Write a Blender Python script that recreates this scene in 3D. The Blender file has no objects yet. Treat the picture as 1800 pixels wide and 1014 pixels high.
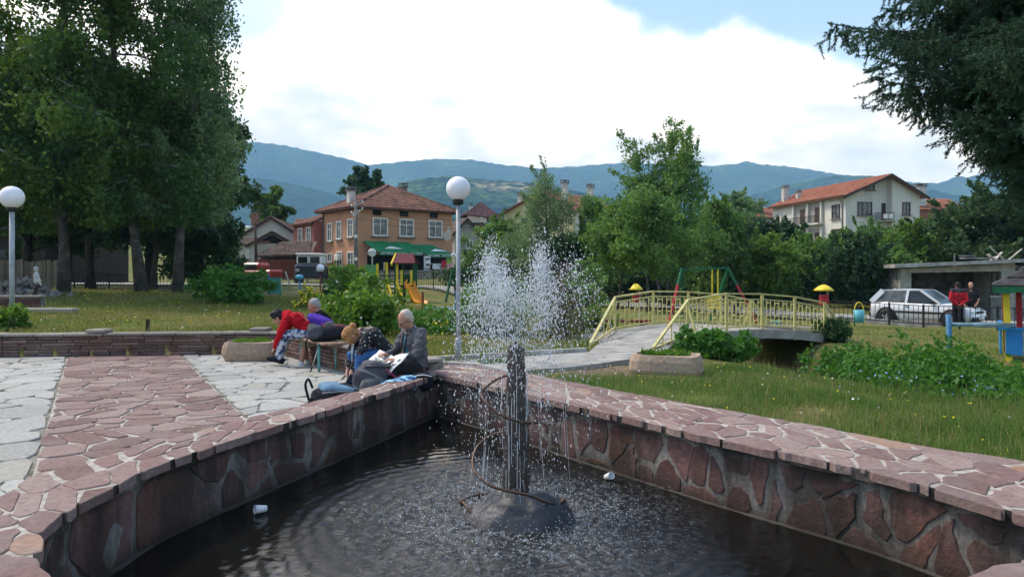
import bpy, bmesh, math, random
import numpy as np
from mathutils import Vector, Matrix, noise
from mathutils.geometry import tessellate_polygon
random.seed(7); RNG = np.random.default_rng(11)
SC = bpy.context.scene; COL = SC.collection
PI = math.pi
# ---------------------------------------------------------------- camera, sky, sun, exposure
HZ = 475.0; F = 1300.0; CH = 1.6
cam = bpy.data.cameras.new('camera'); camo = bpy.data.objects.new('camera', cam); COL.objects.link(camo)
camo.location = (0, 0, CH); camo.rotation_euler = (PI/2, 0, 0)
cam.sensor_width = 36; cam.lens = F/1800*36; cam.shift_y = -(507-HZ)/1800
cam.clip_start = .05; cam.clip_end = 20000
SC.camera = camo
SC.view_settings.view_transform = 'Standard'; SC.view_settings.look = 'None'
SC.view_settings.gamma = 1; SC.view_settings.use_curve_mapping = False
SC.view_settings.exposure = 1.3
SUN_EL, SUN_AZ = math.radians(56), math.radians(-68)     # azimuth from +Y towards +X, where the sun stands
sd = Vector((math.sin(SUN_AZ)*math.cos(SUN_EL), math.cos(SUN_AZ)*math.cos(SUN_EL), math.sin(SUN_EL)))
sl = bpy.data.lights.new('sun', 'SUN'); so = bpy.data.objects.new('sun', sl); COL.objects.link(so)
sl.energy = 1.5; sl.angle = math.radians(11); sl.color = (1, .96, .89)
so.rotation_euler = (-sd).to_track_quat('-Z', 'Y').to_euler(); so.location = sd*60
try:
    SC.cycles.volume_bounces = 2; SC.cycles.max_bounces = 8; SC.cycles.transparent_max_bounces = 12
    SC.cycles.diffuse_bounces = 3; SC.cycles.glossy_bounces = 3; SC.cycles.transmission_bounces = 6
    SC.cycles.sample_clamp_indirect = 4; SC.cycles.use_denoising = True
except Exception: pass

def nn(nt, t, **kw):
    n = nt.nodes.new(t)
    for k, v in kw.items():
        if k in n.inputs: n.inputs[k].default_value = v
        else: setattr(n, k, v)
    return n
def lk(nt, a, b): nt.links.new(a, b)
def math_(nt, op, a, b=None, c=None, clamp=False):
    n = nt.nodes.new('ShaderNodeMath'); n.operation = op; n.use_clamp = clamp
    for i, x in enumerate((a, b, c)):
        if x is None: continue
        if isinstance(x, (int, float)): n.inputs[i].default_value = x
        else: lk(nt, x, n.inputs[i])
    return n.outputs[0]
def ramp(nt, fac, stops, mode='LINEAR'):
    n = nt.nodes.new('ShaderNodeValToRGB'); n.color_ramp.interpolation = mode
    e = n.color_ramp.elements
    while len(e) < len(stops): e.new(.5)
    for k, (p, c) in enumerate(stops):
        e[k].position = p; e[k].color = (*c, 1) if len(c) == 3 else c
    lk(nt, fac, n.inputs[0]); return n.outputs[0]
def mixc(nt, fac, a, b, mode='MIX'):
    n = nt.nodes.new('ShaderNodeMix'); n.data_type = 'RGBA'; n.blend_type = mode
    for i, x in ((0, fac), (6, a), (7, b)):
        if isinstance(x, (int, float)): n.inputs[i].default_value = x
        elif isinstance(x, tuple): n.inputs[i].default_value = (*x, 1) if len(x) == 3 else x
        else: lk(nt, x, n.inputs[i])
    return n.outputs[2]

world = bpy.data.worlds.new('World'); SC.world = world; world.use_nodes = True
def build_world():
    nt = world.node_tree; nt.nodes.clear()
    sky = nn(nt, 'ShaderNodeTexSky', sky_type='NISHITA', sun_disc=False)
    sky.sun_elevation = SUN_EL; sky.sun_rotation = SUN_AZ
    sky.air_density = 1.0; sky.dust_density = .5; sky.ozone_density = 1.6
    tc = nn(nt, 'ShaderNodeTexCoord')
    sp = nn(nt, 'ShaderNodeSeparateXYZ'); lk(nt, tc.outputs['Generated'], sp.inputs[0])
    # cloud layer: directions projected on a flat deck
    zc = math_(nt, 'ADD', math_(nt, 'MAXIMUM', sp.outputs[2], 0.0), .22)
    cx = math_(nt, 'DIVIDE', sp.outputs[0], zc); cy = math_(nt, 'DIVIDE', sp.outputs[1], zc)
    cb = nn(nt, 'ShaderNodeCombineXYZ'); lk(nt, cx, cb.inputs[0]); lk(nt, cy, cb.inputs[1])
    n1 = nn(nt, 'ShaderNodeTexNoise', Scale=1.15, Detail=9.0, Roughness=.56); lk(nt, cb.outputs[0], n1.inputs[0])
    n2 = nn(nt, 'ShaderNodeTexNoise', Scale=2.6, Detail=7.0, Roughness=.55); lk(nt, tc.outputs['Generated'], n2.inputs[0])
    # a cloud bank over the mountains; the sky opens above and to the right of its edge
    def pd(px, py): return Vector(((px-900)/F, 1, (HZ-py)/F)).normalized()
    nrm = pd(1000, -20).cross(pd(1500, 190)).normalized()
    if nrm.dot(pd(1500, 0)) < 0: nrm = -nrm
    dt = nn(nt, 'ShaderNodeVectorMath', operation='DOT_PRODUCT'); dt.inputs[1].default_value = nrm
    lk(nt, tc.outputs['Generated'], dt.inputs[0])
    wob = math_(nt, 'MULTIPLY', math_(nt, 'SUBTRACT', n2.outputs[0], .5), .30)
    side = math_(nt, 'SUBTRACT', math_(nt, 'MULTIPLY', dt.outputs['Value'], 1.0), wob)
    openr = nn(nt, 'ShaderNodeMapRange', interpolation_type='SMOOTHSTEP'); openr.inputs[1].default_value = -.015; openr.inputs[2].default_value = .035
    lk(nt, side, openr.inputs[0])
    # small gap near the top left
    d2 = nn(nt, 'ShaderNodeVectorMath', operation='DOT_PRODUCT'); d2.inputs[1].default_value = pd(425, -15)
    lk(nt, tc.outputs['Generated'], d2.inputs[0])
    gap = nn(nt, 'ShaderNodeMapRange', interpolation_type='SMOOTHSTEP'); gap.inputs[1].default_value = .9965; gap.inputs[2].default_value = .9995
    lk(nt, math_(nt, 'ADD', d2.outputs['Value'], math_(nt, 'MULTIPLY', wob, .012)), gap.inputs[0])
    # broken cloud inside the open part
    brk = nn(nt, 'ShaderNodeMapRange', interpolation_type='SMOOTHSTEP'); brk.inputs[1].default_value = .50; brk.inputs[2].default_value = .66
    lk(nt, n1.outputs[0], brk.inputs[0])
    op = math_(nt, 'MULTIPLY', openr.outputs[0], math_(nt, 'SUBTRACT', 1.0, math_(nt, 'MULTIPLY', brk.outputs[0], .28)))
    op = math_(nt, 'MAXIMUM', op, math_(nt, 'MULTIPLY', gap.outputs[0], .85))
    low = nn(nt, 'ShaderNodeMapRange'); low.inputs[1].default_value = 0.0; low.inputs[2].default_value = .10; lk(nt, sp.outputs[2], low.inputs[0])
    op = math_(nt, 'MULTIPLY', op, low.outputs[0])
    cov = math_(nt, 'SUBTRACT', 1.0, op, clamp=True)
    # brightness inside the cloud: grey bases low down, white tops
    n3 = nn(nt, 'ShaderNodeTexNoise', Scale=5.0, Detail=8.0, Roughness=.6); 
    mp = nn(nt, 'ShaderNodeMapping'); mp.inputs['Scale'].default_value = (1, 1, 2.2); lk(nt, tc.outputs['Generated'], mp.inputs[0]); lk(nt, mp.outputs[0], n3.inputs[0])
    hi = nn(nt, 'ShaderNodeMapRange', interpolation_type='SMOOTHSTEP'); hi.inputs[1].default_value = .13; hi.inputs[2].default_value = .36; lk(nt, sp.outputs[2], hi.inputs[0])
    g = math_(nt, 'ADD', math_(nt, 'MULTIPLY', n3.outputs[0], math_(nt, 'SUBTRACT', 1.15, math_(nt, 'MULTIPLY', hi.outputs[0], .60))), math_(nt, 'MULTIPLY', hi.outputs[0], .58))
    cc = ramp(nt, g, [(.30, (.22, .29, .39)), (.44, (.28, .35, .455)), (.56, (.38, .445, .54)), (.70, (.66, .72, .80)), (.92, (1.25, 1.25, 1.26))])
    b1 = nn(nt, 'ShaderNodeBackground', Strength=.105); lk(nt, sky.outputs[0], b1.inputs[0])
    b2 = nn(nt, 'ShaderNodeBackground', Strength=1.0); lk(nt, cc, b2.inputs[0])
    mx = nn(nt, 'ShaderNodeMixShader'); lk(nt, cov, mx.inputs[0]); lk(nt, b1.outputs[0], mx.inputs[1]); lk(nt, b2.outputs[0], mx.inputs[2])
    out = nn(nt, 'ShaderNodeOutputWorld'); lk(nt, mx.outputs[0], out.inputs[0])
build_world()

# ---------------------------------------------------------------- helpers
def W(px, py, d=None, z=None):
    """photo pixel -> place in the scene, at depth d or on the level z"""
    if d is None: d = (CH-z)*F/(py-HZ)
    return Vector(((px-900)/F*d, d, CH-(py-HZ)/F*d))

def M(name, col, rough=.75, var=.22, scale=6, bump=.0, bscale=None, rand=0.0, metal=0, col2=None, detail=5, coord='Object', spec=.3, trans=0, ior=1.33, alpha=None, emis=None, emistr=1, stretch=None, coat=0, low=.35, high=.65):
    m = bpy.data.materials.new(name); m.use_nodes = True; nt = m.node_tree; nt.nodes.clear()
    p = nn(nt, 'ShaderNodeBsdfPrincipled'); o = nn(nt, 'ShaderNodeOutputMaterial'); lk(nt, p.outputs[0], o.inputs[0])
    p.inputs['Roughness'].default_value = rough; p.inputs['Metallic'].default_value = metal
    p.inputs['Specular IOR Level'].default_value = spec; p.inputs['IOR'].default_value = ior if trans else 1.45
    p.inputs['Transmission Weight'].default_value = trans; p.inputs['Coat Weight'].default_value = coat
    tc = nn(nt, 'ShaderNodeTexCoord'); src = tc.outputs['Object']
    if coord == 'World': src = nn(nt, 'ShaderNodeNewGeometry').outputs['Position']
    if stretch:
        mp = nn(nt, 'ShaderNodeMapping'); mp.inputs['Scale'].default_value = stretch; lk(nt, src, mp.inputs[0]); src = mp.outputs[0]
    n = nn(nt, 'ShaderNodeTexNoise', Scale=scale, Detail=detail, Roughness=.6); lk(nt, src, n.inputs[0])
    a = tuple(c*(1-var) for c in col); b = col2 or tuple(min(1, c*(1+var)) for c in col)
    c = ramp(nt, n.outputs[0], [(low, a), (high, b)])
    if rand:
        oi = nn(nt, 'ShaderNodeObjectInfo'); hs = nn(nt, 'ShaderNodeHueSaturation')
        mr = nn(nt, 'ShaderNodeMapRange'); mr.inputs[3].default_value = 1-rand; mr.inputs[4].default_value = 1+rand
        lk(nt, oi.outputs['Random'], mr.inputs[0]); lk(nt, mr.outputs[0], hs.inputs['Value']); lk(nt, c, hs.inputs['Color']); c = hs.outputs[0]
    lk(nt, c, p.inputs['Base Color'])
    if bump:
        n2 = nn(nt, 'ShaderNodeTexNoise', Scale=bscale or scale*4, Detail=6, Roughness=.65); lk(nt, src, n2.inputs[0])
        bp = nn(nt, 'ShaderNodeBump', Strength=min(1, bump), Distance=.02); lk(nt, n2.outputs[0], bp.inputs['Height']); lk(nt, bp.outputs[0], p.inputs['Normal'])
    if emis: p.inputs['Emission Color'].default_value = (*emis, 1); p.inputs['Emission Strength'].default_value = emistr
    if alpha is not None: p.inputs['Alpha'].default_value = alpha
    return m

def leafmat(name, c1, c2, scale=.8, transl=.35, rough=.55, c3=None):
    """leaf: diffuse + light passing through; hue wanders from spray to spray and from leaf to leaf"""
    m = bpy.data.materials.new(name); m.use_nodes = True; nt = m.node_tree; nt.nodes.clear()
    o = nn(nt, 'ShaderNodeOutputMaterial')
    g = nn(nt, 'ShaderNodeNewGeometry'); n = nn(nt, 'ShaderNodeTexNoise', Scale=scale, Detail=3); lk(nt, g.outputs['Position'], n.inputs[0])
    f = math_(nt, 'ADD', math_(nt, 'MULTIPLY', n.outputs[0], .75), math_(nt, 'MULTIPLY', g.outputs['Random Per Island'], .3))
    stops = [(.3, c1), (.75, c2)] + ([(.95, c3)] if c3 else [])
    c = ramp(nt, f, stops)
    p = nn(nt, 'ShaderNodeBsdfPrincipled', Roughness=rough); p.inputs['Specular IOR Level'].default_value = .25; lk(nt, c, p.inputs['Base Color'])
    t = nn(nt, 'ShaderNodeBsdfTranslucent'); hs = nn(nt, 'ShaderNodeHueSaturation', Hue=.485, Saturation=1.1, Value=1.3); lk(nt, c, hs.inputs['Color']); lk(nt, hs.outputs[0], t.inputs[0])
    mx = nn(nt, 'ShaderNodeMixShader', Fac=transl); lk(nt, p.outputs[0], mx.inputs[1]); lk(nt, t.outputs[0], mx.inputs[2]); lk(nt, mx.outputs[0], o.inputs[0])
    return m

def tag(o, label=None, cat=None, group=None, kind=None):
    if label: o['label'] = label
    if cat: o['category'] = cat
    if group: o['group'] = group
    if kind: o['kind'] = kind
    return o
def thing(name, label, cat, loc=(0, 0, 0), rz=0, group=None):
    o = bpy.data.objects.new(name, None); COL.objects.link(o); o.location = loc; o.rotation_euler = (0, 0, rz); o.empty_display_size = .2
    return tag(o, label, cat, group)
def link(name, me, m=None, parent=None, kind=None):
    o = bpy.data.objects.new(name, me); COL.objects.link(o)
    if m and not me.materials: me.materials.append(m)
    if parent: o.parent = parent
    if kind: o['kind'] = kind
    return o
def np_mesh(name, V, faces4=None, faces3=None, smooth=False):
    me = bpy.data.meshes.new(name); V = np.asarray(V, dtype=np.float32)
    me.vertices.add(len(V)); me.vertices.foreach_set('co', V.ravel())
    q = np.zeros((0, 4), int) if faces4 is None else np.asarray(faces4); t = np.zeros((0, 3), int) if faces3 is None else np.asarray(faces3)
    nl = q.size+t.size; me.loops.add(nl); me.loops.foreach_set('vertex_index', np.concatenate([q.ravel(), t.ravel()]).astype(np.int32))
    st = np.concatenate([np.arange(len(q))*4, q.size+np.arange(len(t))*3]).astype(np.int32)
    me.polygons.add(len(st)); me.polygons.foreach_set('loop_start', st)
    me.polygons.foreach_set('loop_total', np.concatenate([np.full(len(q), 4), np.full(len(t), 3)]).astype(np.int32))
    if smooth: me.polygons.foreach_set('use_smooth', np.ones(len(st), bool))
    me.update(calc_edges=True); return me
def dup(root, loc=None, rz=None, label=None, group=None):
    r = root.copy(); COL.objects.link(r)
    if loc is not None: r.location = loc
    if rz is not None: r.rotation_euler = (0, 0, rz)
    if label: r['label'] = label
    if group: r['group'] = group
    for ch in list(root.children):
        c = ch.copy(); COL.objects.link(c); c.parent = r
        for g in list(ch.children):
            d = g.copy(); COL.objects.link(d); d.parent = c
    return r

class MB:
    """collects simple shapes; build() links them as one mesh object"""
    def __init__(s): s.v = []; s.f = []; s.sm = []
    def add(s, vs, fs, smooth=False):
        b = len(s.v); s.v += [tuple(v) for v in vs]; s.f += [tuple(i+b for i in f) for f in fs]; s.sm += [smooth]*len(fs); return s
    def box(s, c, d, rz=0, M4=None, bev=0):
        x, y, z = (q/2 for q in d)
        if bev:
            b = min(bev, x*.9, y*.9, z*.9); vs = []; 
            bm = bmesh.new(); bmesh.ops.create_cube(bm, size=1)
            for v in bm.verts: v.co = Vector((v.co.x*2*x, v.co.y*2*y, v.co.z*2*z))
            bmesh.ops.bevel(bm, geom=bm.edges[:], offset=b, segments=1, affect='EDGES', profile=.5)
            bm.verts.ensure_lookup_table(); vs = [v.co.copy() for v in bm.verts]; fs = [[v.index for v in f.verts] for f in bm.faces]; bm.free()
        else:
            vs = [Vector((i*x, j*y, k*z)) for k in (-1, 1) for j in (-1, 1) for i in (-1, 1)]
            fs = [(0, 2, 3, 1), (4, 5, 7, 6), (0, 1, 5, 4), (2, 6, 7, 3), (0, 4, 6, 2), (1, 3, 7, 5)]
        R = M4 if M4 is not None else Matrix.Rotation(rz, 3, 'Z')
        c = Vector(c); return s.add([R @ v + c for v in vs], fs)
    def bar(s, p, q, w, h=None, up=(0, 0, 1)):
        """square-section bar from p to q"""
        p = Vector(p); q = Vector(q); d = (q-p); L = d.length
        if L < 1e-6: return s
        d.normalize(); u = Vector(up)
        if abs(d.dot(u)) > .98: u = Vector((0, 1, 0))
        x = d.cross(u).normalized(); y = x.cross(d).normalized(); h = h or w
        R = Matrix((x, d, y)).transposed()
        return s.box((p+q)/2, (w, L, h), M4=R)
    def tube(s, pts, r, n=8, cap=True, smooth=True):
        pts = [Vector(p) for p in pts]; k = len(pts); rr = r if isinstance(r, (list, tuple)) else [r]*k
        vs = []; fs = []; prev = None
        for i, p in enumerate(pts):
            t = (pts[min(i+1, k-1)]-pts[max(i-1, 0)]); t = t.normalized() if t.length > 1e-9 else Vector((0, 0, 1))
            if prev is None:
                u = Vector((0, 0, 1)) if abs(t.z) < .9 else Vector((1, 0, 0)); x = t.cross(u).normalized()
            else:
                x = (prev-t*prev.dot(t)); x = x.normalized() if x.length > 1e-6 else t.orthogonal().normalized()
            y = t.cross(x); prev = x
            for j in range(n):
                a = 2*PI*j/n; vs.append(p+(x*math.cos(a)+y*math.sin(a))*rr[i])
        for i in range(k-1):
            for j in range(n):
                fs.append((i*n+j, i*n+(j+1) % n, (i+1)*n+(j+1) % n, (i+1)*n+j))
        if cap: fs.append(tuple(range(n-1, -1, -1))); fs.append(tuple((k-1)*n+j for j in range(n)))
        return s.add(vs, fs, smooth)
    def lathe(s, prof, n=16, c=(0, 0, 0), smooth=True):
        c = Vector(c); vs = []; fs = []; k = len(prof)
        for (r, z) in prof:
            for j in range(n):
                a = 2*PI*j/n; vs.append(c+Vector((r*math.cos(a), r*math.sin(a), z)))
        for i in range(k-1):
            for j in range(n): fs.append((i*n+j, i*n+(j+1) % n, (i+1)*n+(j+1) % n, (i+1)*n+j))
        if prof[0][0] > 1e-4: fs.append(tuple(range(n-1, -1, -1)))
        if prof[-1][0] > 1e-4: fs.append(tuple((k-1)*n+j for j in range(n)))
        return s.add(vs, fs, smooth)
    def ell(s, c, r, nu=14, nv=9, M4=None):
        c = Vector(c); r = (r, r, r) if isinstance(r, (int, float)) else r; vs = [Vector((0, 0, -r[2]))]; fs = []
        for i in range(1, nv):
            b = -PI/2+PI*i/nv
            for j in range(nu):
                a = 2*PI*j/nu; vs.append(Vector((r[0]*math.cos(a)*math.cos(b), r[1]*math.sin(a)*math.cos(b), r[2]*math.sin(b))))
        vs.append(Vector((0, 0, r[2])))
        for j in range(nu): fs.append((0, 1+(j+1) % nu, 1+j)); fs.append((len(vs)-1, 1+(nv-2)*nu+j, 1+(nv-2)*nu+(j+1) % nu))
        for i in range(nv-2):
            for j in range(nu): fs.append((1+i*nu+j, 1+i*nu+(j+1) % nu, 1+(i+1)*nu+(j+1) % nu, 1+(i+1)*nu+j))
        if M4 is not None: vs = [M4 @ v for v in vs]
        return s.add([v+c for v in vs], fs, True)
    def prism(s, poly, z0, z1):
        n = len(poly); vs = [Vector((p[0], p[1], z0)) for p in poly]+[Vector((p[0], p[1], z1)) for p in poly]
        fs = [tuple(range(n-1, -1, -1)), tuple(range(n, 2*n))]+[(i, (i+1) % n, n+(i+1) % n, n+i) for i in range(n)]
        return s.add(vs, fs)
    def slab(s, poly, off):
        """flat 3-D polygon thickened by the vector off"""
        n = len(poly); off = Vector(off); vs = [Vector(p) for p in poly]+[Vector(p)+off for p in poly]
        fs = [tuple(range(n-1, -1, -1)), tuple(range(n, 2*n))]+[(i, (i+1) % n, n+(i+1) % n, n+i) for i in range(n)]
        return s.add(vs, fs)
    def mesh(s, name):
        me = bpy.data.meshes.new(name); me.from_pydata(s.v, [], s.f); me.polygons.foreach_set('use_smooth', s.sm); me.update(); 
        bm = bmesh.new(); bm.from_mesh(me); bmesh.ops.recalc_face_normals(bm, faces=bm.faces[:]); bm.to_mesh(me); bm.free(); return me
    def build(s, name, m, parent=None, kind=None): return link(name, s.mesh(name), m, parent, kind)

def fbm(x, y, z=0, o=4): return noise.fractal(Vector((x, y, z)), 1.0, 2.0, o)
def smooth01(a, b, x):
    t = np.clip((x-a)/(b-a), 0, 1); return t*t*(3-2*t)
def resample(pts, step):
    P = np.array([(p[0], p[1]) for p in pts], float); d = np.r_[0, np.cumsum(np.linalg.norm(np.diff(P, axis=0), axis=1))]
    n = max(2, int(round(d[-1]/step))+1); s = np.linspace(0, d[-1], n)
    return np.c_[np.interp(s, d, P[:, 0]), np.interp(s, d, P[:, 1])]
def catmull(pts, sub=6, closed=False):
    P = [np.array(p, float) for p in pts]; n = len(P); out = []
    rng = range(n if closed else n-1)
    for i in rng:
        p0 = P[(i-1) % n] if closed or i > 0 else P[i]; p1 = P[i]; p2 = P[(i+1) % n]; p3 = P[(i+2) % n] if closed or i+2 < n else P[(i+1) % n]
        for k in range(sub):
            t = k/sub; out.append(.5*((2*p1)+(-p0+p2)*t+(2*p0-5*p1+4*p2-p3)*t*t+(-p0+3*p1-3*p2+p3)*t**3))
    if not closed: out.append(P[-1])
    return out
def inside(poly, X, Y):
    X = np.asarray(X, float); Y = np.asarray(Y, float); c = np.zeros(X.shape, bool); n = len(poly)
    for i in range(n):
        x1, y1 = poly[i][0], poly[i][1]; x2, y2 = poly[(i+1) % n][0], poly[(i+1) % n][1]
        cond = ((y1 > Y) != (y2 > Y)); 
        with np.errstate(divide='ignore', invalid='ignore'): xi = (x2-x1)*(Y-y1)/(y2-y1+1e-12)+x1
        c ^= cond & (X < xi)
    return c
def pldist(line, X, Y):
    best = np.full(np.shape(X), 1e9)
    for a, b in zip(line[:-1], line[1:]):
        dx, dy = b[0]-a[0], b[1]-a[1]; L = dx*dx+dy*dy
        t = np.clip(((X-a[0])*dx+(Y-a[1])*dy)/L, 0, 1); best = np.minimum(best, np.hypot(X-a[0]-t*dx, Y-a[1]-t*dy))
    return best
def clip_poly(poly, nx, ny, c):
    """keep the side nx*x+ny*y <= c"""
    out = []
    for i in range(len(poly)):
        a, b = poly[i], poly[(i+1) % len(poly)]; da = nx*a[0]+ny*a[1]-c; db = nx*b[0]+ny*b[1]-c
        if da <= 0: out.append(a)
        if (da < 0 < db) or (db < 0 < da):
            t = da/(da-db); out.append((a[0]+t*(b[0]-a[0]), a[1]+t*(b[1]-a[1])))
    return out
def voronoi(seeds, bound, k=18):
    S = np.asarray(seeds); cells = []
    for i, s in enumerate(S):
        d = np.hypot(S[:, 0]-s[0], S[:, 1]-s[1]); idx = np.argsort(d)[1:k+1]; poly = list(bound)
        for j in idx:
            q = S[j]; nx, ny = q-s; c = (q@q-s@s)/2; poly = clip_poly(poly, nx, ny, c)
            if len(poly) < 3: break
        cells.append(poly)
    return cells
def seeds_in(bound, size, aspect=1.0, jit=.42, rng=RNG):
    """jittered staggered seeds over a convex polygon's box"""
    B = np.array(bound); x0, y0 = B.min(0); x1, y1 = B.max(0); out = []; sx, sy = size*aspect**.5, size/aspect**.5
    r = 0; y = y0+sy*.4
    while y < y1:
        x = x0+(sx*.5 if r % 2 else .0)+sx*.3
        while x < x1:
            out.append((x+rng.uniform(-jit, jit)*sx, y+rng.uniform(-jit, jit)*sy)); x += sx
        y += sy; r += 1
    out = np.array(out); return out[inside(bound, out[:, 0], out[:, 1])]
def shrink(poly, g, rnd=.22, jit=0.0, rng=RNG):
    """inset a convex cell by half a joint, knock its corners off"""
    P = [np.array(p) for p in poly]; 
    # drop tiny edges
    Q = [p for i, p in enumerate(P) if np.hypot(*(p-P[i-1])) > g*.8]
    if len(Q) < 3: return None
    A = sum(Q[i][0]*Q[(i+1) % len(Q)][1]-Q[(i+1) % len(Q)][0]*Q[i][1] for i in range(len(Q)))/2
    if abs(A) < 1e-4: return None
    if A < 0: Q = Q[::-1]
    r = [tuple(q) for q in Q]
    for i in range(len(Q)):
        a, b = Q[i], Q[(i+1) % len(Q)]; e = b-a; L = np.hypot(*e); n = np.array((e[1], -e[0]))/L; gg = g*(1+rng.uniform(-.5, .7))
        r = clip_poly(r, n[0], n[1], n@a-gg)
        if len(r) < 3: return None
    out = []
    for i in range(len(r)):
        a, b = np.array(r[i]), np.array(r[(i+1) % len(r)])
        if np.hypot(*(b-a)) < 1e-3: continue
        out.append(a+(b-a)*rnd); out.append(a+(b-a)*(1-rnd))
    if len(out) < 6: return None
    A = sum(out[i][0]*out[(i+1) % len(out)][1]-out[(i+1) % len(out)][0]*out[i][1] for i in range(len(out)))/2
    if abs(A) < g*g*4: return None
    if jit: out = [o+rng.normal(0, jit, 2) for o in out]
    return out
def roughen(poly, step, amp, rng=RNG, most=15):
    """break straight edges into short chipped runs"""
    n = len(poly); out = []
    for i in range(n):
        a, b = np.array(poly[i]), np.array(poly[(i+1) % n]); out.append(a); L = np.hypot(*(b-a)); k = min(3, int(L/step)); nr = np.array((-(b-a)[1], (b-a)[0]))/(L+1e-9)
        for j in range(1, k+1): out.append(a+(b-a)*(j/(k+1)+rng.uniform(-.12, .12))+nr*rng.normal(0, amp))
    return out
def stone_mesh(name, poly, mapf, thick, bev, lift=0.0, tilt=None, rng=RNG):
    """poly in 2-D, mapf(x, y, h) -> 3-D; sides, a bevel ring and a top"""
    n = len(poly); c = sum(poly)/n; V = []; Fs = []
    tx, ty = (rng.normal(0, tilt, 2) if tilt else (0, 0))
    def h(p, base): return base+lift+tx*(p[0]-c[0])+ty*(p[1]-c[1])
    for p in poly: V.append(mapf(p[0], p[1], -thick))
    for p in poly: V.append(mapf(p[0], p[1], h(p, -bev)))
    for p in poly:
        q = p+(c-p)*min(.3, bev*1.3/max(.02, np.hypot(*(c-p)))); V.append(mapf(q[0], q[1], h(q, 0)))
    for i in range(n):
        j = (i+1) % n; Fs.append((i, j, n+j, n+i)); Fs.append((n+i, n+j, 2*n+j, 2*n+i))
    Fs.append(tuple(range(2*n, 3*n)))
    me = bpy.data.meshes.new(name); me.from_pydata([tuple(v) for v in V], [], Fs); me.update(); return me
# ---------------------------------------------------------------- layout lines (z = 0 is the paved square)
ZR = .28; ZW = -.265                       # pool rim top, water level
def RP(px, py): v = W(px, py, z=ZR); return (v.x, v.y)
inner_pts = [RP(*p) for p in ((100, 1014), (74, 954), (88, 928), (150, 880), (215, 850), (300, 810), (450, 761), (600, 713), (700, 681), (768, 658))]
inner_pts += [RP(*p) for p in ((850, 675), (1000, 711), (1187, 754), (1280, 775), (1500, 822), (1640, 858), (1800, 905))]
inner_pts += [(3.02, 3.72), (2.92, 3.50), RP(1800, 978), RP(1722, 1014), (1.2, 2.78), (0, 2.58), (-1.2, 2.72)]
n_left = 10
outer_pts = [(-2.95, 3.0), (-3.12, 3.75), RP(-20, 880), RP(60, 836), RP(160, 806), RP(280, 776), RP(430, 735), RP(560, 703), RP(690, 667), RP(738, 641)]
outer_pts += [RP(840, 640), RP(1000, 670), RP(1180, 703), RP(1290, 722), RP(1500, 760), RP(1640, 785), RP(1800, 809)]
outer_pts += [(4.1, 4.45), (4.4, 3.7), (4.2, 2.8), (3.4, 2.1), (1.6, 1.55), (0, 1.4), (-1.8, 1.75)]
inner_loop = [np.array(p) for p in inner_pts]; outer_loop = [np.array(p) for p in outer_pts]
wall_line = [(-16, 13.2), (-9.4, 13.65), (-5.3, 14.15), (-4.35, 14.0), (-2.75, 11.75), (-1.55, 10.15), (-1.12, 9.72)]
square_poly = [(-16, 13.2), (-9.4, 13.65), (-5.3, 14.15), (-4.35, 14.0), (-2.75, 11.75), (-1.55, 10.15), (-1.12, 9.72)]+[tuple(p) for p in outer_loop[9:21]]+[(5.5, 1.2), (6, -12), (-16, -12)]
ditch = [(2.6, 30), (4.2, 23), (4.9, 18.5), (5.2, 15.6), (5.25, 12.8), (5.6, 10.9), (6.3, 9.4), (7.6, 7.9), (10, 6.2), (14, 4)]
CP = np.array([(-16, 14, .36), (-9, 14.2, .37), (-5, 14.6, .37), (-2.5, 12.6, .36), (-1.2, 11.6, .30), (0.2, 10.6, .24), (-12, 20, .55), (-6, 20, .45), (-14, 27, .78), (-20, 27, .85), (-8, 27, .55), (-3, 18, .33),
    (-36, 60, .8), (-50, 95, .7), (-26, 44, .75), (-14, 44, .72), (-30, 30, .95), (-7, 47, .5), (-6, 34, .1), (-3, 30, .15), (-1, 24, .1), (-9, 36, .45), (0, 44, -.16), (0, 36, -.1), (-8, 60, .8), (-4, 66, .9), (-14, 66, .9), (4, 60, .6),
    (1, 13.5, .2), (3, 8.2, .2), (1.6, 9.6, .2), (2.2, 12, .18), (3.5, 6.2, .2), (4.6, 5, .16), (6, 4, .1), (3.6, 10.5, .12), (4.4, 8.8, .10), (2, 15.5, .2), (3, 18, .05), (6, 38, -.3), (4, 25, -.05), (9, 24, -.15), (7.2, 16.8, .0), (7.4, 12.4, .02), (10, 16, -.08), (14, 20, -.2), (12, 26, -.32), (14, 32, -.5),
    (22, 29, -.65), (16.5, 28.6, -.6), (16, 26.2, -.45), (34, 27, -.5), (24, 38, -.9), (17, 44, -.3), (30, 44, -.6), (10, 48, 0), (20, 60, .4), (30, 70, .6), (0, 90, 3), (-30, 120, 4), (40, 110, 3), (80, 60, 1), (-80, 60, 2), (12, 8, -.1), (20, 14, -.2), (9, 11, -.0), (-30, 10, .3), (8, -10, 0), (-8, -10, 0), (0, 200, 8), (120, 160, 8), (-120, 160, 8), (0, 500, 22), (300, 400, 20), (-300, 400, 20), (0, -300, 0), (300, -100, 0), (-300, -100, 0)])
def ground(X, Y, carve=True):
    X = np.asarray(X, float); Y = np.asarray(Y, float)
    num = np.zeros(X.shape); den = np.zeros(X.shape)
    for (x, y, z) in CP:
        s = .25+.018*math.hypot(x, y); d2 = ((X-x)**2+(Y-y)**2)/(s*s)+.35
        w = d2**-1.9; num += w*z; den += w
    Z = num/den
    if carve:
        d = pldist(ditch, X, Y); Z = Z-.95*np.exp(-(d/1.05)**2.6)*smooth01(40, 24, Y)
    return Z
def gz(x, y): return float(ground(np.array([x]), np.array([y]))[0])

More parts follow.
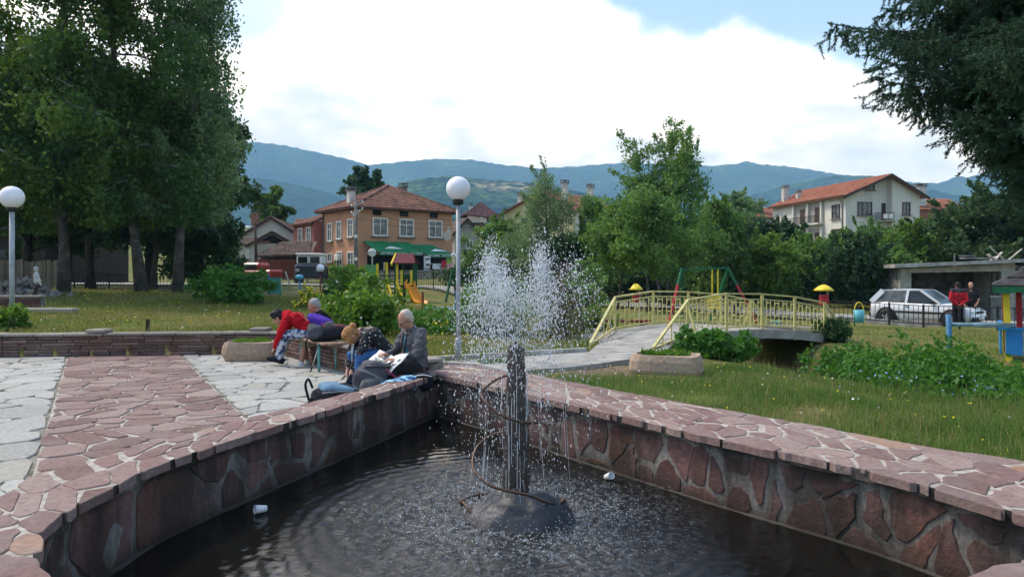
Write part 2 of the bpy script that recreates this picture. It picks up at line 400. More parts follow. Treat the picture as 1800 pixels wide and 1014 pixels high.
def build_terrain():
    th = np.concatenate([np.linspace(-50, 50, 330), np.linspace(52, 308, 90)])*PI/180
    r = [2.0]
    while r[-1] < 1500: r.append(r[-1]*1.0155)
    r = np.array(r); T, Rr = np.meshgrid(th, r); X = Rr*np.sin(T); Y = Rr*np.cos(T)
    Z = ground(X, Y); nn_ = np.array([noise.noise(Vector((x*1.7, y*1.7, 0))) for x, y in zip(X.ravel(), Y.ravel())]).reshape(X.shape)
    n2 = np.array([noise.noise(Vector((x*.35, y*.35, 5))) for x, y in zip(X.ravel(), Y.ravel())]).reshape(X.shape)
    Z = Z+.022*nn_+.04*n2
    Z = np.where(inside(square_poly, X, Y), -1.3, Z)
    nt_, nr = len(th), len(r); idx = np.arange(nr*nt_).reshape(nr, nt_)
    a = idx[:-1, :]; b = np.roll(idx, -1, 1)[:-1, :]; c = np.roll(idx, -1, 1)[1:, :]; d = idx[1:, :]
    F4 = np.stack([a, b, c, d], -1).reshape(-1, 4)
    V = np.stack([X, Y, Z], -1).reshape(-1, 3)
    me = np_mesh('ground', V, F4, smooth=True)
    m = bpy.data.materials.new('meadow soil'); m.use_nodes = True; nt = m.node_tree; p = nt.nodes['Principled BSDF']
    g = nn(nt, 'ShaderNodeNewGeometry')
    na = nn(nt, 'ShaderNodeTexNoise', Scale=.45, Detail=6); nb = nn(nt, 'ShaderNodeTexNoise', Scale=9, Detail=5); lk(nt, g.outputs['Position'], na.inputs[0]); lk(nt, g.outputs['Position'], nb.inputs[0])
    green = ramp(nt, nb.outputs[0], [(.3, (.06, .085, .018)), (.55, (.115, .14, .032)), (.75, (.19, .18, .055))])
    dry = ramp(nt, nb.outputs[0], [(.3, (.11, .085, .035)), (.6, (.20, .16, .07)), (.8, (.26, .22, .12))])
    fac = nn(nt, 'ShaderNodeMapRange'); fac.inputs[1].default_value = .44; fac.inputs[2].default_value = .66; lk(nt, na.outputs[0], fac.inputs[0])
    c = mixc(nt, fac.outputs[0], green, dry)
    # bare trodden earth between the path and the pool, damp earth down in the ditch
    vc = nn(nt, 'ShaderNodeVertexColor', layer_name='soil'); sp = nn(nt, 'ShaderNodeSeparateColor'); lk(nt, vc.outputs[0], sp.inputs[0])
    earth = ramp(nt, nb.outputs[0], [(.3, (.12, .085, .055)), (.7, (.23, .175, .12))])
    c = mixc(nt, sp.outputs[0], c, earth); c = mixc(nt, sp.outputs[1], c, ramp(nt, nb.outputs[0], [(.3, (.022, .016, .010)), (.7, (.06, .045, .03))]))
    lk(nt, c, p.inputs['Base Color']); p.inputs['Roughness'].default_value = .95; p.inputs['Specular IOR Level'].default_value = .1
    bp = nn(nt, 'ShaderNodeBump', Strength=.6, Distance=.04); lk(nt, nb.outputs[0], bp.inputs['Height']); lk(nt, bp.outputs[0], p.inputs['Normal'])
    ca = me.color_attributes.new('soil', 'FLOAT_COLOR', 'POINT')
    bare = np.maximum(np.exp(-(pldist([(.7, 10.0), (1.9, 10.1)], X, Y)/.62)**4), np.exp(-(pldist([(6.9, 12.0), (8.6, 11.4)], X, Y)/.3)**2)*.6)
    wet = np.exp(-(pldist(ditch, X, Y)/.85)**3)
    colr = np.stack([bare.ravel(), wet.ravel(), 0*bare.ravel(), 1+0*bare.ravel()], -1).astype(np.float32); ca.data.foreach_set('color', colr.ravel())
    link('ground', me, m, kind='structure')
build_terrain()

# ---------------------------------------------------------------- mountains and the air in front of them
def build_mountains():
    m = bpy.data.materials.new('forested slope'); m.use_nodes = True; nt = m.node_tree; p = nt.nodes['Principled BSDF']
    g = nn(nt, 'ShaderNodeNewGeometry'); mp = nn(nt, 'ShaderNodeMapping'); lk(nt, g.outputs['Position'], mp.inputs[0]); mp.inputs['Scale'].default_value = (1, 1, .45)
    a = nn(nt, 'ShaderNodeTexNoise', Scale=.0045, Detail=7, Roughness=.62); b = nn(nt, 'ShaderNodeTexVoronoi', Scale=.06); b2 = nn(nt, 'ShaderNodeTexNoise', Scale=.05, Detail=5)
    for q in (a, b, b2): lk(nt, mp.outputs[0], q.inputs[0])
    base = ramp(nt, a.outputs[0], [(.40, (.010, .028, .020)), (.54, (.018, .045, .022)), (.64, (.040, .080, .030)), (.76, (.10, .13, .05))])
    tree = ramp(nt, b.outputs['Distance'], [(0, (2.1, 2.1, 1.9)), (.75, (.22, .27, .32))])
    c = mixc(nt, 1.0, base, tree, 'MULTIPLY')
    vc = nn(nt, 'ShaderNodeVertexColor', layer_name='clearing'); sp = nn(nt, 'ShaderNodeSeparateColor'); lk(nt, vc.outputs[0], sp.inputs[0])
    k = math_(nt, 'MULTIPLY', sp.outputs[0], ramp_f(nt, b2.outputs[0], .45, .65)); c = mixc(nt, k, c, (.42, .36, .22))
    lk(nt, c, p.inputs['Base Color']); p.inputs['Roughness'].default_value = 1; p.inputs['Specular IOR Level'].default_value = 0
    ridges = [  # distance of crest, half depth, [(px, py of crest)]
        (3600, 1500, [(-1400, 300), (-600, 285), (0, 270), (300, 258), (400, 254), (450, 251), (500, 257), (560, 270), (610, 281), (650, 291), (690, 287), (760, 281), (830, 282), (880, 290), (950, 297), (1040, 291), (1100, 287), (1180, 291), (1250, 294), (1320, 289), (1380, 293), (1430, 300), (1480, 308), (1560, 318), (1640, 326), (1720, 310), (1800, 298), (2100, 285), (3000, 320)]),
        (2300, 800, [(-1400, 380), (-300, 340), (300, 318), (400, 312), (470, 316), (560, 335), (620, 352), (700, 372), (800, 380), (950, 385), (1200, 380), (1300, 350), (1400, 322), (1470, 309), (1540, 310), (1600, 326), (1680, 345), (1800, 350), (2100, 330), (3000, 360)]),
        (1500, 500, [(-1400, 420), (300, 400), (480, 395), (560, 380), (640, 352), (720, 318), (790, 309), (850, 316), (930, 322), (1000, 334), (1080, 352), (1200, 385), (1300, 400), (1900, 395), (3000, 400)])]
    for k, (Rk, hd, prof) in enumerate(ridges):
        pa = np.array([math.atan((q[0]-900)/F) for q in prof]); el = np.array([(HZ-q[1])/F*math.cos(t) for q, t in zip(prof, pa)])
        th = np.linspace(-60, 60, 420)*PI/180; rr = np.concatenate([np.linspace(Rk-hd, Rk, 44), np.linspace(Rk, Rk+hd, 10)[1:]])
        T, R = np.meshgrid(th, rr); E = np.interp(T, pa, el)
        top = E*Rk; s = np.clip((R-(Rk-hd))/hd, 0, 2); fall = np.where(s <= 1, s**1.25, 1-(s-1)**1.5)
        X = R*np.sin(T); Y = R*np.cos(T)
        nz = np.array([noise.fractal(Vector((x/420, y/420, k*7.3)), .9, 2.1, 6) for x, y in zip(X.ravel(), Y.ravel())]).reshape(X.shape)
        nf = RNG.random(X.shape)
        Z = CH+(top-22)*fall+22+nz*hd*.045*np.minimum(1, s*1.5)*np.where(s > 1, 1, (1.02-s)*2.2).clip(0, 1)+nf*Rk*.0016
        nr, nt_ = X.shape; idx = np.arange(nr*nt_).reshape(nr, nt_)
        F4 = np.stack([idx[:-1, :-1], idx[:-1, 1:], idx[1:, 1:], idx[1:, :-1]], -1).reshape(-1, 4)
        me = np_mesh('mountain', np.stack([X, Y, Z], -1).reshape(-1, 3), F4, smooth=True)
        ca = me.color_attributes.new('clearing', 'FLOAT_COLOR', 'POINT')
        px = 900+F*np.tan(T); py = HZ-(Z-CH)/Y*F
        cl = np.exp(-((px-900)/75)**4-((py-327)/7)**2)*(k == 2)+.8*np.exp(-((px-1495)/50)**2-((py-333)/9)**2)*(k == 1)
        ca.data.foreach_set('color', np.repeat(cl.ravel()[:, None], 4, 1).astype(np.float32).ravel())
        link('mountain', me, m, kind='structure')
def ramp_f(nt, s, a, b):
    r = nn(nt, 'ShaderNodeMapRange'); r.inputs[1].default_value = a; r.inputs[2].default_value = b; lk(nt, s, r.inputs[0]); return r.outputs[0]
build_mountains()
def build_haze():
    b = MB(); b.box((0, 1200, 420), (11000, 9000, 846)); m = bpy.data.materials.new('mountain air'); m.use_nodes = True; nt = m.node_tree; nt.nodes.clear()
    v = nn(nt, 'ShaderNodeVolumePrincipled', Density=HAZE_D); v.inputs['Color'].default_value = HAZE_C; v.inputs['Anisotropy'].default_value = .0; v.inputs['Absorption Color'].default_value = (1, 1, 1, 1)
    o = nn(nt, 'ShaderNodeOutputMaterial'); lk(nt, v.outputs[0], o.inputs['Volume'])
    b.build('haze', m, kind='stuff')
HAZE_D = 2.1e-4; HAZE_C = (.32, .62, 1.0, 1)
build_haze()

# ---------------------------------------------------------------- stone materials
def stonemat(name, stops, rough=.8, dirt=.35, coord='World', grain=24, spots=None, stain=None):
    m = bpy.data.materials.new(name); m.use_nodes = True; nt = m.node_tree; p = nt.nodes['Principled BSDF']
    g = nn(nt, 'ShaderNodeNewGeometry'); oi = nn(nt, 'ShaderNodeObjectInfo')
    base = ramp(nt, oi.outputs['Random'], stops, 'LINEAR')
    n = nn(nt, 'ShaderNodeTexNoise', Scale=grain, Detail=8, Roughness=.7); n2 = nn(nt, 'ShaderNodeTexNoise', Scale=2.3, Detail=6, Roughness=.65)
    for q in (n, n2): lk(nt, g.outputs['Position'], q.inputs[0])
    c = mixc(nt, 1, base, ramp(nt, n.outputs[0], [(.28, (.58, .57, .58)), (.5, (.98, .97, .96)), (.72, (1.38, 1.33, 1.30))]), 'MULTIPLY')
    c = mixc(nt, math_(nt, 'MULTIPLY', ramp_f(nt, n2.outputs[0], .45, .75), dirt), c, (.30, .27, .24))
    if stain:
        # wet black algae and lime runs on the basin face
        mp = nn(nt, 'ShaderNodeMapping'); mp.inputs['Scale'].default_value = (1, 1, .28); lk(nt, g.outputs['Position'], mp.inputs[0])
        s1 = nn(nt, 'ShaderNodeTexNoise', Scale=2.4, Detail=9, Roughness=.7); lk(nt, mp.outputs[0], s1.inputs[0])
        c = mixc(nt, math_(nt, 'MULTIPLY', ramp_f(nt, s1.outputs[0], .36, .57), stain), c, (.022, .018, .014))
        s2 = nn(nt, 'ShaderNodeTexNoise', Scale=7.5, Detail=7, Roughness=.6); mp2 = nn(nt, 'ShaderNodeMapping'); mp2.inputs['Scale'].default_value = (1, 1, .12); lk(nt, g.outputs['Position'], mp2.inputs[0]); lk(nt, mp2.outputs[0], s2.inputs[0])
        c = mixc(nt, math_(nt, 'MULTIPLY', ramp_f(nt, s2.outputs[0], .60, .72), .42), c, (.34, .31, .28))
        sx = nn(nt, 'ShaderNodeSeparateXYZ'); lk(nt, g.outputs['Position'], sx.inputs[0])
        tide = math_(nt, 'ADD', sx.outputs[2], math_(nt, 'MULTIPLY', s1.outputs[0], .22))
        tl = nn(nt, 'ShaderNodeMapRange', interpolation_type='SMOOTHSTEP'); tl.inputs[1].default_value = .0; tl.inputs[2].default_value = -.22; lk(nt, tide, tl.inputs[0])
        gr = nn(nt, 'ShaderNodeMapRange', interpolation_type='SMOOTHSTEP'); gr.inputs[1].default_value = .24; gr.inputs[2].default_value = .33; lk(nt, math_(nt, 'ADD', sx.outputs[2], math_(nt, 'MULTIPLY', s1.outputs[0], .24)), gr.inputs[0])
        c = mixc(nt, math_(nt, 'MULTIPLY', gr.outputs[0], .7), c, (.030, .026, .022))
        c = mixc(nt, math_(nt, 'MULTIPLY', tl.outputs[0], .85), c, (.018, .014, .009))
    lk(nt, c, p.inputs['Base Color']); p.inputs['Roughness'].default_value = rough; p.inputs['Specular IOR Level'].default_value = .3
    bp = nn(nt, 'ShaderNodeBump', Strength=.9, Distance=.016); h = math_(nt, 'ADD', n.outputs[0], math_(nt, 'MULTIPLY', n2.outputs[0], 1.2)); lk(nt, h, bp.inputs['Height']); lk(nt, bp.outputs[0], p.inputs['Normal'])
    return m
M_COPE = stonemat('red sandstone coping', [(0, (.16, .095, .085)), (.25, (.23, .145, .13)), (.5, (.195, .115, .108)), (.72, (.27, .185, .165)), (.92, (.31, .225, .20)), (1, (.33, .19, .12))], dirt=.45)
M_STRIP = stonemat('red sandstone paving', [(0, (.165, .10, .09)), (.4, (.22, .14, .125)), (.75, (.265, .185, .165)), (1, (.31, .235, .205))], dirt=.45)
M_WHITE = stonemat('pale limestone paving', [(0, (.31, .31, .285)), (.4, (.375, .375, .35)), (.8, (.43, .43, .40)), (1, (.35, .335, .29))], dirt=.22)
M_BASIN = stonemat('stained red basin stone', [(0, (.11, .052, .047)), (.35, (.165, .080, .072)), (.7, (.205, .115, .105)), (.9, (.22, .085, .052)), (1, (.27, .19, .19))], dirt=.35, stain=.8)
M_MORT = M('pale lime mortar', (.40, .365, .32), .9, .3, 14, bump=.5, coord='World')
M_MORTW = M('weedy dark joint', (.20, .19, .155), .95, .5, 5, bump=.5, coord='World')
M_BMORT = stonemat('basin mortar', [(0, (.29, .27, .24)), (1, (.29, .27, .24))], dirt=.5, stain=.86)
M_CONC = M('weathered concrete', (.33, .315, .285), .9, .28, 3, bump=.4, bscale=30, coord='World')
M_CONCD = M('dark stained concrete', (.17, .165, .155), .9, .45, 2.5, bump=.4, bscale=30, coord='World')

# ---------------------------------------------------------------- the pool
def loop_pts(loop, sub): return catmull(loop, sub, closed=True)
SUB = 10
IN = np.array(loop_pts(inner_loop, SUB)); OUT = np.array(loop_pts(outer_loop, SUB)); NL = len(IN)
# keep the sharp corner at the far end of the pool
def sharpen(A, loop, ks):
    for k in ks:
        for j in range(SUB):
            t = j/SUB
            A[(k-1)*SUB+j] = loop[k-1]*(1-t)+loop[k]*t; A[k*SUB+j] = loop[k]*(1-t)+loop[k+1]*t
sharpen(IN, inner_loop, [9]); sharpen(OUT, outer_loop, [9])
MID = (IN+OUT)/2
seg = np.linalg.norm(np.diff(np.vstack([MID, MID[:1]]), axis=0), axis=1); SARC = np.r_[0, np.cumsum(seg)]; STOT = SARC[-1]
wid = np.linalg.norm(IN-OUT, axis=1)
INc = np.vstack([IN, IN[:1]]); OUTc = np.vstack([OUT, OUT[:1]]); widc = np.r_[wid, wid[:1]]
def at(A, s): s = np.clip(s, 0, STOT); return np.array([np.interp(s, SARC, A[:, 0]), np.interp(s, SARC, A[:, 1])])
iseg = np.linalg.norm(np.diff(INc, axis=0), axis=1); IARC = np.r_[0, np.cumsum(iseg)]; ITOT = IARC[-1]
def iat(s): s = np.clip(s, 0, ITOT); return np.array([np.interp(s, IARC, INc[:, 0]), np.interp(s, IARC, INc[:, 1])])

pool = thing('fountain_pool', 'sunken fountain pool edged with red flagstones and pale mortar', 'pool', (0, 0, 0))
def build_pool():
    # mortar bed: ring on top, outer skirt, basin wall set back under the coping
    b = MB(); n = NL
    cin = IN.mean(0)
    def off(i, d):   # inner edge pushed outwards by d
        t = INc[(i+1) % n]-IN[i-1]; t = t/np.linalg.norm(t); nrm = np.array((-t[1], t[0]))
        if np.dot(nrm, IN[i]-cin) < 0: nrm = -nrm
        return IN[i]+nrm*d
    ins = [off(i, .035) for i in range(n)]; back = [off(i, .075) for i in range(n)]
    zt = ZR-.006
    vs = [(p[0], p[1], zt) for p in ins]+[(p[0], p[1], zt) for p in OUT]+[(p[0], p[1], -.25) for p in OUT]+[(p[0], p[1], zt-.075) for p in ins]+[(p[0], p[1], zt-.075) for p in back]
    fs = []; lip = []
    for i in range(n):
        j = (i+1) % n; fs += [(i, j, n+j, n+i), (n+i, n+j, 2*n+j, 2*n+i)]; lip += [(i, 3*n+i, 3*n+j, j), (3*n+i, 4*n+i, 4*n+j, 3*n+j)]
    b.add(vs, fs); b.build('mortar_bed', M_MORT, pool); b = MB(); b.add(vs, lip); b.build('bed_edge', M_BMORT, pool)
    w = MB(); vs = [(p[0], p[1], zt-.07) for p in back]+[(p[0], p[1], -.55) for p in back]; w.add(vs, [(i, n+i, n+(i+1) % n, (i+1) % n) for i in range(n)]); w.build('basin_wall', M_BMORT, pool)
    # thin ledge along the foot of the wall, just under the water
    l = MB(); led = [off(i, .03) for i in range(n)]; led2 = [off(i, .09) for i in range(n)]
    vs = [(p[0], p[1], ZW+.006) for p in led]+[(p[0], p[1], ZW+.006) for p in led2]+[(p[0], p[1], -.55) for p in led]
    l.add(vs, [(i, (i+1) % n, n+(i+1) % n, n+i) for i in range(n)]+[(i, 2*n+i, 2*n+(i+1) % n, (i+1) % n) for i in range(n)]); l.build('foot_ledge', M_BMORT, pool)
    fl = MB(); poly = [(p[0], p[1], -.56) for p in back]; fl.add(poly, [tuple(range(n))]); fl.build('basin_floor', M('silted basin floor', (.03, .025, .014), .9, .6, 3, coord='World'), pool)
    # coping stones
    sl_ = []; k = 0
    wm = float(np.median(widc)); 
    s = 0.0
    seeds = []
    while s < STOT:
        wl = float(np.interp(s, SARC, widc)); p = at(np.vstack([MID, MID[:1]]), s); dist = math.hypot(*p)
        step = .26
        rows = max(2, int(round(wl/.25)))
        if p[1] < 2.95: s += step; continue
        for r in range(rows):
            if RNG.random() < .16: continue
            seeds.append((s+RNG.uniform(-.6, .6)*step+(step*.5 if r % 2 else 0), (r+.5+RNG.uniform(-.55, .55))/rows*wl, wl))
        s += step
    # work in (s, t * local width) with the width folded back when mapping
    S2 = np.array([(q[0], q[1]/q[2]*1.0) for q in seeds])
    def scale_t(s): return np.interp(s, SARC, widc)
    SM = np.array([(q[0], q[1]) for q in seeds])
    bound_w = float(widc.max())
    for i, q in enumerate(seeds):
        # voronoi with the local width as the strip
        near = np.abs(SM[:, 0]-q[0]) < 1.2; idx = np.where(near)[0]; order = idx[np.argsort(np.hypot(SM[idx, 0]-q[0], SM[idx, 1]-q[1]))][1:17]
        poly = [(max(0, q[0]-1), 0), (min(STOT, q[0]+1), 0), (min(STOT, q[0]+1), q[2]), (max(0, q[0]-1), q[2])]
        c = SM[i]
        for j in order:
            d = SM[j]-c; poly = clip_poly(poly, d[0], d[1], (SM[j]@SM[j]-c@c)/2)
            if len(poly) < 3: break
        if len(poly) < 3: continue
        edge_in = any(p[1] < 1e-6 for p in poly)
        sh = shrink(poly, RNG.choice([.008, .013, .021]), RNG.uniform(.05, .22), .012)
        if sh is None: continue
        sh = roughen(sh, .11, .008)
        over = RNG.uniform(-.015, .03) if edge_in else 0
        dist0 = math.hypot(*at(np.vstack([MID, MID[:1]]), q[0]))
        def mapf(x, y, h, ov=over, ei=edge_in):
            wl = float(np.interp(x, SARC, widc)); t = min(1.0, max(0, y/q[2]))
            if ei and t*wl < .05: t = -ov/wl+t
            p = at(INc, x)*(1-t)+at(OUTc, x)*t
            return (p[0], p[1], ZR+h)
        me = stone_mesh('coping_stone', [np.array(p) for p in sh], mapf, .058 if edge_in else .03, .005, RNG.uniform(-.0005, .0035), .006)
        if Vector(me.polygons[len(me.polygons)-1].normal).z < 0: me.flip_normals()
        o = link('stone', me, M_COPE, pool); k += 1
    # basin wall stones: irregular upright slabs in mortar
    hgt = (zt-.08)-(-.30); bound = [(0, 0), (ITOT, 0), (ITOT, hgt), (0, hgt)]
    sd_ = seeds_in(bound, .27, .70, .66)
    for poly in voronoi(sd_, bound):
        if len(poly) < 3: continue
        sh = shrink(poly, RNG.choice([.010, .018, .030, .042]), RNG.uniform(.08, .2), .014)
        if sh is None: continue
        sh = roughen(sh, .09, .009); mid = np.mean(sh, 0); 
        if mid[0] > IARC[17*SUB] and mid[0] < IARC[23*SUB]: continue     # near side of the pool, never seen
        def mapf(x, y, h):
            p = iat(x); a = iat(x-.02); c2 = iat(x+.02); t = c2-a; t = t/(np.linalg.norm(t)+1e-9); nr = np.array((-t[1], t[0]))
            if np.dot(nr, p-cin) < 0: nr = -nr
            p = p+nr*(.075-.004-max(h, -.02)); return (p[0], p[1], -.30+y)
        me = stone_mesh('wall_stone', [np.array(p) for p in sh], mapf, .02, .005, RNG.uniform(.0, .006), .012)
        f = me.polygons[len(me.polygons)-1]
        if np.dot(np.array(f.normal[:2]), cin-np.array(f.center[:2])) < 0: me.flip_normals()
        link('wall_stone', me, M_BASIN, pool); k += 1
build_pool()
# water with the chop around the fountain; ripples die out towards the walls
FX, FY = .03, 5.64
def build_water():
    n = 300; xs = np.linspace(-3.4, 3.6, n); ys = np.linspace(2.3, 9.8, n); X, Y = np.meshgrid(xs, ys)
    r = np.hypot(X-FX, Y-FY); Z = np.zeros_like(X)
    for k in range(60):       # expanding rings from falling drops
        a = RNG.uniform(0, 2*PI); rr = abs(RNG.normal(.75, .45)); cx, cy = FX+rr*math.cos(a), FY+rr*math.sin(a)
        d = np.hypot(X-cx, Y-cy); lam = RNG.uniform(.06, .13); Z += .0032*np.sin(2*PI*d/lam+RNG.uniform(0, 6))*np.exp(-d/.42)
    ch = np.array([noise.fractal(Vector((x*9, y*9, 1.3)), .6, 2.2, 4) for x, y in zip(X.ravel(), Y.ravel())]).reshape(X.shape)
    Z += .010*ch*np.exp(-(r/1.15)**2.2)+.0042*np.sin(2*PI*(r+.05*ch)/.13)*np.exp(-(r-1.25)**2/.9)+.0016*ch
    Z += ZW; idx = np.arange(n*n).reshape(n, n)
    F4 = np.stack([idx[:-1, :-1], idx[:-1, 1:], idx[1:, 1:], idx[1:, :-1]], -1).reshape(-1, 4)
    cx = X[:-1, :-1].ravel(); cy = Y[:-1, :-1].ravel(); cin = IN.mean(0); grow = cin+(IN-cin)*1.03
    keep = inside([tuple(p) for p in grow], cx, cy); me = np_mesh('water', np.stack([X, Y, Z], -1).reshape(-1, 3), F4[keep], smooth=True)
    m = bpy.data.materials.new('dark pool water'); m.use_nodes = True; nt = m.node_tree; p = nt.nodes['Principled BSDF']
    p.inputs['Base Color'].default_value = (.012, .013, .011, 1); p.inputs['Roughness'].default_value = .04; p.inputs['IOR'].default_value = 1.33; p.inputs['Specular IOR Level'].default_value = .5
    g = nn(nt, 'ShaderNodeNewGeometry'); n1 = nn(nt, 'ShaderNodeTexNoise', Scale=34, Detail=5, Roughness=.65); lk(nt, g.outputs['Position'], n1.inputs[0])
    sub = nn(nt, 'ShaderNodeVectorMath', operation='DISTANCE'); sub.inputs[1].default_value = (FX, FY, ZW); lk(nt, g.outputs['Position'], sub.inputs[0])
    st = ramp(nt, math_(nt, 'DIVIDE', sub.outputs['Value'], 3.0), [(0, (1, 1, 1)), (.35, (.75, .75, .75)), (.6, (.10, .10, .10)), (1, (.012, .012, .012))])
    bp = nn(nt, 'ShaderNodeBump', Distance=.02); lk(nt, st, bp.inputs['Strength']); lk(nt, n1.outputs[0], bp.inputs['Height']); lk(nt, bp.outputs[0], p.inputs['Normal'])
    # fine froth where the spray lands, with silvery sky reflection painted into its blue-grey
    n2 = nn(nt, 'ShaderNodeTexNoise', Scale=24, Detail=6, Roughness=.75); lk(nt, g.outputs['Position'], n2.inputs[0])
    fr = math_(nt, 'MULTIPLY', ramp_f(nt, n2.outputs[0], .49, .70), ramp(nt, math_(nt, 'DIVIDE', sub.outputs['Value'], 2.0), [(.12, (.75, .75, .75)), (.42, (.46, .46, .46)), (.78, (0, 0, 0))]))
    c = mixc(nt, fr, (.006, .006, .005), (.40, .46, .52)); lk(nt, c, p.inputs['Base Color'])
    lk(nt, math_(nt, 'ADD', math_(nt, 'MULTIPLY', fr, .7), .04), p.inputs['Roughness'])
    link('water', me, m, kind='structure')
build_water()

# ---------------------------------------------------------------- the paved square
def ring_sheet(name, outer, hole, z, m):
    t = tessellate_polygon([[Vector((p[0], p[1], 0)) for p in outer], [Vector((p[0], p[1], 0)) for p in hole]])
    V = [(p[0], p[1], z) for p in list(outer)+list(hole)]; me = bpy.data.meshes.new(name); me.from_pydata(V, [], [tuple(f) for f in t]); me.update()
    if me.polygons[0].normal.z < 0: me.flip_normals()
    return link(name, me, m, kind='structure')
hole = [tuple(p) for p in MID]
square = ring_sheet('paved_square', square_poly, hole, -.016, M_MORTW)
def L0(a, b, y): return a[0]+(b[0]-a[0])*(y-a[1])/(b[1]-a[1])
SL = ((-8.24, 13.7), (-3.85, 5.96)); SR = ((-6.3, 14.05), (-2.93, 8.09))
rim_poly = [tuple(p) for p in OUT]
strip_poly = [(L0(*SL, 13.75), 13.75), (L0(*SL, 3.6), 3.6), (-1.6, 3.6), (L0(*SR, 6.4), 6.4), (L0(*SR, 14.05), 14.05)]
bed = [(L0(*SL, 13.75), 13.75), (L0(*SL, 4.2), 4.2)]+[tuple(MID[i]) for i in range(2*SUB, 6*SUB+1) if MID[i][1] > 4.1 and MID[i][0] < L0(*SR, MID[i][1])+.1 and MID[i][0] > L0(*SL, MID[i][1])]+[(L0(*SR, 7.6), 7.6), (L0(*SR, 14.05), 14.05)]
me = bpy.data.meshes.new('paving_strip'); tt = tessellate_polygon([[Vector((p[0], p[1], 0)) for p in bed]]); me.from_pydata([(p[0], p[1], -.010) for p in bed], [], [tuple(f) for f in tt]); me.update()
if me.polygons[0].normal.z < 0: me.flip_normals()
strip = link('paving_strip', me, M_MORT, kind='structure')
def pave(parent, bound, size, m, gap, aspect, name, limit=295, lift=(.0, .006), skip=None, jit=.012):
    sd_ = seeds_in(bound, size, aspect, .62); cells = voronoi(sd_, bound); items = []
    for poly in cells:
        if len(poly) < 3: continue
        c = np.mean(np.array(poly), 0)
        if inside(rim_poly, [c[0]], [c[1]])[0] or not inside(square_poly, [c[0]], [c[1]])[0]: continue
        if abs((c[0])/max(c[1], .1)*F) > 930+150 or c[1] < 3.5: continue
        sh = shrink(poly, gap, .2, jit)
        if sh is None: continue
        items.append((math.hypot(*c), sh))
    items.sort(key=lambda q: q[0]); rest = None
    fl = lambda x, y, h: (x, y, h)
    for k, (_, sh) in enumerate(items):
        me = stone_mesh(name, [np.array(p) for p in sh], fl, .02, .006, RNG.uniform(*lift), .006)
        if me.polygons[len(me.polygons)-1].normal.z < 0: me.flip_normals()
        if k < limit: link(name, me, m, parent)
        else:
            rest = rest or MB(); rest.add([v.co for v in me.vertices], [tuple(p.vertices) for p in me.polygons]); bpy.data.meshes.remove(me)
    if rest: rest.build(name, m, parent, kind='stuff')
pave(square, [(-13.5, 13.25), (-9.4, 13.65), (L0(*SL, 13.75)-.02, 13.75), (L0(*SL, 4.0)-.02, 4.0), (-7, 4.0)], .50, M_WHITE, .007, 1.25, 'slab', 200, lift=(-.003, .004))
pave(square, [(L0(*SR, 14.1)+.02, 14.1), (-4.3, 14.0), (-1.1, 9.7), (-1.5, 8.6), (L0(*SR, 7.9)+.02, 7.9)], .44, M_WHITE, .007, 1.25, 'slab', 95, lift=(-.003, .004))
pave(strip, strip_poly, .34, M_STRIP, .013, 1.5, 'stone', 295)
# ---------------------------------------------------------------- vegetation
def leaf_quads(C, size, droop=0.0, aspect=1.6, rng=RNG, up=None, flat=.0):
    """one small leaf-shaped quad (two triangles, kinked) per centre"""
    n = len(C); C = np.asarray(C, float)
    a = rng.normal(size=(n, 3)); a[:, 2] = a[:, 2]*(1-droop*.5)-droop*1.4
    if flat: a[:, 2] *= (1-flat)
    a /= np.linalg.norm(a, axis=1)[:, None]+1e-9
    b = rng.normal(size=(n, 3)); b -= (b*a).sum(1)[:, None]*a; b /= np.linalg.norm(b, axis=1)[:, None]+1e-9
    s = (np.asarray(size)*rng.uniform(.65, 1.3, n))[:, None]; L = a*s*aspect*.5; Wd = b*s*.5
    V = np.stack([C-L, C+Wd-L*.1, C+L, C-Wd-L*.1], 1).reshape(-1, 3)
    return V, np.arange(4*n).reshape(n, 4)
def leaf_mesh(name, C, size, m, parent, droop=0, aspect=1.6, flat=0, kind=None):
    V, Fq = leaf_quads(C, size, droop, aspect, flat=flat); me = np_mesh(name, V, Fq)
    return link(name, me, m, parent, kind)
def wander(p, d, L, n, wob, grav=0.0, rng=random):
    pts = [Vector(p)]; d = Vector(d).normalized()
    for i in range(n):
        d = (d+Vector((rng.gauss(0, wob), rng.gauss(0, wob), rng.gauss(0, wob)-grav))).normalized(); pts.append(pts[-1]+d*(L/n))
    return pts
